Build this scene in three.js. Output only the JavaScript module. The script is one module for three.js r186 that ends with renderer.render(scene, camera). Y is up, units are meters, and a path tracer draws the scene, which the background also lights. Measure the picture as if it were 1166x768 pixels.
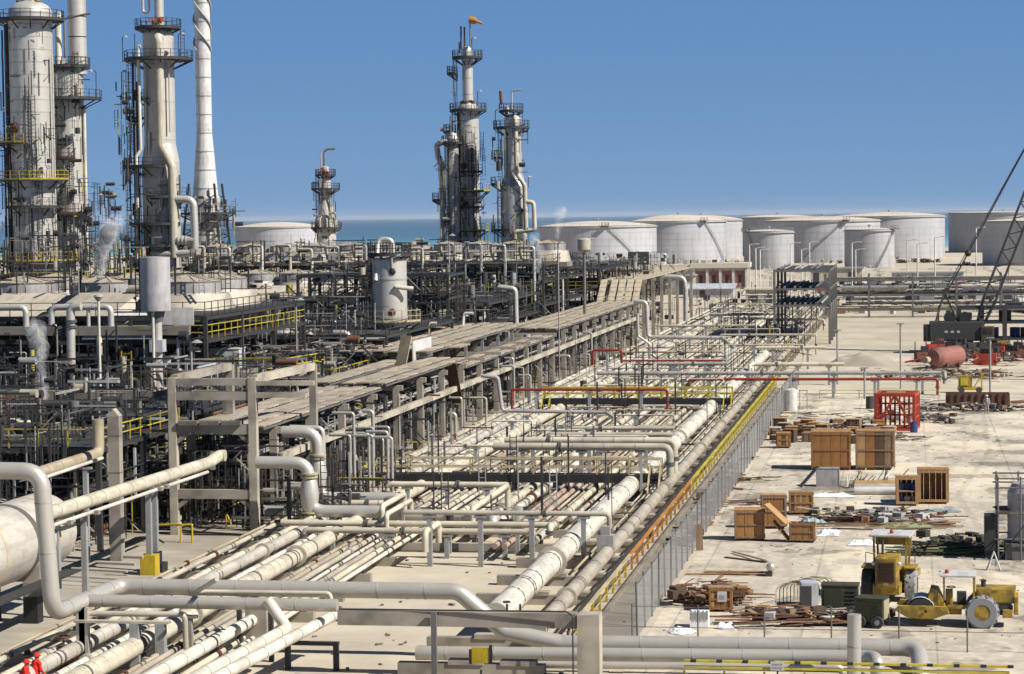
import * as THREE from 'three';
import { mergeGeometries } from 'three/addons/utils/BufferGeometryUtils.js';
import { MarchingCubes } from 'three/addons/objects/MarchingCubes.js';

// ---------- camera, sky, sun, exposure ----------
const scene = new THREE.Scene();
const camera = new THREE.PerspectiveCamera(16.19, 1024 / 674, 1, 60000);
camera.position.set(0, 19, 0);
camera.rotation.set(-0.0507, 0.1674, -0.01274, 'YXZ');
const renderer = new THREE.WebGLRenderer({ antialias: true });
renderer.setSize(1024, 674);
renderer.toneMapping = THREE.LinearToneMapping;
renderer.toneMappingExposure = 1.45;
renderer.shadowMap.enabled = true;
{ // clear dry-air sky: paler at the horizon, deeper blue towards the zenith
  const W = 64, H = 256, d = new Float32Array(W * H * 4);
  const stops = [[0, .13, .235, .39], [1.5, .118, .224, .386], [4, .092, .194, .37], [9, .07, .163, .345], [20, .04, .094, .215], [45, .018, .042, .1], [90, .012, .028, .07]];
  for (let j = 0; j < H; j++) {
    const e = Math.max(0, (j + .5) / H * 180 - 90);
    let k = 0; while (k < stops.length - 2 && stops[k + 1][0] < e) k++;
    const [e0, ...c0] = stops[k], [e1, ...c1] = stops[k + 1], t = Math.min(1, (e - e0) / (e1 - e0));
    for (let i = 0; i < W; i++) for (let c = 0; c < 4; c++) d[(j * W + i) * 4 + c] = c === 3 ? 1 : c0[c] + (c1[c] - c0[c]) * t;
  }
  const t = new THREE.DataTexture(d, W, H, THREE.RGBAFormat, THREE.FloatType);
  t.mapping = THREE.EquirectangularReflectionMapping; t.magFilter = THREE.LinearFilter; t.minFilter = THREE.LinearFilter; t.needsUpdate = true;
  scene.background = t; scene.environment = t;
}
const sun = new THREE.DirectionalLight(new THREE.Color(1, .95, .87), 5);
sun.position.set(.949 * 300 - 60, .9 * 300, .315 * 300 - 200); sun.target.position.set(-60, 0, -200);
sun.castShadow = true; sun.shadow.radius = 1; sun.shadow.mapSize.set(4096, 4096);
Object.assign(sun.shadow.camera, { left: -260, right: 260, top: 260, bottom: -260, near: 1, far: 900 });
scene.add(sun, sun.target);

// ---------- helpers ----------
let seed = 12345;
const rnd = () => { seed = (seed * 1664525 + 1013904223) >>> 0; return seed / 4294967296; };
const rr = (a, b) => a + (b - a) * rnd();
const pick = (a) => a[Math.floor(rnd() * a.length)];
const V = (x, y, z) => new THREE.Vector3(x, y, z);
const taken = {}, worldThings = [];
function numbered(n) { const k = taken[n] = (taken[n] ?? -1) + 1; return k ? `${n}_${String(k).padStart(3, '0')}` : n; }
function tag(o, label, category, group, kind) {
  o.userData.label = label; o.userData.category = category;
  if (group) o.userData.group = group;
  if (kind) o.userData.kind = kind;
  return o;
}
function thing(name, label, category, group) { // parts are given in site metres; the group is moved to the thing's base at the end
  const o = new THREE.Group(); o.name = numbered(name); scene.add(o); worldThings.push(o);
  return tag(o, label, category, group);
}
function part(name, geo, mat, parent) {
  const o = new THREE.Mesh(Array.isArray(geo) ? merge(geo) : geo, mat); o.name = name; o.castShadow = o.receiveShadow = true;
  parent.add(o); return o;
}
function stuff(o) { o.userData.kind = 'stuff'; return o; }
function solo(name, geo, mat, label, category, group) {
  const o = part(numbered(name), geo, mat, scene); worldThings.push(o); return tag(o, label, category, group);
}
function struct(name, geo, mat, label, category) {
  const o = part(numbered(name), geo, mat, scene); return tag(o, label, category, null, 'structure');
}
const merge = (l) => l.length === 1 ? l[0] : mergeGeometries(l.map((g) => g.index ? g.toNonIndexed() : g));
function uvBox(g, w, h, d) {
  const u = g.attributes.uv; const s = [[d, h], [d, h], [w, d], [w, d], [w, h], [w, h]];
  for (let i = 0; i < u.count; i++) { const [a, b] = s[i >> 2]; u.setXY(i, u.getX(i) * a, u.getY(i) * b); }
  return g;
}
const boxG = (w, h, d) => uvBox(new THREE.BoxGeometry(w, h, d), w, h, d);
const bx = (x, y, z, w, h, d, ry = 0) => { const g = boxG(w, h, d); if (ry) g.rotateY(ry); return g.translate(x, y, z); };   // centre
const slab = (x0, x1, y0, y1, z0, z1) => bx((x0 + x1) / 2, (y0 + y1) / 2, (z0 + z1) / 2, Math.abs(x1 - x0), Math.abs(y1 - y0), Math.abs(z1 - z0));
const M4 = new THREE.Matrix4();
function bar(a, b, w, h = w) { // square bar between two points
  const A = V(...a), D = V(...b).sub(A), L = D.length();
  const g = boxG(w, h, L); M4.lookAt(V(0, 0, 0), D, Math.abs(D.y) > .98 * L ? V(0, 0, 1) : V(0, 1, 0));
  return g.applyMatrix4(M4).translate(A.x + D.x / 2, A.y + D.y / 2, A.z + D.z / 2);
}
function tube(P, r, { seg = 10, bend = 2.4, cap = true, r1 = null } = {}) {
  const p = P.map((q) => V(...q)), path = [p[0]];
  for (let i = 1; i < p.length - 1; i++) {
    const a = p[i - 1].clone().sub(p[i]), b = p[i + 1].clone().sub(p[i]), la = a.length(), lb = b.length(); a.divideScalar(la); b.divideScalar(lb);
    const th = Math.PI - a.angleTo(b), t = Math.min(bend * r * Math.tan(th / 2), .49 * la, .49 * lb);
    if (t < 1e-4 || bend === 0) { path.push(p[i]); continue; }
    const s = p[i].clone().addScaledVector(a, t), e = p[i].clone().addScaledVector(b, t), n = Math.max(3, Math.round(th * 4));
    for (let k = 0; k <= n; k++) { const u = k / n; path.push(s.clone().multiplyScalar((1 - u) * (1 - u)).addScaledVector(p[i], 2 * u * (1 - u)).addScaledVector(e, u * u)); }
  }
  path.push(p[p.length - 1]);
  const pos = [], nor = [], uv = [], idx = [], N = path.length; let len = 0, up = null;
  for (let i = 0; i < N; i++) {
    const T = (i < N - 1 ? path[i + 1].clone() : path[i].clone()).sub(i > 0 ? path[i - 1] : path[i]).normalize();
    if (!up) up = Math.abs(T.y) < .9 ? V(0, 1, 0) : V(1, 0, 0);
    up.addScaledVector(T, -up.dot(T)).normalize(); const S = T.clone().cross(up);
    if (i) len += path[i].distanceTo(path[i - 1]);
    const R = r1 === null ? r : r + (r1 - r) * i / (N - 1);
    for (let k = 0; k <= seg; k++) {
      const an = k / seg * Math.PI * 2, n = up.clone().multiplyScalar(Math.cos(an)).addScaledVector(S, Math.sin(an));
      pos.push(path[i].x + n.x * R, path[i].y + n.y * R, path[i].z + n.z * R); nor.push(n.x, n.y, n.z); uv.push(k / seg * 6.283 * r, len);
      if (i < N - 1 && k < seg) { const q = i * (seg + 1) + k; idx.push(q, q + 1, q + seg + 1, q + 1, q + seg + 2, q + seg + 1); }
    }
  }
  if (cap) for (const e of [0, N - 1]) {
    const c = pos.length / 3, T = path[e].clone().sub(path[e ? e - 1 : 1]).normalize();
    for (let k = -1; k < seg; k++) {
      const q = k < 0 ? path[e] : V(pos[(e * (seg + 1) + k) * 3], pos[(e * (seg + 1) + k) * 3 + 1], pos[(e * (seg + 1) + k) * 3 + 2]);
      pos.push(q.x, q.y, q.z); nor.push(T.x, T.y, T.z); uv.push(0, 0);
    }
    for (let k = 0; k < seg; k++) { const a = c + 1 + k, b = c + 1 + (k + 1) % seg; e ? idx.push(c, a, b) : idx.push(c, b, a); }
  }
  const g = new THREE.BufferGeometry();
  g.setAttribute('position', new THREE.Float32BufferAttribute(pos, 3)); g.setAttribute('normal', new THREE.Float32BufferAttribute(nor, 3)); g.setAttribute('uv', new THREE.Float32BufferAttribute(uv, 2));
  g.setIndex(idx); return g;
}
const rod = (a, b, r, seg = 6) => tube([a, b], r, { seg });
function uvScale(g, a, b) { const u = g.attributes.uv; for (let i = 0; i < u.count; i++) u.setXY(i, u.getX(i) * a, u.getY(i) * b); return g; }
function lathe(prof, seg, x = 0, y = 0, z = 0, round = false) { // prof: [r, y] pairs with hard corners unless round
  const out = [];
  if (round) { const g = new THREE.LatheGeometry(prof.map((q) => new THREE.Vector2(...q)), seg); return uvScale(g, 6.28 * Math.max(...prof.map((q) => q[0])), prof.at(-1)[1] - prof[0][1]).translate(x, y, z); }
  for (let i = 0; i < prof.length - 1; i++) {
    const [r0, y0] = prof[i], [r1, y1] = prof[i + 1];
    const g = new THREE.LatheGeometry([new THREE.Vector2(r0, y0), new THREE.Vector2(r1, y1)], seg);
    out.push(uvScale(g, 6.28 * Math.max(r0, r1), Math.hypot(r1 - r0, y1 - y0)));
  }
  return merge(out).translate(x, y, z);
}
function dome(r, hh, seg, rows = 5) { const p = []; for (let i = 0; i <= rows; i++) { const a = i / rows * Math.PI / 2; p.push([Math.max(1e-4, r * Math.cos(a)), hh * Math.sin(a)]); } return p; }
const ringAt = (r, hh, t, seg, x, y, z) => lathe([[r, -hh / 2], [r + t, -hh / 2], [r + t, hh / 2], [r, hh / 2]], seg, x, y, z);
const ordinal = (n) => ['first', 'second', 'third', 'fourth', 'fifth', 'sixth', 'seventh', 'eighth', 'ninth', 'tenth', 'eleventh', 'twelfth', 'thirteenth', 'fourteenth', 'fifteenth', 'sixteenth', 'seventeenth', 'eighteenth', 'nineteenth', 'twentieth'][n] ?? `${n + 1}${(n + 1) % 100 > 10 && (n + 1) % 100 < 14 ? 'th' : ['th', 'st', 'nd', 'rd'][(n + 1) % 10] ?? 'th'}`;
function railGeo(P, h = 1.05, step = 1.6, t = .045, rails = 2) { // posts and rails along a path
  const out = [];
  for (let i = 0; i < P.length - 1; i++) {
    const a = P[i], b = P[i + 1], L = Math.hypot(b[0] - a[0], b[1] - a[1], b[2] - a[2]), n = Math.max(1, Math.round(L / step));
    for (let k = i ? 1 : 0; k <= n; k++) { const q = a.map((v, c) => v + (b[c] - v) * k / n); out.push(bx(q[0], q[1] + h / 2, q[2], t, h, t)); }
    for (let r = 1; r <= rails; r++) out.push(bar([a[0], a[1] + h * r / rails, a[2]], [b[0], b[1] + h * r / rails, b[2]], t));
  }
  return merge(out);
}
function ladderGeo(x, z, y0, y1, ang = 0, cage = true, w = .5) { // facing ang
  const out = [], c = Math.cos(ang), s = Math.sin(ang), P = (u, y, v) => [x + u * c + v * s, y, z - u * s + v * c];
  for (const e of [-1, 1]) out.push(bar(P(e * w / 2, y0, 0), P(e * w / 2, y1, 0), .07));
  for (let y = y0 + .3; y < y1; y += .45) out.push(bar(P(-w / 2, y, 0), P(w / 2, y, 0), .04));
  if (cage) { for (let y = y0 + 2.3; y < y1; y += 1.1) for (let k = 0; k < 4; k++) { const a = k / 4 * Math.PI, b = (k + 1) / 4 * Math.PI; out.push(bar(P(-.38 * Math.cos(a), y, .75 * Math.sin(a)), P(-.38 * Math.cos(b), y, .75 * Math.sin(b)), .05)); }
    for (const k of [1, 2, 3]) { const a = k / 4 * Math.PI; out.push(bar(P(-.38 * Math.cos(a), y0 + 2.3, .75 * Math.sin(a)), P(-.38 * Math.cos(a), y1, .75 * Math.sin(a)), .04)); } }
  return merge(out);
}

// ---------- materials ----------
function vnoise(seedN, per) {
  const h = (i, j) => { let n = ((i % per + per) % per) * 374761393 + ((j % per + per) % per) * 668265263 + seedN * 974634777; n = Math.imul(n ^ (n >>> 13), 1274126177); return ((n ^ (n >>> 16)) >>> 0) / 4294967296; };
  return (x, y) => { const i = Math.floor(x), j = Math.floor(y); let u = x - i, v = y - j; u = u * u * (3 - 2 * u); v = v * v * (3 - 2 * v);
    return (h(i, j) * (1 - u) + h(i + 1, j) * u) * (1 - v) + (h(i, j + 1) * (1 - u) + h(i + 1, j + 1) * u) * v; };
}
function fbm(sd, per, oct) { const ns = []; for (let o = 0; o < oct; o++) ns.push(vnoise(sd + o * 17, per << o)); return (x, y) => { let s = 0, a = .5; for (let o = 0; o < oct; o++) { s += a * ns[o](x * (per << o), y * (per << o)); a *= .5; } return s / (1 - Math.pow(.5, oct)); }; }
function tex(n, fn, srgb = true, rep = 1) { // fn(u, v) -> [r, g, b] 0..1 (sRGB) or grey
  const d = new Uint8Array(n * n * 4);
  for (let j = 0; j < n; j++) for (let i = 0; i < n; i++) { const c = fn(i / n, j / n), k = (j * n + i) * 4, q = typeof c === 'number' ? [c, c, c] : c; for (let m = 0; m < 3; m++) d[k + m] = Math.max(0, Math.min(255, q[m] * 255)); d[k + 3] = 255; }
  const t = new THREE.DataTexture(d, n, n); t.wrapS = t.wrapT = THREE.RepeatWrapping; t.magFilter = THREE.LinearFilter; t.minFilter = THREE.LinearMipmapLinearFilter; t.generateMipmaps = true;
  if (srgb) t.colorSpace = THREE.SRGBColorSpace; t.repeat.set(rep, rep); t.needsUpdate = true; return t;
}
const sm = (a, b, x) => { const t = Math.max(0, Math.min(1, (x - a) / (b - a))); return t * t * (3 - 2 * t); };
const fA = fbm(3, 4, 6), fB = fbm(91, 3, 5), fC = fbm(47, 16, 4), fD = fbm(11, 8, 5);
// weathered paint: faint mottling, rust-brown specks and drips
const paintTex = tex(1024, (u, v) => { const a = fA(u, v), b = fB(u, v), c = fC(u, v), r = sm(.7, .82, fD(u, v)) * .22, d = sm(.52, .7, fA((u * 6 + .37) % 1, v)) * .06, g = .93 + .07 * (a - .5) + .09 * (c - .5) - .05 * sm(.48, .66, b) - d; return [g - .1 * r, g - .22 * r - d * .04, g - .36 * r - d * .1]; }, true, .16);
const concreteTex = tex(512, (u, v) => { const a = fA(u, v), c = fC(u, v), s = sm(.58, .72, fB(u, v)); const g = .86 + .22 * (a - .5) + .1 * (c - .5) - .16 * s; return [g, g * .985, g * .96]; }, true, .12);
const cleanTex = tex(512, (u, v) => { const g = .95 + .06 * (fA(u, v) - .5) + .05 * (fB(u, v) - .5); return [g, g * .995, g * .985]; }, true, .017);
const tankTex = tex(1024, (u, v) => { const st = sm(.6, .76, fA((u * 9 + .1) % 1, v * .6)) * .12, p = sm(.55, .6, fB(u, (v + .3) % 1)) * .04, g = .93 + .05 * (fA(u, v) - .5) + .05 * (fC(u, v) - .5) - p; return [g - st * .5, g - st * .75, g - st]; }, true, .02);
const cladTex = tex(512, (u, v) => { const g = .94 + .06 * (fA(u, v) - .5) + .05 * (fC(u, v) - .5) - .025 * sm(.55, .75, fA((u * 7 + .2) % 1, v)); return [g, g * .99, g * .965]; }, true, .11);
const dirtTex = tex(512, (u, v) => { const d = sm(.38, .66, .6 * fA(u, v) + .4 * fD((u + .4) % 1, v)), k = sm(.6, .72, fB(u, v)) * .5, g = .9 + .12 * (fC(u, v) - .5); return [g * (1 - .28 * d) - .2 * k, g * (1 - .3 * d) - .22 * k + .05 * d, g * (1 - .25 * d) - .2 * k + .12 * d]; }, true, .55);
const fineBump = tex(256, (u, v) => .5 + .5 * (fC(u, v) - .5) + .3 * (fD(u, v) - .5), false, .6);
const woodTex = tex(512, (u, v) => { const gr = fbmW(u, v), k = sm(.6, .8, fB(u, v)); const g = .82 + .3 * (gr - .5) - .2 * k; return [g, g * .96, g * .9]; }, true, .45);
function fbmW(u, v) { fbmW.n ??= [vnoise(7, 64), vnoise(8, 128), vnoise(9, 16)]; return .5 * fbmW.n[0](u * 64, v * 4) + .3 * fbmW.n[1](u * 128, v * 8) + .2 * fbmW.n[2](u * 16, v * 2); }
const mats = {};
function mt(key, r, g, b, rough = .7, o = {}) { return mats[key] = new THREE.MeshStandardMaterial({ color: new THREE.Color().setRGB(r, g, b), roughness: rough, ...o }); }
const painted = { map: paintTex }, conc = { map: concreteTex, bumpMap: fineBump, bumpScale: .004 }, woody = { map: woodTex };
const M = {
  cream: mt('cream', .66, .6, .465, .6, painted), cream2: mt('cream2', .54, .495, .395, .6, painted), creamDirty: mt('creamDirty', .45, .4, .32, .65, painted), creamGrey: mt('creamGrey', .56, .52, .45, .55, painted), tan: mt('tan', .46, .385, .265, .65, painted), pale: mt('pale', .72, .675, .575, .55, painted),
  greyp: mt('greyp', .44, .42, .4, .5, painted), lilac: mt('lilac', .47, .45, .46, .5, painted), pink: mt('pink', .5, .37, .3, .6, painted),
  alu: mt('alu', .62, .6, .57, .42, { map: cladTex, metalness: .55 }), aluGrey: mt('aluGrey', .54, .52, .485, .42, { map: cladTex, metalness: .35 }), aluDull: mt('aluDull', .56, .545, .525, .55, { map: cladTex, metalness: .3 }), aluWarm: mt('aluWarm', .61, .595, .57, .45, { map: cladTex, metalness: .4 }),
  red: mt('red', .3, .03, .015, .55, painted), redFrame: mt('redFrame', .5, .06, .025, .6, painted), yellow: mt('yellow', .6, .43, .02, .5, painted), lemon: mt('lemon', .62, .5, .04, .5, painted), orange: mt('orange', .55, .25, .04, .55, painted), paleRail: mt('paleRail', .6, .5, .3, .6, painted),
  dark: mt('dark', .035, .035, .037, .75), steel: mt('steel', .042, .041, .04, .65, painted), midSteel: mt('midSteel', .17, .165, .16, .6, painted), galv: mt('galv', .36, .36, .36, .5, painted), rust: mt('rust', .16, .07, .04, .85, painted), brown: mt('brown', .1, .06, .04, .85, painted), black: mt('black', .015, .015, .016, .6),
  conc: mt('conc', .4, .37, .325, .9, conc), concPale: mt('concPale', .55, .51, .43, .92, conc), concDark: mt('concDark', .26, .245, .22, .9, conc), tray: mt('tray', .56, .49, .39, .8, conc), tray2: mt('tray2', .46, .4, .32, .8, conc),
  wood: mt('wood', .46, .25, .09, .85, woody), wood2: mt('wood2', .38, .19, .065, .85, woody), woodPale: mt('woodPale', .55, .36, .18, .85, woody), woodGrey: mt('woodGrey', .34, .25, .18, .9, woody), woodDark: mt('woodDark', .14, .085, .05, .9, woody),
  tankWall: mt('tankWall', .47, .475, .51, .65, { map: tankTex }), tankWall2: mt('tankWall2', .43, .43, .45, .7, { map: tankTex }), tankWall3: mt('tankWall3', .5, .495, .5, .65, { map: tankTex }), tankRoof: mt('tankRoof', .6, .55, .46, .7, { map: cleanTex }), white: mt('white', .68, .67, .65, .6, painted), fanRoof: mt('fanRoof', .42, .38, .31, .75, painted), sheet: mt('sheet', .55, .49, .39, .6, painted), fanRing: mt('fanRing', .46, .44, .42, .5, { ...painted, metalness: .25 }),
  boxGrey: mt('boxGrey', .56, .58, .6, .5, painted), machine: mt('machine', .48, .3, .035, .6, { map: dirtTex }), tyre: mt('tyre', .05, .05, .052, .9), tyreDust: mt('tyreDust', .24, .24, .25, .95), olive: mt('olive', .1, .11, .04, .75, { map: dirtTex }), oliveDark: mt('oliveDark', .05, .055, .025, .8, painted), vessel: mt('vessel', .3, .12, .095, .6, painted), blue: mt('blue', .03, .06, .25, .5, painted), coverall: mt('coverall', .62, .015, .01, .8), glass: mt('glass', .02, .025, .03, .1), strap: mt('strap', .1, .09, .08, .7), foil: mt('foil', .72, .72, .72, .4),
};
const hue = (m) => ({ cream: 'cream', cream2: 'beige', creamDirty: 'dull beige', creamGrey: 'grey-cream', tan: 'tan', pale: 'pale', greyp: 'grey', lilac: 'blue-grey', alu: 'silver', aluDull: 'dull silver', aluWarm: 'bright silver', red: 'dark red', redFrame: 'bright red', dark: 'black', steel: 'charcoal', midSteel: 'dark grey', galv: 'zinc grey', rust: 'rusty', brown: 'brown', black: 'black', wood: 'orange-brown', wood2: 'reddish brown', woodPale: 'pale wood', woodGrey: 'grey-brown', woodDark: 'dark brown', white: 'white', olive: 'olive', oliveDark: 'dark olive', boxGrey: 'light grey', orange: 'orange', lemon: 'yellow', blue: 'blue', concPale: 'pale', paleRail: 'straw-coloured' })[Object.keys(mats).find((k) => mats[k] === m)] ?? 'grey';

// ---------- the ground, the sea ----------
{
  // pale coastal sand and concrete dust, patchy
  const gt = tex(1024, (u, v) => { const a = fA(u, v), b = fB(u, v), c = fC(u, v), s = sm(.55, .75, fD((u * 3) % 1, (v) % 1)); const g = .93 + .12 * (a - .5) + .16 * (c - .5) - .05 * sm(.5, .72, b); return [g, g * .985, g * .955]; }, true, 1 / 37);
  const gb = tex(512, (u, v) => .5 + .6 * (fC(u, v) - .5) + .5 * (fD(u, v) - .5), false, 1 / 9);
  const g = new THREE.PlaneGeometry(5200, 1360, 104, 100); g.rotateX(-Math.PI / 2); g.translate(-200, 0, -580);
  const p = g.attributes.position, u = g.attributes.uv, col = [];
  const nb = vnoise(5, 4096), nc = vnoise(6, 4096);
  for (let i = 0; i < p.count; i++) { const x = p.getX(i), z = p.getZ(i); u.setXY(i, x, z); const q = .86 + .14 * nb(x / 23 + 500, z / 31 + 500) + .1 * (nc(x / 90 + 500, z / 140 + 500) - .5); col.push(q, q * .99, q * .97); }
  g.setAttribute('color', new THREE.Float32BufferAttribute(col, 3));
  struct('ground', g, new THREE.MeshStandardMaterial({ color: new THREE.Color().setRGB(.59, .54, .45), map: gt, bumpMap: gb, bumpScale: .03, roughness: .95, vertexColors: true }), 'pale sandy ground of the plant site', 'ground');
  // the sea beyond the shore: turquoise over the shallows, blue further out
  const rows = [-1258, -1340, -1500, -1750, -2100, -2700, -4000, -7000, -12000, -25000, -55000], cols = [];
  const cc = [[.17, .38, .37], [.16, .37, .365], [.125, .32, .345], [.085, .235, .305], [.055, .16, .25], [.045, .125, .215], [.042, .115, .2], [.042, .112, .195], [.044, .112, .195], [.05, .116, .198], [.058, .122, .2]];
  const pos = [], uv = [], idx = [];
  rows.forEach((z, j) => { for (let i = 0; i <= 8; i++) { const x = (i / 8 - .5) * 60000 - 2000; pos.push(x, -.9, z); uv.push(x, z); cols.push(...cc[j]); if (j && i < 8) { const q = (j - 1) * 9 + i; idx.push(q, q + 1, q + 9, q + 1, q + 10, q + 9); } } });
  const s = new THREE.BufferGeometry(); s.setAttribute('position', new THREE.Float32BufferAttribute(pos, 3)); s.setAttribute('uv', new THREE.Float32BufferAttribute(uv, 2)); s.setAttribute('color', new THREE.Float32BufferAttribute(cols, 3)); s.setIndex(idx); s.computeVertexNormals();
  struct('sea', s, new THREE.MeshStandardMaterial({ color: 0xffffff, vertexColors: true, roughness: .65, bumpMap: tex(256, (a, b) => fC(a, b), false, 1 / 60), bumpScale: .6 }), 'blue sea with a turquoise band near shore', 'sea');
  // concrete aprons: beside the rack, the yard, the process area
  const lay = (name, x0, x1, z0, z1, y, m, label) => struct(name, slab(x0, x1, -.3, y, z0, z1), m, label, 'pavement');
  const yardTex = tex(1024, (u, v) => { const a = fA(u, v), b = fB((u + .3) % 1, v), c = fC(u, v), st = sm(.52, .7, fA((u * 1) % 1, (v * 5) % 1)); const g = .92 + .12 * (a - .5) + .16 * (c - .5) - .09 * sm(.5, .68, b) - .035 * st; return [g, g * .985, g * .96]; }, true, 1 / 26);
  // the yard: one large map of its own stains, tyre tracks, drifted sand, slab joints and cracks
  const track = (x, z, pts, w) => { let d = 1e9; for (let i = 0; i < pts.length - 1; i++) { const [ax, az] = pts[i], [bx_, bz] = pts[i + 1], dx = bx_ - ax, dz = bz - az, t = Math.max(0, Math.min(1, ((x - ax) * dx + (z - az) * dz) / (dx * dx + dz * dz))); d = Math.min(d, Math.hypot(x - ax - dx * t, z - az - dz * t)); } const e = Math.abs(d - .95); return 1 - sm(w * .5, w, e); };
  const tracks = [[[6, -250], [5, -190], [2, -160], [4, -128], [9, -100]], [[-9, -250], [-8, -180], [-5, -150], [0, -128], [6, -120]], [[18, -230], [9, -180], [6, -150], [8, -125]], [[-6, -130], [-4, -112], [3, -104]]];
  const nA = vnoise(21, 8192), nB = vnoise(22, 8192), nC = vnoise(23, 8192), nD = vnoise(24, 8192);
  const yMap = tex(1024, (u, v) => {
    const x = -12 + u * 44, z = -250 + v * 160, X = x + 100, Z = z + 400;
    const big = nA(X / 7, Z / 9), mid = nB(X / 1.7, Z / 2.2), fine = nC(X * 2.3, Z * 1.6), grit = nD(X * 6, Z * 4);
    let g = .9 + .12 * (big - .5) + .13 * (mid - .5) + .12 * (fine - .5) + .08 * (grit - .5), sand = sm(.56, .7, .6 * big + .4 * mid) * .06;
    for (const t of tracks) g -= .08 * track(x, z, t, .3) * sm(.25, .6, mid * .5 + fine * .5);
    g -= .2 * sm(.73, .8, .55 * nB(X / 1.1 + 50, Z / 1.5) + .3 * nC(X / .5 + 9, Z / .6) + .15 * grit);
    const joint = Math.min(Math.abs(((x + 200) % 6) - 3), Math.abs(((z + 600) % 7.5) - 3.75)); if (joint < .06) g -= .1 * sm(.2, .5, fine + .2);
    g -= .22 * sm(.68, .74, .75 * nA(X / 3.1 + 70, Z / 4.3) + .25 * fine); return [g + sand, g * .985 + sand * .8, g * .955 + sand * .4];
  });
  const yard = new THREE.MeshStandardMaterial({ color: new THREE.Color().setRGB(.6, .55, .47), map: yMap, bumpMap: gb, bumpScale: .02, roughness: .93 });
  const apron = new THREE.MeshStandardMaterial({ color: new THREE.Color().setRGB(.49, .455, .385), map: yardTex, bumpMap: gb, bumpScale: .012, roughness: .95 });
  { const g = slab(-11.9, 32, -.3, .02, -250, -90), p = g.attributes.position, u = g.attributes.uv; for (let i = 0; i < p.count; i++) u.setXY(i, (p.getX(i) + 12) / 44, (p.getZ(i) + 250) / 160); struct('yard_pavement', g, yard, 'pale stained concrete pavement of the storage yard', 'pavement'); }
  lay('apron_pavement', -14.4, -12.5, -262, 20, .024, apron, 'tan concrete strip between the guard rail and wire fence');
  lay('process_pavement', -160, -39, -360, -128, .016, new THREE.MeshStandardMaterial({ color: new THREE.Color().setRGB(.43, .395, .33), map: yardTex, roughness: .9 }), 'stained concrete floor under the process units');
  lay('front_pavement', -160, -39.5, -128, 20, .018, apron, 'tan concrete floor in front of the process units');
  // thin dark lines laid across the strip beside the fence
  for (let z = -258; z < -80; z += 6) struct('strip_line', bx(-13.45, .027, z, 1.86, .008, .07), M.concDark, 'thin dark line across the tan concrete strip', 'joint').userData.group = 'dark lines of the concrete strip';
}

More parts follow.
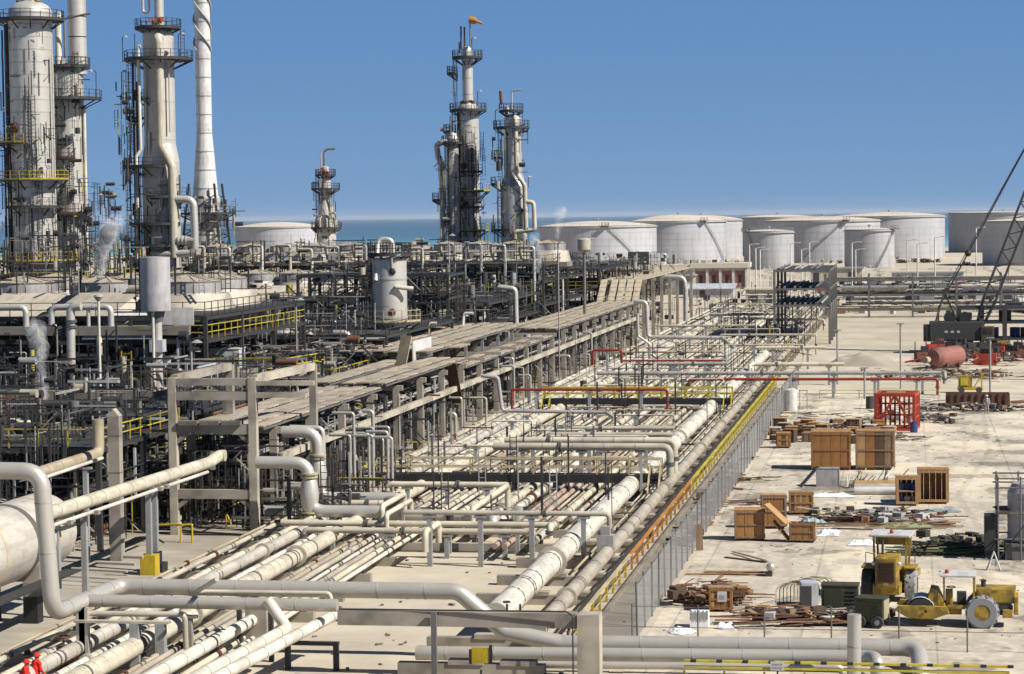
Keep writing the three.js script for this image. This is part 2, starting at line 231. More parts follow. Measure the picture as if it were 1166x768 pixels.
// ---------- storage tanks ----------
function stairGeo(R, a0, a1, y0, y1, n, w = .5) { // stair winding round a tank wall: treads and an outer rail
  const out = [];
  for (let k = 0; k < n; k++) {
    const a = a0 + (a1 - a0) * (k + .5) / n, y = y0 + (y1 - y0) * (k + .5) / n, b = a0 + (a1 - a0) * (k + 1.5) / n, q = Math.atan2(Math.cos(a), Math.sin(a));
    out.push(bx(Math.cos(a) * (R + w / 2), y, Math.sin(a) * (R + w / 2), Math.abs(a1 - a0) * R / n * .8, .12, w, q));
    const P = (t, h) => [Math.cos(t) * (R + w), h, Math.sin(t) * (R + w)];
    out.push(bar(P(a, y), P(a, y + 1.1), .08));
    if (k < n - 1) out.push(bar(P(a, y + 1.1), P(b, y + 1.1 + (y1 - y0) / n), .1));
  }
  return merge(out);
}
function tank(px, pyBase, dia, hWall, roofRise, label, stair, near = true, pos = null) {
  const t = thing('storage_tank', label, 'storage tank', 'storage tanks behind the plant'), [cx, , cz] = pos, R = dia / 2, S = 72; roofRise *= .7;
  const rows = Math.max(5, Math.round(hWall / 2.4)), prof = [];
  const sh = part('shell', lathe([[R, 0], [R, hWall]], S, cx, 0, cz), pick([M.tankWall, M.tankWall2, M.tankWall3]), t);
  const seams = []; for (let k = 1; k < rows; k++) seams.push(ringAt(R - .02, .09, .05, S, cx, hWall * k / rows, cz));
  stuff(part('seam', seams, M.greyp, sh));
  part('wind_girder', ringAt(R - .05, .28, .55, S, cx, hWall - .5, cz), M.greyp, t);
  const rp = []; for (let k = 0; k <= 6; k++) { const q = k / 6; rp.push([Math.max(.01, R * (1 - q) + .12 * (k ? 0 : 1)), roofRise * (1 - (1 - q) * (1 - q))]); }
  part('roof', lathe(rp, S, cx, hWall, cz, true), M.tankRoof, t);
  part('vent', lathe([[.01, 1.1], [.7, .9], [.7, .7], [.3, .6], [.3, -.3]], 10, cx, hWall + roofRise, cz), M.greyp, t);
  const rail = []; for (let k = 0; k < 40; k++) { const a = k / 40 * 6.283, b = (k + 1) / 40 * 6.283, P = (q, y) => [cx + Math.cos(q) * (R - .15), hWall + y, cz + Math.sin(q) * (R - .15)]; rail.push(bar(P(a, 0), P(a, 1), .06), bar(P(a, 1), P(b, 1), .06)); }
  stuff(part('rim_railing', rail, M.greyp, t));
  if (stair) {
    const [a0, a1] = stair, st = part('stair', stairGeo(R, a0, a1, .2, hWall, Math.round(hWall * 2.2), .5).translate(cx, 0, cz), M.greyp, t);
    const px_ = cx + Math.cos(a1) * (R + .8), pz_ = cz + Math.sin(a1) * (R + .8);
    part('landing', bx(px_, hWall, pz_, 2.6, .2, 2.6), M.midSteel, t);
    stuff(part('landing_railing', railGeo([[px_ - 1.2, hWall, pz_ - 1.2], [px_ + 1.2, hWall, pz_ - 1.2], [px_ + 1.2, hWall, pz_ + 1.2], [px_ - 1.2, hWall, pz_ + 1.2], [px_ - 1.2, hWall, pz_ - 1.2]], 1.2, 1.3, .08), M.steel, t));
  }
  part('foundation_ring', lathe([[R + .9, -.2], [R + .9, .35], [R - .1, .4]], S, cx, 0, cz), M.concPale, t);
  const mh = V(cx, 1.2, cz).add(V(-cx, 0, -cz).normalize().multiplyScalar(R)); part('manhole', lathe(dome(.55, .2, 12, 2), 12).rotateX(Math.PI / 2).translate(mh.x, mh.y, mh.z), M.greyp, t);
  for (const d of [-.16, .2]) { const a = Math.atan2(-cz, -cx) + d; part('nozzle', rod([cx + Math.cos(a) * (R - .2), .9, cz + Math.sin(a) * (R - .2)], [cx + Math.cos(a) * (R + 1.6), .9, cz + Math.sin(a) * (R + 1.6)], .35), M.greyp, t); }
}
const P8 = Math.PI;
tank(0, 0, 44.83, 15.2, 2.6, 'wide storage tank with cream dome at left end of the tank row', [P8 * .2, P8 * .42], true, [-117.7,0.9,-895]);
tank(0, 0, 37.49, 16.6, 3.4, 'pale storage tank with the highest domed roof, beside the widest left one', [P8 * .1, P8 * .3], true, [-90.3,0.59,-930]);
tank(0, 0, 35.22, 16.8, 2.6, 'storage tank half hidden behind the highest domed tank', null, false, [-88.75,-0.44,-1015]);
tank(0, 0, 16.54, 13.2, .8, 'small flat-topped storage tank beside the grey street lamps', [P8 * .55, P8 * .8], true, [-46.66,-0.13,-790]);
tank(0, 0, 33.27, 17.4, 1.5, 'shaded storage tank behind the small flat-topped tank by the lamps', null, false, [-59.79,-2.01,-1080]);
tank(0, 0, 44.26, 16.2, 2, 'broad storage tank between the two small flat-topped tanks', [P8 * .62, P8 * .36], true, [-33.96,0.16,-925]);
tank(0, 0, 45.06, 17.4, 2.2, 'brightly lit broad storage tank behind the right small flat-topped tank', null, true, [-9,0.12,-985]);
tank(0, 0, 16.31, 13.4, .8, 'small flat-topped storage tank with a diagonal stair on its lit side', [P8 * .42, P8 * .12], true, [-13.67,-0.42,-790]);
tank(0, 0, 49.91, 18.2, .6, 'dark shaded storage tank behind the crane boom', null, false, [41.93,-0.53,-1120]);
tank(0, 0, 44, 15.4, 1.4, 'large storage tank cut by the right edge behind crane boom', null, true, [46.58,-0.89,-850]);
tank(0, 0, 43.44, 15.6, 3.2, 'lone white storage tank near the sea, behind the twisted-strake stack', null, true, [-311.78,2.5,-1150]);

// earth banks and scrub round the tanks
{
  const bank = (x0, x1, z, w, hh, label) => {
    const pos = [], idx = [], uv = [], n = 60, m = 6;
    for (let i = 0; i <= n; i++) for (let j = 0; j <= m; j++) { const u = i / n, v = j / m, y = hh * Math.sin(v * P8) * (.7 + .5 * rnd()) * Math.min(1, 8 * u, 8 * (1 - u)) - .05; pos.push(x0 + (x1 - x0) * u, y, z - w * v + rr(-.3, .3)); uv.push(x0 + (x1 - x0) * u, w * v); if (i < n && j < m) { const q = i * (m + 1) + j; idx.push(q, q + m + 1, q + 1, q + 1, q + m + 1, q + m + 2); } }
    const g = new THREE.BufferGeometry(); g.setAttribute('position', new THREE.Float32BufferAttribute(pos, 3)); g.setAttribute('uv', new THREE.Float32BufferAttribute(uv, 2)); g.setIndex(idx); g.computeVertexNormals();
    struct('earth_bank', g, M.concPale, label, 'earth bank');
  };
  bank(-95, 75, -735, 16, 1.7, 'low sandy bank in front of the storage tanks');
  bank(-150, 20, -690, 10, 1.3, 'low sandy bank beside the beige office building');
  bank(-40, 110, -640, 9, 1, 'sandy bank behind the steel pipe bridge');
  const bush = new THREE.MeshStandardMaterial({ color: new THREE.Color().setRGB(.05, .055, .03), roughness: .9, side: THREE.DoubleSide });
  for (let k = 0; k < 46; k++) {
    const x = k < 24 ? rr(-28, 14) : k < 36 ? rr(-118, -50) : rr(15, 80), z = k < 24 ? rr(-905, -890) : k < 36 ? rr(-870, -852) : rr(-900, -760), s = rr(.7, 1.5), gs = [];
    for (let q = 0; q < 40; q++) { const a = rr(0, 6.28), r = Math.sqrt(rnd()) * s, y = rr(.1, 1) * s; const g = new THREE.PlaneGeometry(.5 * s, .4 * s); g.rotateX(rr(-1.5, 1.5)); g.rotateY(rr(0, 6)); gs.push(g.translate(x + Math.cos(a) * r, y, z + Math.sin(a) * r)); }
    const o = thing('shrub', 'small dark shrub on the sand in front of the storage tanks', 'shrub', 'shrubs at the foot of the tanks'); part('foliage', gs, bush, o); part('stem', [rod([x, -.1, z], [x, .8 * s, z], .06), rod([x, .1, z], [x + .4 * s, .8 * s, z + .2], .04)], M.brown, o);
  }
}
// ---------- towers ----------
function ringDeck(t, cx, cz, y, r0, r1, a0, a1, railMat = M.steel, name = 'platform') { // a part of a circular gallery
  const n = Math.max(4, Math.round((a1 - a0) / .3)), g = [], rail = [];
  const p = part(name, (() => { const s = new THREE.Shape(); s.absarc(0, 0, r1, a0, a1, false); s.absarc(0, 0, r0, a1, a0, true); return new THREE.ExtrudeGeometry(s, { depth: .16, bevelEnabled: false, curveSegments: n }).rotateX(P8 / 2).translate(cx, y, cz); })(), M.dark, t);
  for (let k = 0; k <= n; k++) { const a = a0 + (a1 - a0) * k / n, P = (r, h) => [cx + Math.cos(a) * r, y + h, cz + Math.sin(a) * r]; rail.push(bar(P(r1 - .05, -.2), P(r1 - .05, 1.15), .075)); if (k % 2 === 0) g.push(bar(P(r0 - .1, -Math.min(1.3, (r1 - r0) * .8)), P(r1 - .1, -.15), .13)); }
  for (const h of [.1, .6, 1.13]) for (let k = 0; k < n; k++) { const P = (q) => [cx + Math.cos(q) * (r1 - .05), y + h, cz + Math.sin(q) * (r1 - .05)]; rail.push(bar(P(a0 + (a1 - a0) * k / n), P(a0 + (a1 - a0) * (k + 1) / n), h < .2 ? .05 : .06, h < .2 ? .2 : .06)); }
  for (const g2 of g) part('bracket', g2, M.steel, p);
  stuff(part('railing', rail, railMat, p));
  return p;
}
function lampPost(x, y, z, h, dx, t = null) { // small floodlight on a bent pole
  const o = t ?? thing('flood_lamp', 'small floodlight on a bent pole at a platform edge', 'floodlight', 'platform floodlights');
  part(t ? 'lamp_pole' : 'pole', tube([[x, y, z], [x, y + h, z], [x + dx * .6, y + h + .25, z]], .06, { seg: 6 }), M.steel, o);
  part('lamp_head', lathe([[.1, .25], [.34, 0], [.01, -.05]], 10, x + dx * .75, y + h + .05, z), M.alu, o);
}
function shellTower(name, label, profile, cx, cz, mat, bands = 14) {
  const t = thing(name, label, 'tower', null), ym = Math.max(...profile.map((q) => q[1]));
  const s = part('shell', lathe(profile, 36, cx, 0, cz), mat, t), rg = [];
  const rAt = (y) => { for (let i = 0; i < profile.length - 1; i++) { const [r0, y0] = profile[i], [r1, y1] = profile[i + 1]; if (y >= y0 && y <= y1 && y1 > y0) return r0 + (r1 - r0) * (y - y0) / (y1 - y0); } return 0; };
  for (let k = 1; k < bands; k++) { const y = ym * k / bands, r = rAt(y); if (r > .4) rg.push(ringAt(r - .02, .12, .04, 36, cx, y, cz)); }
  stuff(part('band', rg, M.greyp, s)); t.userData.rAt = null; delete t.userData.rAt;
  return t;
}
const FR = P8 / 2; // towards the camera in ring angles (+z)
{ // big column at the left edge
  const Z = -285, cx = -109.01, r = 5.45 / 2, yT = 45.39;
  const t = shellTower('process_column', 'thick pale process column at the left edge of the picture', [[r * 1.02, 0], [r, 12], [r, yT], ...dome(r, r * .55, 36).map(([a, b]) => [a, yT + b])], cx, Z, M.aluWarm, 30);
  ringDeck(t, cx, Z, 44.4, r, r + 1.5, 0, 6.283, M.steel);
  ringDeck(t, cx, Z, 29.03, r, r + 1.6, FR - .1, FR + 2.2, M.yellow);
  ringDeck(t, cx, Z, 24.4, r, r + 1.7, FR - 1.7, FR + 1.8, M.yellow);
  ringDeck(t, cx, Z, 20.98, r, r + 1.4, FR - 1.4, FR + .6, M.steel);
  ringDeck(t, cx, Z, 14.24, r, r + 2.6, FR - 2, FR + 1.6, M.yellow);
  part('manhole', lathe(dome(.75, .3, 16, 2), 16).rotateX(P8 / 2).translate(cx - 1.5, 30.83, Z + r - .25), M.rust, t);
  stuff(part('ladder', [ladderGeo(cx + .45, Z + r + .25, 24.51, 35.52), ladderGeo(cx + 1.2, Z + r + .1, 24.51, 34.86, 0, false)], M.steel, t));
  stuff(part('ladder', ladderGeo(cx + 1.9, Z + r + .3, 13.9, 24.4), M.dark, t));
  for (const [px, d, y1] of [[11, .28, 23], [6, .12, 30], [15, .1, 23], [67, .1, 60]]) part('riser_pipe', rod([cx + (px - 38) / 9.3, 2, Z + .8], [cx + (px - 38) / 9.3, 19 + (255 - y1) / 9.3, Z + .8], d, 10), px > 60 ? M.cream : M.steel, t);
  part('top_nozzle', tube([[cx - 1, yT, Z], [cx - 1, yT + 3, Z], [cx + 1.6, yT + 3, Z]], .5), M.aluWarm, t);
  for (let k = 0; k < 9; k++) part('top_valve', bx(cx - 1.6 + k * .42, yT + r * .5 + rr(-.1, .7), Z + rr(-.6, 1.4), rr(.3, .7), rr(.3, .9), .5, rnd()), pick([M.orange, M.lemon, M.rust, M.cream]), t);
}
{ // second column with a slim upper shaft
  const Z = -293, cx = -107.19, r = 4.03 / 2, r2 = 2.36 / 2, yS = 38.02, cx2 = -105.82;
  const t = shellTower('process_column', 'pale column with a slimmer upper shaft just behind the leftmost column', [[r, 0], [r, yS], ...dome(r, 1.4, 36).map(([a, b]) => [a, yS + b])], cx, Z, M.aluWarm, 16);
  part('upper_shaft', lathe([[r2, yS], [r2, yS + 24], ...dome(r2, 1, 24).map(([a, b]) => [a, yS + 24 + b])], 28, cx2, 0, Z - .2), M.aluWarm, t);
  for (let k = 0; k < 8; k++) part('shaft_band', ringAt(r2 - .02, .12, .05, 28, cx2, yS + 2.2 + k * 2.6, Z - .2), M.steel, t);
  ringDeck(t, cx, Z, 39.03, r2 + .4, r + .9, FR - 1.9, FR + 1.7, M.steel);
  ringDeck(t, cx, Z, 34.87, r, r + 2.3, FR - 1.9, FR + 1.3, M.steel);
  ringDeck(t, cx, Z, 27.31, r, r + .9, FR - .6, FR + 1.2, M.rust);
  ringDeck(t, cx, Z, 20.18, r, r + 1.2, FR - 1.4, FR + 1.2, M.rust);
  part('riser_pipe', rod([cx - .9, yS, Z + .6], [cx - .9, yS + 8, Z + .6], .42, 12), M.pale, t);
  part('riser_pipe', rod([cx + r + .25, 3, Z + .3], [cx + r + .25, yS - 4, Z + .3], .2, 10), M.pale, t);
  part('davit', tube([[cx2 - .9, yS + 2, Z + 2], [cx2 - .9, yS + 7, Z + 2], [cx2 + 2.6, yS + 7.6, Z + 2]], .14), M.midSteel, t);
  stuff(part('ladder', [ladderGeo(cx + r - .1, Z + 1.9, 34.87, 40.83), ladderGeo(cx - .9, Z + r + .4, 14, 34.75, 0, true), ladderGeo(cx + 1.1, Z + r + .4, 14, 27.31, 0, true)], M.steel, t));
  part('brace', bar([cx - 1.3, 20.99, Z + r + .6], [cx + .5, 24.39, Z + r + .6], .2), M.dark, t);
  lampPost(cx + r + 2, 34.87, Z + .5, 3.4, -.8, t);
  for (let k = 0; k < 4; k++) part('top_valve', bx(cx - .8 + k * .6, yS + rr(1, 1.8), Z + rr(0, 1), rr(.3, .6), rr(.4, .9), .4, rnd()), pick([M.rust, M.cream, M.steel]), t);
}
{ // column with the stepped overhead pipe
  const Z = -300, cx = -97.55, r = 4.07 / 2, cx2 = cx + .35, r2 = 4.92 / 2, yT = 43.36, yF0 = 26.85, yF1 = 29.15;
  const t = shellTower('process_column', 'grey column with a big stepped overhead pipe, left of the strake-wrapped stack', [[r2, 0], [r2, yF0], [r, yF1], [r, yT], ...dome(r, 1.1, 36).map(([a, b]) => [a, yT + b])], cx2, Z, M.aluDull, 9);
  ringDeck(t, cx2, Z, 40.15, r, r + 2.5, 0, 6.283, M.steel);
  ringDeck(t, cx2, Z, 44.27, .7, r + 1, 0, 6.283, M.steel);
  ringDeck(t, cx2 - r - .4, Z + .5, 32.59, .2, 2, FR + .2, FR + 3.2, M.steel);
  ringDeck(t, cx2, Z, 26.16, r2, r2 + 2.3, FR - .4, FR + 1.9, M.steel);
  ringDeck(t, cx2, Z, 18.67, r2, r2 + 1.8, FR - .9, FR + 1.9, M.steel);
  part('neck', lathe([[.62, yT], [.62, yT + 8], [.45, yT + 9]], 16, cx2 + .2, 0, Z), M.aluWarm, t);
  part('vent_loop', tube([[cx2 - 2, yT + 12, Z], [cx2 - 2, yT + 3, Z], [cx2 - 1.2, yT + 3, Z], [cx2 - 1.2, yT + 12, Z]], .2), M.alu, t);
  for (let k = 0; k < 7; k++) part('top_valve', bx(cx2 - .8 + k * .3, yT + 1.7 + rr(-.1, .5), Z + 1 + rr(-.4, .4), rr(.3, .6), rr(.3, .7), .4, rnd()), k % 2 ? M.orange : M.redFrame, t);
  const q = Z + r2 + .4, X = (px) => cx + (px - 178) / 8.95, Y = (py) => 19 + (253.6 - py) / 8.95;
  part('overhead_pipe', tube([[X(188), Y(40), Z], [X(188), Y(40), q - .1], [X(190), Y(46), q], [X(190), Y(165), q], [X(203), Y(190), q], [X(204), Y(296), q]], .58, { seg: 14, bend: 1.8 }), M.cream2, t);
  part('branch_pipe', tube([[X(204), Y(228), q], [X(228), Y(229), q], [X(229), Y(262), q], [X(229), Y(291), q], [X(176), Y(292), q]], .5, { seg: 12, bend: 2 }), M.aluWarm, t);
  part('expansion_joint', [0, 1, 2].map((k) => ringAt(.5, .14, .16, 14, 0, k * .5, 0)).map((g) => g.rotateZ(P8 / 2).translate(X(219), Y(276), q)), M.aluWarm, t);
  part('cross_link', rod([X(206), Y(276), q], [X(229), Y(276), q], .55, 12), M.aluWarm, t);
  part('side_pipe', tube([[X(168), Y(50), q], [X(165), Y(50), q], [X(165), Y(170), q - .2], [X(160), Y(178), q], [X(160), Y(300), q]], .22), M.pale, t);
  stuff(part('ladder', [ladderGeo(X(149), Z + 1, Y(190), Y(68)), ladderGeo(X(146), Z + 1.4, 12, Y(190)), ladderGeo(X(212), Z + .5, Y(68), Y(30), 0, false)], M.steel, t));
  for (const px of [153, 157]) part('riser_pipe', rod([X(px), 4, Z + 1.2], [X(px), Y(px > 155 ? 90 : 68), Z + 1.2], .16, 8), M.steel, t);
  for (const [px, y0, y1, rr_] of [[170, 300, 72, .12], [174, 300, 150, .16], [198, 150, 70, .1], [156, 300, 34, .09], [186, 300, 200, .2]]) part('riser_pipe', rod([X(px), Y(y0), q - .35 - Math.abs(px - 181) * .05], [X(px), Y(y1), q - .35 - Math.abs(px - 181) * .05], rr_, 8), M.alu, t);
  ringDeck(t, cx2, Z, Y(225), r2, r2 + 1.5, FR - 1.6, FR + .2, M.steel); ringDeck(t, cx2, Z, Y(110), r, r + 1.2, FR + .4, FR + 2, M.steel); ringDeck(t, cx2, Z, Y(282), r2, r2 + 1.6, FR - 1.7, FR + 1.7, M.steel);
  stuff(part('ladder', [ladderGeo(X(202), Z + 1.6, Y(282), Y(212)), ladderGeo(X(162), Z + r2 + .2, Y(282), Y(190))], M.steel, t));
  part('brace', [bar([X(184), Y(244), q], [X(205), Y(222), q], .2), bar([X(184), Y(212), q], [X(212), Y(211), q], .22), bar([X(212), Y(240), q], [X(212), Y(200), q], .22)], M.midSteel, t);
  for (const [px, py] of [[144, 68], [141, 134], [212, 66], [142, 108]]) lampPost(X(px), Y(py), Z + 2.2, 3.2, px > 200 ? .8 : .6, t);
}
{ // tall stack with spiral strakes
  const Z = -385, cx = -117, r = 2.59 / 2, rb = 4.28 / 2, y0 = 23.19, y1 = 33.93, yT = y0 + 46;
  const t = thing('stack', 'tall white stack with spiral strakes round its top', 'stack', null);
  part('shaft', lathe([[rb, y0], [r, y1], [r, yT], [r - .15, yT]], 32, cx, 0, Z), M.white, t);
  const rg = []; for (let k = 0; k < 14; k++) { const y = y0 + 1.2 + k * 3.1; rg.push(ringAt(y < y1 ? rb + (r - rb) * (y - y0) / (y1 - y0) : r, .14, .07, 32, cx, y, Z)); }
  for (const g of rg) part('flange', g, M.greyp, t);
  const yS = 47.42; for (let k = 0; k < 3; k++) { const P = []; for (let i = 0; i <= 40; i++) { const a = i / 40 * 12 + k * 2.094; P.push([cx + Math.cos(a) * (r + .18), yS + i / 40 * 22, Z + Math.sin(a) * (r + .18)]); } part('strake', tube(P, .16, { seg: 5, bend: 0 }), M.greyp, t); }
  part('base_duct', lathe([[rb * 1.15, 0], [rb * 1.15, y0 - .4], [rb, y0]], 24, cx, 0, Z), M.aluDull, t);
  for (const [a, b] of [[-1, -1], [1, -1], [-1, 1], [1, 1]]) part('leg', bar([cx + a * 4.6, 0, Z + b * 4.6], [cx + a * 2.2, y0 + 2, Z + b * 2.2], .32), M.steel, t);
  for (let k = 0; k < 6; k++) { const y = 3 + k * 3.4, w = 4.5 - 2.3 * y / (y0 + 2); for (const b of [-1, 1]) { part('brace', bar([cx - w, y, Z + b * w], [cx + w * .9, y + 3.3, Z + b * w], .16), M.steel, t); part('tie', bar([cx - w, y, Z + b * w], [cx + w, y, Z + b * w], .2), M.steel, t); } }
  ringDeck(t, cx, Z, y0 - 3, rb + .2, rb + 2.8, 0, 6.283, M.steel);
}
function smallTower(Z, px0, label, prof, decks, mat) { // prof: [pixel half width, y pixel] from the top; decks: [ypx, x0px, x1px]
  const k = -Z / 2704 * 1.0, cx = 0; return null;
}
{ // short column standing alone before the sea
  const Z = -450, cx = -112.48, Y = (py) => 19 + (249.8 - py) / 5.93, X = (px) => cx + (px - 371) / 5.93;
  const t = shellTower('process_column', 'short rusty column standing alone against the sea', [[1.9, 0], [1.9, Y(265)], [1.45, Y(240)], [1.05, Y(228)], [1.05, Y(203)], [.75, Y(198)], [.75, Y(190)], [.01, Y(188)]], cx, Z, M.aluDull, 9);
  ringDeck(t, cx, Z, Y(199), .8, 2, 0, 6.283, M.steel); ringDeck(t, cx, Z, Y(215), 1, 2.8, 0, 6.283, M.steel); ringDeck(t, cx, Z, Y(260), 1.8, 3, 0, 6.283, M.steel);
  part('gooseneck_pipe', tube([[X(370), Y(190), Z], [X(370), Y(172), Z], [X(374), Y(169), Z], [X(383), Y(169), Z]], .22), M.midSteel, t); part('vent_pipe', rod([X(366), Y(192), Z], [X(366), Y(173), Z], .17), M.alu, t);
  for (let i = 0; i < 6; i++) part('top_valve', bx(cx - .9 + i * .35, Y(195) + rr(-.3, .4), Z + .8, .35, .6, .4, rnd()), i % 2 ? M.redFrame : M.rust, t);
  stuff(part('ladder', [ladderGeo(X(362), Z + .6, Y(262), Y(199)), ladderGeo(X(380), Z + .6, Y(235), Y(215))], M.steel, t));
  for (const px of [365, 377]) part('riser_pipe', rod([X(px), 4, Z + 1.1], [X(px), Y(218), Z + 1.1], .17), M.midSteel, t);
  for (let i = 0; i < 7; i++) part('skirt_pipe', tube([[X(371), Y(241), Z + 1.1], [cx + Math.cos(i) * 2, Y(250), Z + Math.abs(Math.sin(i)) * 1.9], [cx + Math.cos(i) * 2.1, Y(266), Z + Math.abs(Math.sin(i)) * 1.9]], .18), M.cream2, t);
}
{ // tallest column of the middle group
  const Z = -365, s = 7.31, cx = -68.18, Y = (py) => 19 + (247.7 - py) / s, X = (px) => cx + (px - 534) / s;
  const t = shellTower('process_column', 'tallest middle column, with an orange windsock on top', [[1.75, 0], [1.72, Y(270)], [1.64, Y(130)], [1.6, Y(122)], [.85, Y(115)], [.83, Y(58)], [.6, Y(54)], [.01, Y(52)]], cx, Z, M.aluWarm, 18);
  ringDeck(t, cx, Z, Y(66), .85, 2.4, 0, 6.283, M.steel); ringDeck(t, cx, Z, Y(126), 1, 2.9, 0, 6.283, M.steel); ringDeck(t, cx - 1.6, Z + .4, Y(84), .2, 1.6, FR, FR + 3, M.steel); ringDeck(t, cx - 2, Z + .4, Y(150), .3, 1.9, FR, FR + 3, M.steel);
  ringDeck(t, cx, Z, Y(196), 1.65, 2.7, FR - 1.1, FR + 1.3, M.steel); ringDeck(t, cx, Z, Y(218), 1.7, 3.3, FR - 1.8, FR + 1.6, M.yellow); ringDeck(t, cx, Z, Y(263), 1.7, 3, FR - 1.8, FR + 1.3, M.yellow); ringDeck(t, cx, Z, Y(236), 1.7, 2.6, FR - 1.3, FR + 1, M.rust);
  part('knee_brace', bar([X(546), Y(232), Z + .5], [X(556), Y(219), Z + .5], .16), M.dark, t);
  part('manhole', lathe(dome(.6, .25, 14, 2), 14).rotateX(P8 / 2).translate(X(531), Y(189), Z + 1.6), M.rust, t);
  part('shoulder_clutter', [0, 1, 2, 3, 4].map((i) => bx(cx - .9 + i * .45, Y(118), Z + 1 - Math.abs(i - 2) * .2, .5, .8, .4, i)), M.rust, t);
  stuff(part('ladder', [ladderGeo(X(543), Z + 1.7, Y(262), Y(167)), ladderGeo(X(521), Z + 1, Y(126), Y(66), 0, true), ladderGeo(X(519), Z + 1.3, Y(196), Y(126)), ladderGeo(X(538), Z + 1.9, Y(218), Y(168))], M.steel, t));
  for (const [px, a, b] of [[527, 56, 30], [531, 56, 31], [525, 60, 48]]) part('vent_pipe', rod([X(px), Y(a), Z], [X(px), Y(b), Z], .13), M.steel, t);
  part('windsock_pole', rod([X(538), Y(60), Z + .3], [X(538), Y(24), Z + .3], .1), M.midSteel, t);
  part('windsock', tube([[X(538), Y(23), Z + .3], [X(545), Y(25), Z + .4], [X(553), Y(28), Z + .5]], .62, { seg: 10, r1: .18 }), M.orange, t);
  part('riser_pipe', rod([X(524), 3, Z + 1.2], [X(524), Y(128), Z + 1.2], .2), M.steel, t);
  for (const [px, py, d] of [[521, 126, -.6], [547, 126, .6], [541, 66, .6]]) lampPost(X(px), Y(py), Z + 1.2, 2.8, d, t);
}
{ // its slim companion with the hooked pipe
  const Z = -362, s = 7.37, cx = -70.15, Y = (py) => 19 + (248 - py) / s, X = (px) => cx + (px - 516) / s;
  const t = shellTower('process_column', 'slim column with a big hooked side pipe, hugging the tallest middle column', [[.95, 0], [.95, Y(158)], [.6, Y(152)], [.01, Y(150)]], cx, Z, M.aluDull, 8);
  part('hooked_pipe', tube([[X(514), Y(164), Z + .5], [X(508), Y(161), Z + .5], [X(498), Y(164), Z + .5], [X(500), Y(180), Z + .5], [X(504), Y(188), Z + .5], [X(504), Y(285), Z + .5]], .46, { seg: 12, bend: 3 }), M.aluDull, t);
  part('link_pipe', tube([[X(502), Y(178), Z + .6], [X(508), Y(192), Z + .7], [X(514), Y(194), Z + .7]], .25), M.midSteel, t);
  ringDeck(t, cx, Z, Y(163), .9, 1.7, 0, 6.283, M.steel); ringDeck(t, X(501), Z + .5, Y(228), .3, 1.2, FR + .3, FR + 3.4, M.steel);
  part('vent_pipe', tube([[X(514), Y(152), Z], [X(514), Y(132), Z]], .13), M.midSteel, t);
  stuff(part('ladder', ladderGeo(X(511), Z + 1.1, 14, Y(160)), M.steel, t));
}
{ // right-hand column of the middle group
  const Z = -360, s = 7.41, cx = -60.52, Y = (py) => 19 + (247 - py) / s, X = (px) => cx + (px - 583) / s;
  const t = shellTower('process_column', 'stepped silver column standing right of the windsock column', [[2, 0], [2, Y(212)], [1.34, Y(197)], [1.32, Y(136)], ...dome(1.32, .8, 36).map(([a, b]) => [a, Y(136) + b])], cx + .25, Z, M.alu, 9);
  ringDeck(t, cx, Z, Y(146), 1.3, 2.8, 0, 6.283, M.steel); ringDeck(t, cx, Z, Y(127), .5, 1.9, 0, 6.283, M.steel); ringDeck(t, cx - 1.4, Z + .4, Y(180), .2, 1.7, FR, FR + 3, M.steel); ringDeck(t, cx, Z, Y(210), 2, 3.3, FR + .4, FR + 2, M.steel); ringDeck(t, cx, Z, Y(262), 2, 3.3, FR, FR + 2, M.steel);
  const q = Z + 2.1;
  part('overhead_pipe', tube([[X(588), Y(134), Z], [X(589), Y(134), q - .6], [X(590), Y(142), q - .3], [X(591), Y(198), q], [X(600), Y(212), q], [X(601), Y(262), q]], .36, { seg: 10, bend: 1.8 }), M.cream2, t);
  part('branch_pipe', tube([[X(601), Y(230), q], [X(610), Y(231), q], [X(611), Y(262), q], [X(588), Y(264), q], [X(588), Y(272), q]], .34, { seg: 10, bend: 1.6 }), M.cream, t);
  part('side_pipe', rod([X(577), 3, q - .5], [X(577), Y(150), q - .9], .2), M.alu, t);
  part('neck', lathe([[.34, Y(136)], [.34, Y(122)], [.01, Y(120)]], 12, X(578), 0, Z), M.cream2, t); part('stub', tube([[X(572), Y(118), Z], [X(571), Y(104), Z]], .26), M.rust, t);
  part('gooseneck_pipe', tube([[X(584), Y(128), Z], [X(584), Y(104), Z], [X(595), Y(103), Z]], .14), M.alu, t);
  for (let i = 0; i < 4; i++) part('brace', bar([X(590 + (i % 2) * 8), Y(248 - i * 8), q], [X(598 - (i % 2) * 8), Y(240 - i * 8), q], .14), M.steel, t);
  stuff(part('ladder', [ladderGeo(X(570), Z + 1.3, 14, Y(210)), ladderGeo(X(571), Z + 1, Y(210), Y(146)), ladderGeo(X(595), Z + .5, Y(146), Y(127), 0, false)], M.steel, t));
  lampPost(X(566), Y(146), Z + 1, 2.6, .6, t); lampPost(X(603), Y(214), Z + 1, 1.5, .3, t);
}

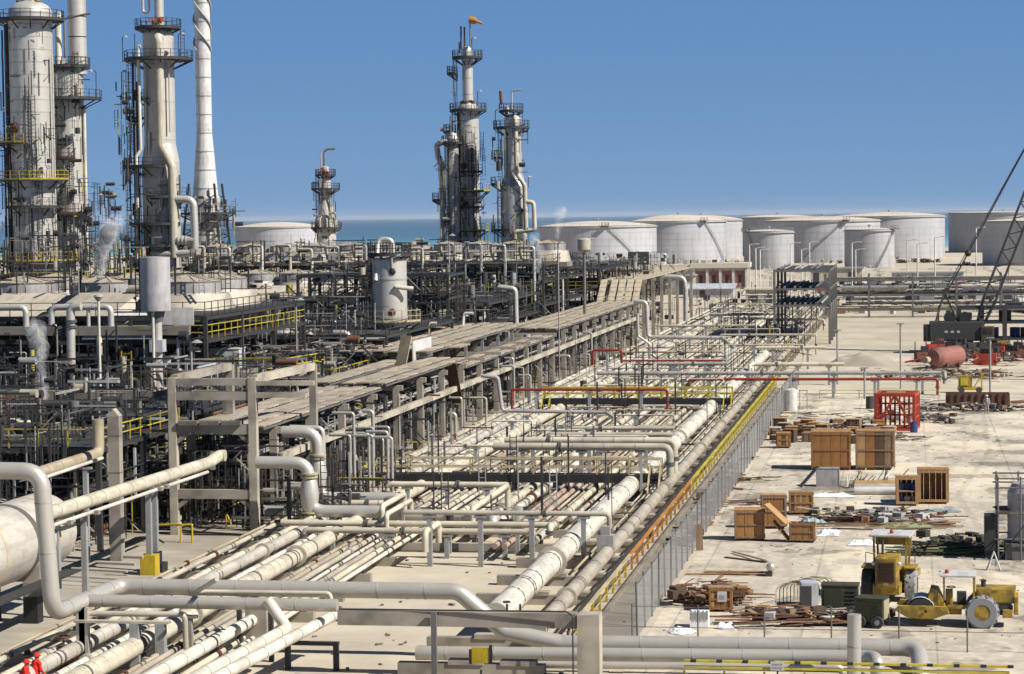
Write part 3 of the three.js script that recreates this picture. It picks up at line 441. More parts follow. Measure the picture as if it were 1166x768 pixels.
// ---------- the long pipe rack on the ground ----------
const rackZ = (x, px) => 0;
{
  // concrete sleepers under the pipes
  let n = 0;
  for (let z = -84; z > -490; z -= 6) {
    const spans = z > -131 ? [[-38.6, -27.9], [-21.2, -15]] : [[-38.9, -31.8], [-31.2, -15]];
    for (const [a, b] of spans) solo('pipe_sleeper', slab(a, b, 0, z > -131 ? .5 : .46, z - .24, z + .24), M.conc, `low concrete sleeper under the ${b > -20 ? 'right' : 'left'} lines of the pipe rack, ${ordinal(n)} row from the camera`, 'pipe sleeper', 'concrete sleepers under the rack');
    if (z > -240) for (const x of [-18.3, -16.1]) solo('pipe_plinth', slab(x - .75, x + .75, .46, .66, z - .3, z + .3), M.concPale, `small concrete plinth under the ${x < -17 ? 'thickest pipe' : 'thick pipe beside the guard rail'}, ${ordinal(n)} row from the camera`, 'plinth', 'plinths under the thick pipes');
    n++;
  }
  const list = [ // x, diameter, paint, near end, far end
    [-38.2, .16, 'tan', -82, -250], [-37.5, .28, 'cream2', -82, -300], [-36.8, .2, 'greyp', -150, -330], [-36, .34, 'cream', -82, -340],
    [-34.9, .62, 'cream', -82, -470], [-33.8, .36, 'pale', -82, -480], [-32.4, .84, 'cream', -82, -480], [-31.35, .2, 'tan', -84, -420], [-30.9, .26, 'cream', -84, -480], [-30.35, .3, 'cream2', -84, -480], [-29.85, .2, 'pale', -84, -440],
    [-29.35, .26, 'cream', -84, -480], [-28.8, .3, 'cream', -84, -480], [-28.3, .24, 'pale', -84, -480], [-27.85, .14, 'brown', -132, -300],
    [-27.3, .46, 'cream', -133, -480], [-26.75, .14, 'brown', -136, -420], [-26.45, .2, 'pale', -136, -480], [-26.1, .16, 'tan', -136, -480], [-25.75, .22, 'cream2', -138, -480], [-25.05, .56, 'cream', -134, -480], [-24.15, .5, 'pale', -134, -480],
    [-23.6, .12, 'brown', -138, -400], [-23.3, .18, 'cream', -138, -480], [-22.75, .34, 'pink', -128, -190], [-22.2, .32, 'pink', -128, -190], [-21.75, .18, 'cream2', -133, -480], [-21.4, .14, 'tan', -133, -480], [-20.8, .42, 'cream', -130, -480],
    [-20.2, .26, 'cream2', -140, -480], [-19.75, .16, 'pale', -140, -480], [-18.3, 1.2, 'pale', -103, -300], [-17.2, .14, 'tan', -120, -480], [-16.1, .72, 'cream', -101, -480], [-15.35, .12, 'tan', -140, -400],
  ];
  const rest = [[-22.75, .34, 'cream', -190.2, -330], [-22.2, .32, 'cream2', -190.2, -480], [-18.7, .4, 'cream', -300, -480], [-17.9, .5, 'cream2', -300, -480], [-22.6, .34, 'cream', -330, -480], [-36.9, .3, 'cream', -330, -480], [-37.8, .4, 'pale', -250, -480]];
  const word = { tan: 'tan', cream: 'cream', cream2: 'beige', pale: 'pale', greyp: 'grey', brown: 'rusty brown', pink: 'faded pink' };
  { // thin lines filling the gaps between the named ones
    const xs = list.map((e) => [e[0], e[1]]).sort((p, q) => p[0] - q[0]), add = [];
    for (let i = 0; i < xs.length - 1; i++) { let a = xs[i][0] + xs[i][1] / 2 + .12; const b = xs[i + 1][0] - xs[i + 1][1] / 2 - .08; while (b - a > .16) { const d = Math.min(b - a - .04, rr(.1, .2)); add.push([+(a + d / 2).toFixed(2), d, pick(['cream', 'cream2', 'pale', 'tan', 'cream']), -138 - rr(0, 14), -rr(300, 480)]); a += d + rr(.1, .3); } }
    list.push(...add);
  }
  const all = [...list].sort((a, b) => b[0] - a[0]);
  const put = ([x, d, m, z0, z1], label) => {
    const t = thing('rack_pipe', label, 'pipe', 'parallel pipes on the ground rack'), r = d / 2, y = .68 + r, P = [[x, y, z0]];
    // thin lines wander a little between sleepers, as old lines do
    for (let z = z0 - 18; z > z1 + 12; z -= 18) P.push([x + rr(-.05, .05) * (d < .35 ? 1 : .3), y + rr(-.02, .02), z]);
    P.push([x, y, z1]);
    part('run', tube(P, r, { seg: d > .6 ? 18 : d > .3 ? 12 : 8, bend: 0 }), m === 'cream' ? pick([M.cream, M.cream, M.creamGrey, M.creamDirty]) : M[m], t);
    const band = [], shoe = [];
    for (let z = -84 - (((x * 7.3) % 1) + 1) % 1 * .01; z > z1; z -= 6) { if (z > z0 - .5) continue; shoe.push(bx(x, .57, z, Math.min(.3, d * .6), .24, .34)); if (z > -330 && (d > .3 || rnd() < .6)) band.push(ringAt(r - .005, d > .3 ? .2 : .12, .02, 12, 0, 0, 0).rotateX(P8 / 2).translate(x, y, z + (rnd() < .5 ? .5 : 1.2))); }
    for (let z = z0 - rr(3, 14); z > Math.max(z1, -330); z -= rr(9, 28)) { band.push(ringAt(r - .005, .16, .025, 12, 0, 0, 0).rotateX(P8 / 2).translate(x, y, z), ringAt(r - .005, .16, .025, 12, 0, 0, 0).rotateX(P8 / 2).translate(x, y, z - .5)); }
    if (d > .3) { const seam = []; for (let z = z0 - .7; z > Math.max(z1, -230); z -= 1.15) seam.push(lathe([[r, -.02], [r + .008, -.02], [r + .008, .02], [r, .02]], 12).rotateX(P8 / 2).translate(x, y, z)); if (seam.length) stuff(part('jacket_seam', seam, M.creamDirty, t)); }
    if (shoe.length) stuff(part('shoe', shoe, M.steel, t)); if (band.length) stuff(part('band', band, M.strap, t));
    for (let z = z0 - rr(6, 24), k = 0; z > Math.max(z1, -240) && k < 4; z -= rr(18, 45), k++) for (const q of [0, .16]) part('flange', ringAt(r * .9, .09, r * .35 + .06, 14, 0, 0, 0).rotateX(P8 / 2).translate(x, y, z - q), d > .3 ? M.cream2 : M.rust, t);
    return t;
  };
  all.forEach((e, i) => put(e, `${e[1] > 1 ? 'thickest' : e[1] > .5 ? 'thick' : e[1] > .3 ? 'medium' : 'thin'} ${word[e[2]]} pipe on the ground rack, ${ordinal(i)} counted from the guard rail`));
  rest.forEach((e, i) => put(e, `${word[e[2]]} pipe in the far end of the ground rack, ${ordinal(i)} of the late joiners`));
  // valves standing on the lines
  for (let k = 0; k < 70; k++) {
    const [x, d] = pick(list), z = -rr(100, 1) * 1.4 - 85 - (k % 3) * 60, y = .68 + d;
    if (d > .5 || z > -104 || (z > -134 && x > -28 && x < -21)) continue;
    const t = thing('gate_valve', 'small rusty gate valve with handwheel on a line of the ground rack', 'valve', 'gate valves along the rack'), s = Math.max(.6, d);
    part('valve_body', merge([lathe([[.01, -.22], [d * .75, -.22], [d * .75, -.15], [d * .6, -.12], [d * .68, 0], [d * .6, .12], [d * .75, .15], [d * .75, .22], [.01, .22]], 12).rotateX(P8 / 2).translate(x, y - d / 2, z), lathe([[d * .5, -.1], [.1 * s, .1], [.1 * s, .3 * s], [.16 * s, .3 * s], [.16 * s, .36 * s], [.01, .36 * s]], 10, x, y, z)]), pick([M.rust, M.cream2, M.red, M.greyp]), t);
    part('stem', rod([x, y, z], [x, y + .75 * s, z], .03), M.steel, t);
    part('handwheel', new THREE.TorusGeometry(.2 * s, .03, 5, 14).rotateX(P8 / 2).translate(x, y + .62 * s, z), pick([M.rust, M.brown, M.red]), t);
  }
}
// ---------- pipes that cross over the rack ----------
const cross = [];
function pipeThing(name, label, cat, pts, r, mat, { sup = [], group = null, seg = 12, bend = 2.2, flanges = [], supMat = M.galv, ground = 0 } = {}) {
  const t = thing(name, label, cat, group);
  part('run', tube(pts, r, { seg, bend }), mat, t);
  if (r >= .2) { const seams = []; for (let i = 0; i < pts.length - 1; i++) { const a = V(...pts[i]), d = V(...pts[i + 1]).sub(a), L = d.length(); if (L < 3) continue; d.divideScalar(L); const qn = new THREE.Quaternion().setFromUnitVectors(V(0, 1, 0), d); for (let u = 1.3; u < L - 1; u += 2.1) { const c = a.clone().addScaledVector(d, u); seams.push(lathe([[r, -.03], [r + .012, -.03], [r + .012, .03], [r, .03]], 16).applyQuaternion(qn).translate(c.x, c.y, c.z)); } } if (seams.length) stuff(part('jacket_seam', seams, M.greyp, t)); }
  for (const [x, y, z] of sup) { part('support', merge([slab(x - .13, x + .13, ground, y - r - .02, z - .13, z + .13), slab(x - .35, x + .35, y - r - .14, y - r - .02, z - .16, z + .16)]), supMat, t); }
  for (const [x, y, z, ax] of flanges) { for (const q of [-.06, .07]) { const g = ringAt(r * .9, .08, r * .3 + .05, 14, 0, q, 0); if (ax === 'x') g.rotateZ(P8 / 2); if (ax === 'z') g.rotateX(P8 / 2); part('flange', g.translate(x, y, z), M.midSteel, t); } }
  return t;
}
// a crossing at fixed distance: x range, height, drops at its ends, posts under it
function crossing(label, z, x0, x1, y, d, mat, { l = null, rt = null, lz = 0, rz = 0, posts = 3, group = null } = {}) {
  const P = []; if (l !== null) { P.push([x0, l, z + lz]); if (lz) P.push([x0, y, z + lz]); } P.push([x0, y, z], [x1, y, z]); if (rt !== null) { if (rz) P.push([x1, y, z + rz]); P.push([x1, rt, z + rz]); }
  const sup = []; for (let k = 0; k < posts; k++) sup.push([x0 + (x1 - x0) * (k + .5) / posts, y, z]);
  const fl = []; if (rt !== null) fl.push([x1, (y + rt) / 2, z + rz, 'y']); if (l !== null) fl.push([x0, (y + l) / 2, z + lz, 'y']); if (x1 - x0 > 4) fl.push([x0 + (x1 - x0) * rr(.25, .7), y, z, 'x']);
  return pipeThing('crossing_pipe', label, 'pipe', P, d / 2, mat, { sup, flanges: fl, group });
}
crossing('beige crossing pipe just above its twin, over the near end of the rack', -131, -35.69, -20.03, 1.66, .36, M.cream, { rt: 1, rz: .6, posts: 4 });
crossing('beige crossing pipe nearest the open ground, its ends turned down', -129, -33.83, -20.71, 1.53, .34, M.cream2, { l: .9, rt: 1, rz: .8, posts: 4 });
crossing('long thin crossing pipe with a valve block at its end by the guard rail', -126, -27.4, -16.1, 2.96, .28, M.cream2, { rt: 1.2, posts: 4 });
crossing('thick short crossing pipe on a grey post over the thin lines', -134, -29.04, -23.66, 1.74, .6, M.aluWarm, { rt: 1.1, rz: 1.4, posts: 2 });
crossing('crossing pipe just before the near dark footbridge', -147, -33.03, -25.25, 2.08, .36, M.cream, { l: 1, posts: 3 });
crossing('thick crossing pipe behind the near footbridge, lower of a pair with elbows', -158, -28.07, -16.05, 3.43, .52, M.cream2, { rt: 1.2, posts: 3 });
crossing('thick crossing pipe behind the near footbridge, upper of a pair with elbows', -161, -27.8, -16.05, 3.56, .5, M.cream, { rt: 1.2, posts: 3 });
crossing('tan crossing pipe turned down at its end, right above the near footbridge', -167, -30.06, -19.91, 1.72, .34, M.tan, { rt: .9, posts: 3 });
crossing('crossing pipe ending at the thickest rack pipe, nearer of two', -181, -27.72, -18.17, 2.12, .36, M.cream2, { posts: 3 });
crossing('crossing pipe ending at the thickest rack pipe, farther of two', -187, -26.93, -18.63, 2.06, .36, M.cream2, { posts: 3 });
crossing('pipe over the left rack edge near the elbows, on low posts', -140, -35.38, -29.9, 1.7, .4, M.cream, { posts: 2 });
{ // stepped pipe coming down off the tray rack
  const z = -198; pipeThing('crossing_pipe', 'thin grey pipe stepping down from the tray rack then over the lines', 'pipe', [[-36.16,5.53,-198], [-34.72,5.38,-198], [-34.38,2.54,-198], [-25.51,2.4,-198], [-24.52,2.05,-196]], .16, M.lilac, { sup: [[-32.26, 2.3, z], [-28.5, 2.3, z]] });
}
crossing('red pipe along the far yellow footbridge', -216, -36.57, -22.13, 3, .26, M.red, { l: 1, rt: 1.2, posts: 3 });
crossing('red pipe running from the rack over the sand to the yard', -245, -22.81, 2.57, 1.92, .3, M.red, { l: 1, rt: .3, posts: 6 });
crossing('grey pipe above the long red one, running to the yard', -250, -33.1, 3.34, 2.22, .42, M.greyp, { rt: 1.2, rz: 1.6, posts: 8 });
crossing('small red pipe loop standing beside the tray rack', -258, -34.62, -31.42, 4.23, .28, M.red, { l: 2.6, rt: 2.8, posts: 1 });
crossing('thin red pipe across the far part of the rack', -257, -31.21, -20.37, 3.12, .2, M.red, { posts: 3 });
crossing('grey crossing pipe just behind the thin red one', -254, -27.13, -19.48, 2.97, .42, M.greyp, { posts: 2 });
{ const z = -298; pipeThing('crossing_pipe', 'bent pipe dropping from the tray rack end and kinking over the far lines', 'pipe', [[-34.66,8.16,-298], [-33.1,8.04,-298], [-32.92,3.59,-298], [-23.6,3.44,-298], [-21.55,2.23,-294], [-23.24,1.58,-280]], .26, M.aluWarm, { sup: [[-29.36, 3.2, z], [-26.03, 3.2, z]] }); }
{ const z = -303; pipeThing('crossing_pipe', 'second bent pipe hugging the one at the tray rack end', 'pipe', [[-34.8,6.39,-303], [-34.72,3.45,-303], [-33.25,2.43,-303], [-33.15,1.64,-303]], .18, M.aluWarm); }
{ const z = -355; pipeThing('crossing_pipe', 'tall hooked pipe at the far end of the tray rack', 'pipe', [[-36.61,9.75,-355], [-33.7,9.59,-355], [-33.45,7.75,-355], [-33.49,3,-355]], .34, M.aluWarm, { bend: 3 }); }
crossing('pipe crossing the far rack with a short drop at its end', -327, -35, -21.17, 3.64, .3, M.cream2, { rt: 2, posts: 3 });
crossing('thick grey pipe crossing the farthest rack', -358, -30.18, -24.36, 3.89, .42, M.greyp, { posts: 2 });
crossing('beige crossing pipe ending near the steel tower frame, higher one', -290, -18.9, -10.39, 2.65, .36, M.cream, { l: 1, posts: 2 });
crossing('thick beige crossing pipe ending on a grey post by the sand', -263, -17.55, -7.33, 2.32, .46, M.cream, { l: 1, lz: 3, posts: 3 });
for (let k = 0; k < 26; k++) {
  const z = -262 - k * 8 + rr(-1.5, 1.5), x0 = rr(-38, -22), x1 = x0 + rr(5, 16), y = rr(1.5, 3.6);
  crossing(`small pipe crossing the crowded far part of the rack, ${ordinal(k)} going back`, z, x0, Math.min(x1, -12), y, rr(.12, .36), pick([M.cream, M.cream2, M.tan, M.greyp, M.pale]), { l: rnd() < .6 ? 1 : null, rt: rnd() < .6 ? 1 : null, posts: 1, group: 'crossing pipes in the far rack' });
}
for (let k = 0; k < 22; k++) {
  const z = -172 - k * 4.2, x0 = rr(-37, -24), x1 = x0 + rr(2.5, 9), y = rr(1.3, 2.2);
  crossing(`slim pipe linking lines between the two footbridges, ${ordinal(k)} going back`, z, x0, Math.min(x1, -17.5), y, rr(.1, .2), pick([M.cream, M.cream2, M.tan, M.pale]), { l: 1, rt: 1, posts: 1, group: 'link pipes between the footbridges' });
}
// loop pipes running along the rack above the lines
for (const [px0, py0, px1, py1, h, d, lab] of [[435, 577, 474, 563, 2.5, .34, 'raised pipe over the left lines, nearer of a pair'], [440, 586, 480, 570, 2.3, .3, 'raised pipe over the left lines, farther of a pair'], [538, 580, 578, 553, 2.5, .36, 'raised diagonal pipe joining the crossing pipe before the near footbridge'], [478, 608, 500, 596, 2, .36, 'short raised pipe turned down beside the open ground']])
  { const a = { 435: [-30.02,2.5,-132.14], 440: [-29.32,2.3,-130.16], 538: [-24.58,2.5,-131.27], 478: [-26.07,2,-125.19] }[px0], b = { 435: [-29.28,2.5,-138.19], 440: [-28.68,2.3,-136.82], 538: [-24.57,2.5,-143.07], 478: [-26.03,2,-128.87] }[px0]; pipeThing('raised_pipe', lab, 'pipe', [[a[0], .9, a[2]], a, [a[0], b[1], b[2]], [a[0], .9, b[2]]], d / 2, M.cream); }
solo('junction_box', merge([slab(-31.21, -31.21 + 1.1, .9, 2.3, -137.82, -137.82 - .9)]), M.concDark, 'grey block joining the raised pipes beside the twin crossing pipes', 'pipe block');
solo('valve_block', merge([bx(-16.24, 1.3, -125.5, .9, 1.2, .8), bx(-16.24, 2.1, -125.5, .5, .5, .5)]), M.greyp, 'grey valve block under the thin crossing pipe by the guard rail', 'valve block');
{ // big elbows with bulging valves at the rack's left edge
  const mk = (label, z, pxL, pxV, pyT, pyB, d, xr) => {
    const t = thing('elbow_pipe', label, 'pipe', null), r = d / 2, k = -z * 1.0 / 2704 * 1.0;
    return t;
  };
  const E = (label, z, xL, xV, yT, yB, r, xR) => {
    const t = thing('elbow_pipe', label, 'pipe', null);
    part('run', tube([[xL, yT, z], [xV, yT, z], [xV, yB, z], [xR, yB, z]], r, { seg: 16, bend: 2.6 }), M.aluWarm, t);
    const ym = yB + (yT - yB) * .34;
    part('valve_bulge', lathe([[r, -1], [r * 1.25, -.8], [r * 1.5, -.2], [r * 1.5, .2], [r * 1.25, .8], [r, 1]], 18, xV, ym, z, true), M.aluWarm, t);
    for (const q of [-1.05, 1.05, 1.25]) part('flange', ringAt(r * .95, .1, .16, 18, xV, ym + q, z), M.paleRail, t);
    part('support', slab(xV + 1.2, xV + 1.5, 0, yB - r, z - .15, z + .15), M.galv, t);
  };
  E('large silver elbow pipe with a bulging valve, taller of two', -141, -38.21, -36.01, 5.96, 1.9, .36, -31.21);
  E('large silver elbow pipe with a bulging valve, nearer and lower of two', -136, -38.5, -35.29, 4.59, 1.7, .37, -30.64);
  pipeThing('elbow_pipe', 'thin silver elbow pipe beside the taller big elbow', 'pipe', [[-38.29,6.05,-143], [-36.21,6,-143], [-36.16,2.05,-143]], .17, M.aluWarm);
  [[384, 500], [395, 472], [402, 498], [408, 498], [418, 496], [425, 500]].forEach(([px, py], i) => {
    const x = -35.9 + i * .62, z = -149 + (i % 2) * 1.5, y = 19 - (py - 248.5) / 18;
    pipeThing('riser_pipe', `slim silver riser hooked over at its top, ${ordinal(i)} of six beside tray rack`, 'pipe', [[x - 1.4, y, z], [x, y, z], [x, .7, z]], .1, M.alu, { seg: 8 });
  });
  for (let k = 0; k < 16; k++) { const x = -rr(36, 39), z = -rr(150, 300), y = rr(2.5, 5.5); pipeThing('riser_pipe', 'slim silver riser along the foot of the tray rack', 'pipe', [[x - rr(.5, 2), y, z], [x, y, z], [x, .6, z]], rr(.07, .16), pick([M.alu, M.cream2, M.greyp]), { seg: 8, group: 'risers along the tray rack' }); }
}
// ---------- footbridges over the rack ----------
function footbridge(label, z, x0, x1, y, railMat, nPost) {
  const t = thing('footbridge', label, 'footbridge', null);
  part('deck', slab(x0, x1, y - .12, y, z - .45, z + .45), M.dark, t);
  for (const s of [-1, 1]) { part('beam', slab(x0, x1, y - .46, y + .08, z + s * .5 - .06, z + s * .5 + .06), M.black, t); stuff(part('railing', railGeo([[x0, y, z + s * .48], [x1, y, z + s * .48]], 1.1, 2.2, z < -200 ? .11 : .08, 2), railMat, t)); }
  for (let k = 0; k < nPost; k++) { const x = x0 + (x1 - x0) * (k + .4) / nPost; part('post', merge([slab(x - .09, x + .09, 0, y - .34, z - .5, z - .34), slab(x - .09, x + .09, 0, y - .34, z + .34, z + .5)]), M.black, t); }
  for (const [xe, s] of [[x1, 1], [x0, -1]]) { // stair down at each end, towards the camera
    const st = part('stair', merge([bar([xe - s * .7, y - .05, z + .5], [xe - s * .7, .05, z + 2.6], .08, .26), bar([xe, y - .05, z + .5], [xe, .05, z + 2.6], .08, .26)]), M.black, t);
    for (let k = 0; k < 8; k++) part('tread', bx(xe - s * .35, y - (k + .6) * y / 8.4, z + .55 + k * .26, .7, .04, .24), M.dark, st);
    stuff(part('stair_rail', merge([0, .7].map((q) => railGeo([[xe - s * q, y, z + .5], [xe - s * q, .1, z + 2.6]], 1, 1, .05, 2))), railMat, t));
  }
}
footbridge('near dark footbridge with tan railings over the pipe rack', -155, -35.42, -16.3, 1.84, M.paleRail, 7);
footbridge('far dark footbridge with yellow railings over the pipe rack', -219, -34, -16.4, 1.87, M.lemon, 6);
// ---------- guard rail and wire fence ----------
{
  const t = thing('guard_rail', 'long orange and yellow guard rail along the right edge of pipe rack', 'guard rail', null), x = -14.75;
  const seg = [[-103, -124, M.paleRail, M.yellow], [-124, -160, M.orange, M.orange], [-160, -175, M.lemon, M.yellow], [-175, -262, M.lemon, M.lemon]];
  for (const [a, b, m, pm] of seg) {
    part('top_rail', slab(x - .09, x + .09, 1.02, 1.1, a, b + .02), m, t); part('mid_rail', slab(x - .02, x + .02, .52, .56, a, b + .02), m, t);
    for (let z = a - .6; z > b; z -= 2.6) part('post', slab(x - .06, x + .06, 0, 1.02, z - .06, z + .06), pm, t);
  }
  part('kerb', slab(-15.1, -14.4, 0, .16, -103, -262), M.concPale, t);
  solo('handrail_pipe', tube([[x - .32, .5, -103], [x - .32, 1.0, -104], [x - .32, 1.0, -262]], .07, { seg: 6 }), M.steel, 'dark thin line pipe strapped along the inside of guard rail', 'pipe');
  const f = thing('wire_fence', 'grey chain-link fence between pipe rack and storage yard', 'fence', null), fx = -12.2;
  const mesh = new THREE.MeshStandardMaterial({ color: new THREE.Color().setRGB(.3, .3, .3), roughness: .7, transparent: true, opacity: .3, side: THREE.DoubleSide });
  for (let z = -105, k = 0; z > -258; z -= 3, k++) {
    part('post', rod([fx, 0, z], [fx + rr(-.05, .05), 2.6, z + rr(-.05, .05)], .05), M.midSteel, f);
    if (z > -256) { part('panel', slab(fx - .004, fx + .004, .06, 2.42, z - .05, z - 2.95), mesh, f); part('top_wire', bar([fx, 2.46, z], [fx, 2.46, z - 3], .04), M.midSteel, f); }
  }
  const g = thing('wire_fence', 'low grey fence rails on posts across the front of the storage yard', 'fence', null);
  for (let x = fx; x < 6; x += 2.9) { part('post', rod([x, 0, -103], [x, 1.9, -103], .035), M.midSteel, g); }
  part('top_wire', bar([fx, .9, -103], [6, .9, -103], .03), M.midSteel, g); part('top_wire', bar([fx, 1.8, -103], [-3, 1.8, -103], .025), M.midSteel, g);
}
// ---------- foreground: big pipes and concrete portal ----------
{
  const Z = -99.5;
  pipeThing('header_pipe', 'large silver pipe coming down at left, crossing and dropping toward the portal', 'pipe', [[-38.28,8.76,-93], [-35.56,8.73,-93], [-35.17,2.78,-93], [-34.63,2.94,-99.5], [-19.3,2.92,-99.5], [-17.29,1.2,-99.5], [-14.82,0.75,-99.5], [0.21,0.83,-99.5], [0.34,-0.04,-97], [0.33,-2.03,-97]], .36, M.aluGrey, { seg: 22, bend: 2.3, sup: [[-28.35, 3.3, Z], [-8.8, 1.1, Z]], supMat: M.conc });
  pipeThing('header_pipe', 'large silver pipe in front of the yard, lower of two, with rounded end', 'pipe', [[-20.87,0.5,-98], [-1.79,0.67,-98], [-1.42,0.75,-97], [-1.44,-2.43,-97]], .3, M.aluGrey, { seg: 20, bend: 2, sup: [[-12.36, 1, -98]], supMat: M.conc });
  pipeThing('header_pipe', 'thin silver pipe below the two large front pipes', 'pipe', [[-17.43,0.27,-97], [-2.84,0.43,-97], [-2.75,-2.46,-97]], .16, M.aluGrey, { seg: 14 });
  pipeThing('header_pipe', 'thick crossing pipe in the left foreground with cut end', 'pipe', [[-35.27,2.88,-96], [-23.79,2.82,-96]], .27, M.aluGrey, { seg: 20, sup: [[-30.25, 2.6, -96]], supMat: M.conc });
  pipeThing('header_pipe', 'thin crossing pipe bent down under the thick left foreground one', 'pipe', [[-35.17,2.4,-95.5], [-30.29,2.43,-95.5], [-30.25,0.75,-95.5]], .12, M.cream2, { seg: 12 });
  pipeThing('header_pipe', 'slim pipe lying above the thick left foreground crossing pipe', 'pipe', [[-28.39,4.18,-94], [-30.2,3.16,-97], [-24.34,3.17,-97], [-24.31,2.65,-97]], .1, M.cream, { seg: 12 });
  const stem = (label, px, py, h, z1, r, m) => { const a = px; return a; };
  pipeThing('raised_pipe', 'raised foreground pipe rising toward its capped end, longest of three', 'pipe', [[-24.48,2,-99.06], [-25.67,2,-83.09], [-25.89,2,-78.41]], .24, M.pale, { seg: 16, flanges: [[-24.5,2,-98.83, 'z']] });
  pipeThing('raised_pipe', 'raised foreground pipe joined to a vertical stub, middle of three', 'pipe', [[-26.71, 3.1, -95.55], [-25.85,1.9,-95.55], [-26.67,1.9,-82.84]], .24, M.pale, { seg: 16, bend: 1.2 });
  { const t = pipeThing('raised_pipe', 'raised foreground pipe with black and white bands, leftmost of three', 'pipe', [[-28.37,1.6,-99.47], [-28.78,1.6,-85.13], [-28.91,1.6,-80.61]], .27, M.pale, { seg: 16 }); for (const [px, i] of [[0, 0], [0, 1], [0, 2], [0, 3]]) part('black_band', ringAt(.265, .2, .03, 16, 0, 0, 0).rotateX(P8 / 2).rotateY(.0).translate(-28.56, 1.6, -94.28 - .9 + i * .55), M.black, t); }
  const f = thing('concrete_portal', 'concrete portal frame with long beam in the foreground', 'portal frame', null);
  part('beam', slab(-23.6, -13.59, 2.14, 2.76, -95.2, -95.8), M.conc, f);
  part('post', slab(-13.52, -12.61, 0, 2.74, -95, -96), M.concPale, f);
  part('conduit', tube([[-23.55,2.79,-95.3], [-13.95,2.88,-95], [-13.68,2.72,-94.9], [-13.68,-0.46,-94.9]], .035, { seg: 6 }), M.steel, f);
  part('steel_post', slab(-19.58, -19.36, 0, 2.79, -94.9, -95.1), M.midSteel, f);
  for (const px of [0, 1]) part('post_cap', bx([-16.49, -15.94][px], 2.92, -95.5, .08, .3, .08), M.steel, f);
  solo('hydrant_wheel', new THREE.TorusGeometry(.14, .035, 5, 12).rotateX(P8 / 2).translate(-16.5, 3.16, -95.5), M.steel, 'small dark handwheel on top of the concrete portal beam', 'handwheel');
  const s = thing('warning_sign', 'yellow and black warning plate below the concrete beam', 'sign', null);
  part('plate', slab(-17.81, -17.08, 0.78, 1.43, -94.5, -94.54), M.yellow, s);
  part('edge_strip', merge([slab(-17.92, -17.82, 0.74, 1.35, -94.48, -94.56), slab(-17.08, -16.96, 0.78, 1.54, -94.48, -94.56)]), M.black, s);
  part('stake', slab(-17.49, -17.41, 0, .5, -94.58, -94.62), M.steel, s);
  struct('kerb_wall', slab(-25.1, -13.93, -.2, .35, -93, -94), M.concPale, 'low concrete kerb along the bottom of the picture', 'kerb');
  // left foreground support frame
  const L = thing('pipe_gantry', 'steel goalpost frame holding pipes in the left foreground', 'pipe frame', null);
  for (const [a, b] of [[-34.83, 2.7], [-34.7, 2.7], [-34.57, 2.7]]) part('post', slab(a - .13, a + .13, 0, b, -95.1 - (b - 2.7), -95.4), M.alu, L);
  for (const [px, w] of [[-32.34, .2], [-31.22, .2]]) part('post', slab(px - w, px + w, 0, 2.1, -94.9, -95.3), M.galv, L);
  part('top_beam', slab(-34.99, -30.82, 2.1, 2.2, -94.9, -95.3), M.cream2, L);
  const C = thing('pipe_gantry', 'concrete wall block with dark gate posts behind the banded pipe', 'support block', null);
  part('block', slab(-28.67, -27.72, 0, 2.11, -99, -99.8), M.conc, C);
  for (const x of [-28.66, -27.26]) part('post', slab(x - .1, x + .1, 0, 2.6, -98, -98.2), M.dark, C);
  const D = thing('bench_frame', 'low dark steel frame under the longest raised foreground pipe', 'pipe support', null);
  part('beam', slab(-26.19, -23.87, 1.05, 1.2, -96.3, -96.6), M.dark, D); for (const x of [-26.09, -23.99]) part('leg', slab(x - .1, x + .1, 0, 1.05, -96.3, -96.6), M.dark, D);
  // vertical silver stub and yellow barrier at the lower right
  pipeThing('stub_pipe', 'upright silver pipe stub rising before the yard', 'pipe', [[-2.34,2.78,-96], [-2.37,-2.23,-96]], .28, M.alu, { seg: 18 });
  const y = thing('barrier_rail', 'yellow and black striped barrier rail along the bottom edge', 'barrier', null);
  for (const py of [0, 1]) part('rail', slab(-8.92, 3.66, [1.43, 1.19][py] - .04, [1.43, 1.19][py] + .04, -92.4, -92.6), M.lemon, y);
  for (let k = 0; k < 9; k++) { const x = -8.92 + (3.66 - -8.92) * k / 8; part('post', slab(x - .04, x + .04, 0, 1.0, -92.65, -92.73), M.lemon, y); }
  for (let k = 0; k < 13; k++) { const x = -8.54 + k * 1.02; part('black_stripe', bx(x, 1.43, -92.5, .22, .09, .22), M.black, y); }
  for (const [px, w, i] of [[-5.24, .55, 0], [-3.54, .6, 1]]) { const o = thing('notice_board', ['white notice board above the yellow striped barrier', 'white notice board hung low on the yellow striped barrier'][i], 'notice', null); part('plate', bx(px, [1.32, .86][i], -92.3, w, .36, .02), M.white, o); part('print', merge([0, 1].map((q) => bx(px, [1.32, .86][i] + .07 - q * .13, -92.285, w * .7, .035, .008))), M.greyp, o); part('bracket', slab(px - .03, px + .03, .8, [1.4, 1][i], -92.34, -92.38), M.steel, o); }
}

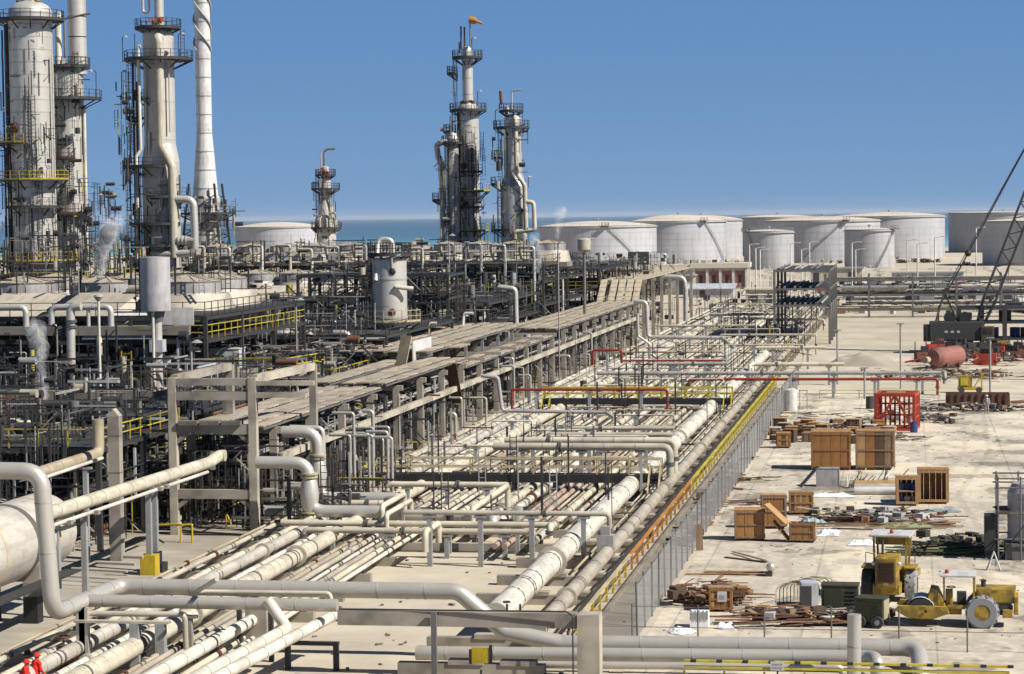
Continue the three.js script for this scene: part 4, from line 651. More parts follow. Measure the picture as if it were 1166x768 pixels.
// ---------- concrete rack with cable trays ----------
{
  let i = 0;
  for (let z = -144; z > -350; z -= 9) {
    const t = thing('rack_portal', `grey concrete portal under the cable trays, ${ordinal(i)} from the camera`, 'portal frame', 'portals of the tray rack');
    for (const x of [-45, -39.6]) part('column', slab(x - .24, x + .24, 0, 5.95, z - .24, z + .24), M.conc, t);
    part('beam', slab(-45.9, -39.1, 5.6, 6.0, z - .2, z + .2), M.conc, t); part('beam', slab(-44.76, -39.84, 3.6, 4.0, z - .2, z + .2), M.conc, t);
    i++;
  }
  const g = thing('rack_girder', 'pale long girder along the side of the tray rack', 'girder', null);
  for (let z = -144; z > -342; z -= 9) part('girder_section', slab(-39.34, -39.05, 3.9, 4.35, z - .05, z - 8.95), M.concPale, g);
  const secs = [ // shorter runs of slatted tray decking, butted and stepped
    { z0: -141, z1: -174, y: 6.2, xs: [-39.9, -41.0, -42.1, -43.2, -44.4], w: .92, name: 'nearest' },
    { z0: -175, z1: -207, y: 6.42, xs: [-39.8, -41.05, -42.3, -44.2, -45.3], w: .98, name: 'second' },
    { z0: -204, z1: -258, y: 7.15, xs: [-42.6, -43.9, -45.2, -46.5, -48.3, -49.6], w: 1.0, name: 'raised middle' },
    { z0: -209, z1: -262, y: 5.6, xs: [-39.9, -41.1], w: .9, name: 'low side' },
    { z0: -263, z1: -343, y: 6.3, xs: [-39.9, -41.1, -42.3, -43.5, -45.2], w: .98, name: 'far' },
  ];
  for (const s of secs) s.xs.forEach((x, k) => {
    const t = thing('cable_tray', `slatted cable tray in the ${s.name} rack section, ${ordinal(k)} from pipe side`, 'cable tray', 'cable trays on the long rack'), w = s.w, y = s.y + (k % 2) * .06;
    let q = k; for (let z = s.z0; z > s.z1; z -= 4) part('cover', bar([x + rr(-.06, .06), y + .06 + rr(0, .04), z - .02], [x + rr(-.06, .06), y + .06 + rr(0, .06), Math.max(s.z1, z - 3.96)], w, .09), q++ % 4 === 3 ? M.tray2 : pick([M.tray, M.tray, M.tray2, M.creamDirty]), t);
    for (const e of [-1, 1]) part('side_rail', slab(x + e * w / 2 - .03, x + e * w / 2 + .03, y - .14, y - .01, s.z0, s.z1), M.midSteel, t);
  });
  for (let z = -206; z > -258; z -= 9) { const t = thing('rack_portal', 'steel trestle under the raised middle trays', 'trestle', 'trestles of the raised trays'); for (const x of [-42.4, -49.8]) part('column', slab(x - .15, x + .15, 0, 7, z - .15, z + .15), M.galv, t); part('beam', slab(-50.2, -42, 6.75, 7.0, z - .12, z + .12), M.galv, t); }
  [-40, -41.2, -42.4, -43.6, -45.2].forEach((x, k) => {
    const w = .95, u = thing('tray_riser', `slanted tray board rising at the rack's far end, ${ordinal(k)} from the pipe side`, 'tray board', 'tray risers');
    part('board', bar([x, 6.2, -345], [x, 9.4, -351], w, .14), M.tray, u);
    for (let q = 0; q < 5; q++) part('slat', bx(x, 6.5 + q * .62, -345.4 - q * 1.16, w, .05, .08), M.tray2, u);
    const v = thing('cable_tray', `upper far cable tray past the slanted boards, ${ordinal(k)} from the pipe side`, 'cable tray', 'far cable trays');
    for (let z = -352; z > -430; z -= 6) part('cover', slab(x - w / 2, x + w / 2, 9.3, 9.44, z, z - 5.92), M.tray, v);
  });
  for (let z = -353; z > -432; z -= 13) { const t = thing('rack_portal', 'taller grey portal under the far upper cable trays', 'portal frame', 'far tray portals'); for (const x of [-45, -39.6]) part('column', slab(x - .24, x + .24, 0, 9, z - .24, z + .24), M.conc, t); part('beam', slab(-45.6, -39.1, 8.8, 9.25, z - .2, z + .2), M.conc, t); }
  // second tray run crossing to the left at a higher level
  const c = thing('cable_tray', 'wide crossing cable tray reaching left behind the tall vessel', 'cable tray', null);
  for (let k = 0; k < 4; k++) part('cover', slab(-62, -41, 7.0 + (k % 2) * .01, 7.14, -214 - k * 1.3, -215.1 - k * 1.3), M.tray, c);
  for (const x of [-60, -53, -46.2]) part('leg', slab(x - .2, x + .2, 0, 7, -216.2, -216.6), M.conc, c);
  const b1 = [-43.15,6.3,-197.9], b2 = [-35.74,4.2,-184.68];
  solo('tray_plank', bar([b1[0], 6.3, b1[2]], [b1[0] + .4, 8.9, b1[2] - .8], 1.15, .1), M.tan, 'tan plank leaning upright on the cable trays', 'plank');
  solo('tray_plank', bar([-39.2,2.81,-202.95], [-39.4,6.39,-201.03], 1.0, .1), M.woodDark, 'dark plank hanging down the side of the tray rack', 'plank');
  solo('tray_screen', slab(-43.2, -43.1, 6.4, 8.2, -203, -211), M.white, 'white sheet screen standing on the cable trays', 'screen');
  // undertray pipes
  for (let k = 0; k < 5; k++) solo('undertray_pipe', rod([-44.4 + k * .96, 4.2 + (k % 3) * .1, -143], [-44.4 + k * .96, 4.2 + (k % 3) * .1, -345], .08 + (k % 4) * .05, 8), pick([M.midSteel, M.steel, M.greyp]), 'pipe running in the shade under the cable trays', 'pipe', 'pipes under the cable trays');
}
// ---------- tall concrete frame in front of the tray rack ----------
{
  const t = thing('concrete_gantry', 'tall light grey concrete frame where the tray rack ends', 'frame', null);
  const z = -137.5, xa = -44.08, xb = -39.08;
  for (const x of [xa, xb]) part('column', slab(x - .24, x + .24, 0, 9.56, z - .25, z + .25), M.concPale, t);
  const hb = (px, py, hgt, label = 'beam') => 0;
  for (const [y, w] of [[9.3, .42], [8.45, .5], [6.43, .6], [2.5, .55]]) part('beam', slab(xa + .24, xb - .24, y - w / 2, y + w / 2, z - .2, z + .2), M.conc, t);
  for (const [y] of [[6.43], [2.5]]) { part('haunch', bar([xb - .2, y - .8, z], [xb - .9, y - .25, z], .3, .25), M.conc, t); part('haunch', bar([xa + .2, y - .8, z], [xa + .9, y - .25, z], .3, .25), M.conc, t); }
  part('arm', slab(xb + .24, xb + 3.8, 9.08, 9.35, z - .2, z + .2), M.concPale, t); part('arm', slab(xb + .24, xb + 3.3, 8.34, 8.66, z - .2, z + .2), M.concPale, t);
  part('long_beam', bar([xb, 9.45, z - .3], [xb + .6, 9.45, z - 12], .4, .5), M.concPale, t); part('long_beam', bar([xa, 9.45, z - .3], [xa, 9.45, z - 12], .4, .5), M.conc, t);
  for (const x of [xa, xb + .6]) part('column', slab(x - .22, x + .22, 0, 9.56, z - 12.5, z - 12), M.conc, t);
  for (const [a, b] of [[.3, 2.2], [3.6, 2.2]]) part('brace', bar([xa + a, 8.5, z], [xa + b, 9.25, z], .18), M.midSteel, t);
  for (let k = 0; k < 3; k++) solo('deck_panel', slab(xa + .4 + k * 1.35, xa + 1.6 + k * 1.35, 6.7, 6.91 + .04, z - .3, z + .4), M.concDark, `grey panel lying on the concrete frame beam, ${ordinal(k)} from left`, 'panel', 'panels on the concrete frame');
  const p = thing('concrete_pillar', 'broad grey concrete pillar with pointed top', 'pillar', null), pz = -126.5, px = -43.96;
  part('shaft', slab(px - .33, px + .33, 0, 8.16, pz - .3, pz + .3), M.conc, p);
  const cap = new THREE.Shape([new THREE.Vector2(-.36, 0), new THREE.Vector2(.36, 0), new THREE.Vector2(0, .42)]); part('cap', new THREE.ExtrudeGeometry(cap, { depth: .6, bevelEnabled: false }).translate(px, 8.16, pz - .3), M.concPale, p);
  for (const py of [7.08, 5.01]) part('joint', slab(px - .35, px + .35, py - .03, py + .03, pz - .31, pz + .31), M.concDark, p);
  // overhead beam across the left, behind
  const w = thing('concrete_wall_beam', 'long dark concrete beam across the left process area', 'beam', null);
  for (let k = 0; k < 5; k++) part('beam', slab(-75 + k * 6, -69.1 + k * 6, 7.04, 7.69, -152, -152.5), M.concDark, w);
  for (let k = 0; k < 6; k++) part('post', slab(-75.3 + k * 6, -74.8 + k * 6, 0, 7.04, -152, -152.4), M.concDark, w);
}
// ---------- trestle pipes at the left ----------
{
  const t = pipeThing('trestle_pipe', 'long cream pipe on tall posts in the left foreground', 'pipe', [[-40.5,5.2,-106.48], [-40.5,4.89,-132.97], [-40.3,5.15,-134.45], [-39.95, 5.15, -134.45]], .34, M.cream, { seg: 18, bend: 3 });
  const foot = [[-40.14,0,-121.73, 'y'], [-38.61,0,-122.8, 'b'], [-39.84,0,-111.66, 'g'], [-39.37,0,-107.84, 'g']];
  for (const [x, , z, c] of foot) {
    part('post', slab(-40.5 - .14, -40.5 + .14, c === 'g' ? 0 : 1.1, 4.75, z - .14, z + .14), M.galv, t); part('saddle', slab(-41.1, -39.7, 4.55, 4.74, z - .2, z + .2), M.conc, t);
    if (c !== 'g') part('foot_block', slab(-40.5 - (c === 'y' ? .42 : .22), -40.5 + (c === 'y' ? .42 : .22), 0, 1.1, z - .4, z + .4), c === 'y' ? M.yellow : M.black, t);
    if (c === 'b') part('foot_block', slab(-41, -40, 0, .5, z - .5, z + .5), M.black, t);
  }
  pipeThing('trestle_pipe', 'thin pale pipe slung below the long trestle pipe', 'pipe', [[-40,4.73,-105.35], [-40,4.55,-130.94]], .1, M.pale, { seg: 10 });
  pipeThing('trestle_pipe', 'tan pipe behind the silver drop pipe with an upright end', 'pipe', [[-46,5.66,-119.53], [-46,5.74,-129.48], [-46, 7.72, -129.48]], .33, M.tan, { seg: 16, bend: 1.5 });
  pipeThing('trestle_pipe', 'thin pale pipe under the tan one with an upright end', 'pipe', [[-45.4,5.49,-118.97], [-45.4,5.6,-128.36]], .1, M.pale, { seg: 10, sup: [[-45.4, 5.5, -125.6]] });
  // drum
  const d = thing('drum', 'fat horizontal drum with dark straps at the left edge', 'drum', null), cx = -42.3, cy = 3.9, R = 1.85, z1 = -110.5;
  part('shell', lathe([[.01, -18], [R, -18], [R, 0], ...dome(R, .75, 30).map(([a, b]) => [a, b])], 40).rotateX(-P8 / 2).translate(cx, cy, z1), M.creamGrey, d);
  for (const q of [2.2, 5, 9, 13]) part('strap', ringAt(R - .01, q === 5 ? .5 : .28, .03, 40, 0, 0, 0).rotateX(P8 / 2).translate(cx, cy, z1 + q), q === 5 ? M.strap : M.paleRail, d);
  for (const q of [4, 13]) part('saddle', slab(cx - 1.5, cx + 1.5, 2, 3.2, z1 + q - .25, z1 + q + .25), M.conc, d);
  for (const q of [4, 13]) for (const s of [-1, 1]) { part('leg', slab(cx + s * 1.05 - .35, cx + s * 1.05 + .35, 1.3, 2, z1 + q - .35, z1 + q + .35), M.conc, d); part('leg_base', slab(cx + s * 1.05 - .36, cx + s * 1.05 + .36, 0, 1.3, z1 + q - .36, z1 + q + .36), M.black, d); }
  part('nozzle', rod([cx, cy - R - .6, z1 + 1], [cx, cy - R + .2, z1 + 1], .2, 10), M.cream2, d);
  part('nozzle', rod([cx + .4, cy - .4, z1 - .6], [cx + .4, cy - 2.6, z1 - .6], .12, 8), M.alu, d);
  part('walkway', slab(cx + R + .1, cx + R + .9, 2.2, 2.3, z1 + 2, z1 + 14), M.steel, d);
  for (let k = 0; k < 5; k++) pipeThing('ground_pipe', 'slim pipe lying on the floor behind the drum', 'pipe', [[-45 + k * 1.1, .5 + k * .2, -118 - k], [-40.6, .5 + k * .2, -117 - k * 1.3]], .06 + .02 * k, M.cream2, { seg: 8, group: 'floor pipes behind the drum' });
  solo('elbow_valve', merge([lathe([[.01, 0], [.22, .02], [.22, .12], [.14, .2], [.3, .45], [.3, .6], [.14, .8], [.2, .9], [.2, 1], [.05, 1.02], [.05, 1.4], [.01, 1.42]], 14, -35.53, .1, -95.14), new THREE.TorusGeometry(.26, .035, 6, 16).rotateX(P8 / 2).translate(-35.53, 1.45, -95.14), rod([-35.53 - .7, .6, -95.14], [-35.53 + .7, .6, -95.14], .14, 10)]), M.rust, 'rusty valve with handwheel under the silver drop pipe elbow', 'valve');
  solo('floor_mark', slab(-37.79, -36.73, .017, .03, -121.67, -124.78), M.red, 'red painted patch on the floor by the trestle', 'floor mark');
}
function fieldMesh(bones, lo, hi, n, k) { // capsules joined with a smooth minimum
  const mc = new MarchingCubes(n, new THREE.MeshBasicMaterial(), false, false, 60000); mc.isolation = 0;
  const c = lo.clone().add(hi).multiplyScalar(.5), s = hi.clone().sub(lo).multiplyScalar(.5), p = V(0, 0, 0), ab = V(0, 0, 0), q = V(0, 0, 0);
  for (let z = 0; z < n; z++) for (let y = 0; y < n; y++) for (let x = 0; x < n; x++) {
    p.set(c.x + s.x * (x / n * 2 - 1), c.y + s.y * (y / n * 2 - 1), c.z + s.z * (z / n * 2 - 1)); let d = 1e3;
    for (const [a, b, ra, rb] of bones) { ab.copy(b).sub(a); const t = Math.max(0, Math.min(1, q.copy(p).sub(a).dot(ab) / Math.max(1e-6, ab.lengthSq()))); const e = q.copy(p).sub(a).addScaledVector(ab, -t).length() - (ra + (rb - ra) * t); const h = Math.max(k - Math.abs(d - e), 0) / k; d = Math.min(d, e) - h * h * k * .25; }
    mc.field[x + y * n + z * n * n] = -d;
  }
  mc.update();
  const m = mc.count, g = new THREE.BufferGeometry(), P = mc.positionArray.slice(0, m * 3), N = mc.normalArray.slice(0, m * 3);
  for (let i = 0; i < m; i++) { P[i * 3] = c.x + s.x * P[i * 3]; P[i * 3 + 1] = c.y + s.y * P[i * 3 + 1]; P[i * 3 + 2] = c.z + s.z * P[i * 3 + 2]; const l = Math.hypot(N[i * 3] / s.x, N[i * 3 + 1] / s.y, N[i * 3 + 2] / s.z) || 1; N[i * 3] /= s.x * l; N[i * 3 + 1] /= s.y * l; N[i * 3 + 2] /= s.z * l; }
  g.setAttribute('position', new THREE.BufferAttribute(P, 3)); g.setAttribute('normal', new THREE.BufferAttribute(N, 3)); g.setAttribute('uv', new THREE.BufferAttribute(new Float32Array(m * 2), 2));
  return g;
}
function person(label, x, y, z, turn, lean, suit, helmetMat) {
  const skin = mats.skin ?? mt('skin', .3, .16, .1, .6), b = (ax, ay, az, bx_, by, bz, ra, rb) => [V(ax, ay, az), V(bx_, by, bz), ra, rb], L = lean;
  const body = [b(0, .98, 0, 0, 1.2, L * .3, .16, .17), b(0, 1.2, L * .3, 0, 1.4, L * .6, .17, .15), b(-.17, 1.4, L * .6, .17, 1.4, L * .6, .085, .085), b(0, 1.42, L * .6, 0, 1.54, L * .8, .06, .055)];
  for (const s of [-1, 1]) body.push(b(s * .1, .95, 0, s * .12, .5, .04, .1, .075), b(s * .12, .5, .04, s * .13, .1, -.02, .075, .05), b(s * .13, .06, -.02, s * .14, .05, .15, .05, .04), b(s * .2, 1.4, L * .6, s * .27, 1.13, L * .5 + .02, .065, .052), b(s * .27, 1.13, L * .5 + .02, s * .2, .96, L * .5 + .22, .05, .038));
  const head = [b(0, 1.6, L * .85, 0, 1.66, L * .85 + .005, .092, .1), b(0, 1.56, L * .85 + .04, 0, 1.54, L * .85 + .05, .06, .05), b(0, 1.6, L * .85 + .1, 0, 1.575, L * .85 + .12, .012, .018)], hands = [];
  for (const s of [-1, 1]) { const h = V(s * .19, .94, L * .5 + .26); hands.push([h.clone(), h.clone().add(V(0, -.03, .06)), .034, .032]); for (let f = 0; f < 4; f++) hands.push([h.clone().add(V((f - 1.5) * .018, -.03, .07)), h.clone().add(V((f - 1.5) * .02, -.075 - .006 * (f % 2), .1)), .009, .008]); hands.push([h.clone().add(V(-s * .03, -.01, .02)), h.clone().add(V(-s * .055, -.04, .06)), .011, .009]); }
  const o = new THREE.Group(); o.name = numbered('person'); scene.add(o); tag(o, label, 'person', null); o.position.set(x, y, z); o.rotation.y = turn;
  const suitG = fieldMesh(body, V(-.45, -.05, -.45), V(.45, 1.75, .45), 60, .07);
  part('body', suitG, suit, o);
  part('head', fieldMesh(head, V(-.2, 1.45, L * .85 - .2), V(.2, 1.85, L * .85 + .2), 40, .03), skin, o);
  part('hands', fieldMesh(hands, V(-.35, .7, L * .5 + .1), V(.35, 1.05, L * .5 + .45), 56, .01), skin, o);
  part('helmet', merge([lathe([[.15, 0], [.145, .02], [.13, .07], [.09, .12], [.01, .14]], 16, 0, 0, 0, true), lathe([[.17, -.005], [.17, .012], [.13, .02]], 16, 0, 0, .015)]).translate(0, 1.68, L * .85), helmetMat, o);
  return o;
}
person('person in red coverall and red helmet standing nearer the drum leg', -34.65, 0, -89.57, 2.6, .08, M.coverall, M.coverall);
person('person in red coverall bending forward beside the other, lower in frame', -34.67, 0, -88.2, 1.9, .2, M.coverall, M.coverall);
person('distant person in pale clothes standing at the back of the yard', 6.87, .02, -225.13, 0, .02, M.greyp, M.white);

// ---------- steel structures of the process area ----------
function steelFrame(label, xs, zs, levels, { deck = 1, rail = M.steel, mat = M.steel, brace = .35, col = .3, deckMat = M.dark, group = 'steel structures of the process area', label2 } = {}) {
  const t = thing('steel_structure', label, 'steel structure', group), H = levels.at(-1);
  for (const x of xs) for (const z of zs) part('column', slab(x - col / 2, x + col / 2, 0, H, z - col / 2, z + col / 2), mat, t);
  for (const y of levels) {
    for (const z of zs) part('beam', slab(xs[0], xs.at(-1), y - .32, y - .02, z - .1, z + .1), mat, t);
    for (const x of xs) part('beam', slab(x - .1, x + .1, y - .3, y - .04, zs[0], zs.at(-1)), mat, t);
    for (let i = 0; i < xs.length - 1; i++) for (let j = 0; j < zs.length - 1; j++) if (rnd() < deck) part('deck', slab(xs[i] + .12, xs[i + 1] - .12, y - .01, y + .05, zs[j] - .1, zs[j + 1] + .1), deckMat, t);
    stuff(part('railing', railGeo([[xs[0], y, zs[0] + .1], [xs.at(-1), y, zs[0] + .1], [xs.at(-1) + .1, y, zs.at(-1)]], 1.1, 1.8, .06, 2), rnd() < .2 ? M.lemon : rail, t));
  }
  const ys = [0, ...levels];
  for (let l = 0; l < levels.length; l++) for (let i = 0; i < xs.length - 1; i++) if (rnd() < brace) { const a = xs[i], b = xs[i + 1], z = zs[0] + .05; if (rnd() < .5) part('brace', bar([a, ys[l], z], [b, ys[l + 1] - .3, z], .16), mat, t); else { part('brace', bar([a, ys[l], z], [(a + b) / 2, ys[l + 1] - .3, z], .14), mat, t); part('brace', bar([b, ys[l], z], [(a + b) / 2, ys[l + 1] - .3, z], .14), mat, t); } }
  return t;
}
const range = (a, b, n) => Array.from({ length: n + 1 }, (_, i) => a + (b - a) * i / n);
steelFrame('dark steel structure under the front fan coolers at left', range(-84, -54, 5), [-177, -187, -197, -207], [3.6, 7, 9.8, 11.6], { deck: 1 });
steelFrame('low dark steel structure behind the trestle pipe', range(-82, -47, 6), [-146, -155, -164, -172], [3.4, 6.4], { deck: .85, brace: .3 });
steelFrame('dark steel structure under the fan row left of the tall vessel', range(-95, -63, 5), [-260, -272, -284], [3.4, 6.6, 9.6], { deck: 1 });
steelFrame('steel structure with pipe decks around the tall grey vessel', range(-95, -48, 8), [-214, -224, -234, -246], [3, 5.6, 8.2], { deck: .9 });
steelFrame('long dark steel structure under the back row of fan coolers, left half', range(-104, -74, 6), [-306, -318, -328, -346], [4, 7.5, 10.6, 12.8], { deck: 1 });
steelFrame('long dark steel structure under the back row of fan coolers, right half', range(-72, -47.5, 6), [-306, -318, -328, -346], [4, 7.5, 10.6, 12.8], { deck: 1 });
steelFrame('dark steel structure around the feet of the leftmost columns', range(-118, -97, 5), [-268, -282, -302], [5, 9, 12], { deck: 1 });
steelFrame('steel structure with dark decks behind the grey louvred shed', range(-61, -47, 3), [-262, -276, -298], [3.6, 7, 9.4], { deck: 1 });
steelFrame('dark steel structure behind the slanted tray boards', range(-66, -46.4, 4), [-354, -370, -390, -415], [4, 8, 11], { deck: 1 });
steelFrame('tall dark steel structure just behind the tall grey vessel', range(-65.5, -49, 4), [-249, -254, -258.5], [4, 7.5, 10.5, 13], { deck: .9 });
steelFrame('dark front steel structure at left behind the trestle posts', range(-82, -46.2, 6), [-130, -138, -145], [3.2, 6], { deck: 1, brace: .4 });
steelFrame('added dark steel shelves shading the floor under the near cable trays', [-46, -43, -40.3], [-146, -160, -175, -190, -205], [2.9], { deck: .8, brace: .2 });  // shelves added to keep the sun off the floor below the trays
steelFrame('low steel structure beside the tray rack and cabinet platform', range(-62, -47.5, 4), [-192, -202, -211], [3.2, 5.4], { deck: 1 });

// air-cooled exchangers with fan stacks
function fanCooler(x, y, z, r, label, group, cone = true) {
  const t = thing('fan_cooler', label, 'fan cooler', group);
  part('fan_ring', lathe([[r * 1.04, 0], [r, .15], [r, .95], [r * 1.03, 1.1], [r * .94, 1.08], [r * .94, .1]], 32, x, y, z), M.fanRing, t);
  const seams = []; for (let k = 0; k < 8; k++) { const a = k / 8 * 6.283 + .3; part('ring_seam', bx(x + Math.cos(a) * r * 1.01, y + .55, z + Math.sin(a) * r * 1.01, .08, .85, .08, -a), M.greyp, t); }
  part('guard_cone', lathe([[r * 1.02, 1.1], [.3, 1.1 + r * .17], [.01, 1.1 + r * .18]], 24, x, y, z), M.fanRoof, t);
  for (let k = 0; k < 12; k++) { const a = k / 12 * 6.283; part('cone_rib', bar([x + Math.cos(a) * r, y + 1.13, z + Math.sin(a) * r], [x + Math.cos(a) * .25, y + 1.13 + r * .175, z + Math.sin(a) * .25], .09, .07), M.tan, t); }
  const w = r * 1.12, P = new THREE.CylinderGeometry(r * 1.45, w * 1.5, 1.5, 4, 1, true).rotateY(P8 / 4); part('plenum', uvScale(P, 6, 2).translate(x, y - .7, z), M.sheet, t);
  part('tube_bundle', slab(x - w * 1.12, x + w * 1.12, y - 2.1, y - 1.45, z - w * 1.12, z + w * 1.12), M.concDark, t);
  return t;
}
[[-73.9, -190], [-66.6, -190], [-59.4, -190], [-74.4, -200], [-67.2, -200], [-60, -200]].forEach(([x, z], i) => fanCooler(x, 12.9, z, 2.7, `large fan cooler with ribbed cone, ${ordinal(i % 3)} from left in the ${i < 3 ? 'front' : 'rear'} row at left`, 'fan coolers at the left'));
[-86, -81.2, -76.4, -71.6, -66.9].forEach((x, i) => fanCooler(x, 11.6, -272, 2.15, `fan cooler with ribbed cone in the row left of the tall vessel, ${ordinal(i)} along`, 'fan coolers of the middle row'));
for (let i = 0; i < 12; i++) fanCooler(-101 + i * 4.7, 14.2, -324, 2.2, `fan cooler in the long back row, ${ordinal(i)} from left`, 'fan coolers of the back row');
// slanted sheet hoods in front of the middle row
[[-82, 4.4], [-77, 4.6], [-71.5, 5.2], [-66.4, 4.2]].forEach(([x, w], i) => { const t = thing('sheet_hood', `slanted beige sheet hood below the middle fan row, ${ordinal(i)} along`, 'hood', 'hoods of the middle row'); part('panel', bar([x, 9.7, -262.2], [x, 11.4, -264.6], w, .08), M.sheet, t); part('side_panel', merge([slab(x - w / 2 - .05, x - w / 2, 9.6, 11.2, -262.4, -264.6)]), M.sheet, t); });
solo('sheet_screen', bar([-64.8, 8.6, -261], [-64.8, 10.4, -261.4], 3.6, .06), M.boxGrey, 'pale sheet panel at the corner of the middle fan row', 'screen');
solo('sheet_hood', bar([-60.5, 9.9, -176], [-60.5, 11.8, -178.5], 6.4, .08), M.white, 'white sheet awning below the front fan coolers', 'hood');
[[-77, 5], [-70.8, 5.6], [-64.5, 5]].forEach(([x, w], i) => { const t = thing('sheet_hood', `slanted sheet hood on the front fan coolers, ${ordinal(i)} from left`, 'hood', 'hoods of the front row'); part('panel', bar([x, 11.6, -177.2], [x, 13.2, -185], w, .1), i === 2 ? M.fanRoof : M.sheet, t); });
// header pipes on the front coolers
[[0, 28], [58, 128]].forEach(([a, b], i) => { const z = -176.5, x0 = i ? -66.31 : -76, x1 = i ? -61.45 : -68.4, y = 12.4; const t = pipeThing('cooler_header', `silver header pipe along the front coolers, ${i ? 'longer' : 'shorter'} one`, 'pipe', [[x0, y - 1.4, z], [x0, y, z], [x1, y, z], [x1, y - 1.5, z]], .24, M.aluWarm, { seg: 12 }); for (const q of [.3, .62]) part('branch', rod([x0 + (x1 - x0) * q, y, z], [x0 + (x1 - x0) * q, y - 1.5, z], .16), M.aluWarm, t); });
pipeThing('drop_pipe', 'thick silver pipe dropping from the front cooler header', 'pipe', [[-63.62,12.48,-175.8], [-64.48,12.42,-175.8], [-64.55,6.2,-175.8], [-63.77,6.06,-175.8]], .34, M.aluWarm, { seg: 16, bend: 1.8, flanges: [[-64.48,10.92,-175.8, 'y'], [-64.47,11.33,-175.8, 'y']] });
struct; solo('cooler_ledge', slab(-84, -55, 10.2, 10.9, -175.9, -176.4), M.concDark, 'grey ledge beam under the front cooler headers', 'beam');
// vent drum on its post
{
  const Z = -168, x = -55.03, r = 2.22 / 2, t = thing('vent_drum', 'grey upright vent drum held on a slim post', 'drum', null);
  part('shell', lathe([[.01, 12.35], [r, 12.41], [r, 16.36], [.01, 16.43]], 28, x, 0, Z), M.lilac, t);
  part('cone', lathe([[r * .45, 11.63], [r * .62, 12.35]], 20, x, 0, Z), M.midSteel, t);
  part('post', rod([x + .1, 0, Z], [x + .1, 12.02, Z], .34, 16), M.aluWarm, t);
  part('coupling_box', bx(x + .1, 9.82, Z, 1, .9, .9), M.boxGrey, t);
  part('drain_pipe', tube([[x, 12.54, Z + .7], [x, 4.87, Z + .7], [x + .6, 4.74, Z + .7]], .11), M.pale, t);
  stuff(part('ladder', ladderGeo(x - r - .15, Z + .3, 12.28, 16.43, 0, false, .3), M.steel, t));
  solo('sheet_screen', slab(x - .5, x + 2.1, 11.24, 12.54, Z - 2.5, Z - 2.6), M.white, 'white sheet panel behind the vent drum', 'screen');
}
{ const x = -56.61, z = -160, t = thing('mast', 'slim pale mast with a round cap in front of fan coolers', 'mast', null); part('pole', rod([x, 0, z], [x, 13.62, z], .1, 10), M.pale, t); part('cap', lathe([[.12, -.3], [.34, 0], [.3, .12], [.01, .2]], 14, x, 13.74, z), M.cream2, t); }
{ // tall vessel in the middle
  const Z = -226, x = -50.21, r = 3.33 / 2, yT = 14.96, t = thing('vessel', 'upright grey vessel with a hooked top pipe in the middle of the plant', 'vessel', null);
  part('shell', lathe([[r, 0], [r, yT], ...dome(r, .7, 36).map(([a, b]) => [a, yT + b])], 40, x, 0, Z), M.aluWarm, t);
  for (const py of [13.08, 9.31]) part('band', ringAt(r - .02, .16, .06, 40, x, py, Z), M.greyp, t);
  part('top_pipe', tube([[x + .3, yT, Z], [x + .3, yT + 2, Z], [x - 1.1, yT + 2, Z], [x - 1.1, yT - 2, Z + r * .9]], .25), M.aluWarm, t);
  part('manhole', lathe(dome(.4, .2, 14, 2), 14).rotateX(P8 / 2).translate(x + .5, 9.91, Z + r - .1), M.rust, t); part('manhole', lathe(dome(.36, .2, 14, 2), 14).rotateX(P8 / 2).translate(x + .6, 13.85, Z + r - .1), M.steel, t);
  part('relief_pipe', tube([[x + .6, yT - .8, Z + r], [x + .6, yT + .3, Z + r + .2], [x + 1.5, yT + .5, Z + r]], .12), M.alu, t); part('relief_pipe', tube([[x + .9, yT - 2.6, Z + r], [x + 2.6, yT - 2.8, Z + r - .4]], .22), M.pale, t);
  ringDeck(t, x, Z, 15.48, r, r + .5, 0, 6.283, M.steel); ringDeck(t, x, Z, 8.96, r, r + 1.4, FR - 1.5, FR + .9, M.paleRail);
  stuff(part('ladder', ladderGeo(x - r - .2, Z + .8, 6, yT), M.steel, t));
}
{ const t = thing('equipment_box', 'pale blue-grey cabinet on the platform above the concrete frame', 'cabinet', null), z = -186, x0 = -56.49, x1 = -53.97, y0 = 6.74, y1 = 8.52; part('cabinet', slab(x0, x1, y0, y1, z, z - 1.8), M.boxGrey, t); part('lid', slab(x0 - .05, x1 + .05, y1, y1 + .08, z + .06, z - 1.86), M.white, t); part('edge_strip', slab(x1 - .45, x1 - .02, y0, y1 - .02, z + .004, z + .02), M.white, t);
  const f = thing('grey_platform', 'grey platform with yellow rails under the blue-grey cabinet', 'platform', null); part('floor', slab(x0 - 3.2, x1 + 4.6, y0 - .5, y0, z + 1.6, z - 4), M.conc, f); for (const x of [x0 - 3, x0 + 1.6, x1 + 4.4]) part('column', slab(x - .22, x + .22, 0, y0 - .5, z + 1.2, z + 1.6), M.conc, f); part('beam', slab(x0 - 3, x1 + 4.4, y0 - 2.6, y0 - 2.1, z + 1.2, z + 1.5), M.conc, f);
  for (const [a, b, m] of [[x0 - 9, x0 - 3.3, M.lemon], [x0 - 3.2, x1 + 4.5, M.lemon]]) stuff(part('railing', railGeo([[a, y0, z + 1.5], [b, y0, z + 1.5]], 1.15, 2, .07, 2), m, f)); stuff(part('railing', railGeo([[x1 + 4.5, y0, z + 1.5], [x1 + 5.6, y0, z - 6]], 1.15, 2, .07, 2), M.lemon, f)); }
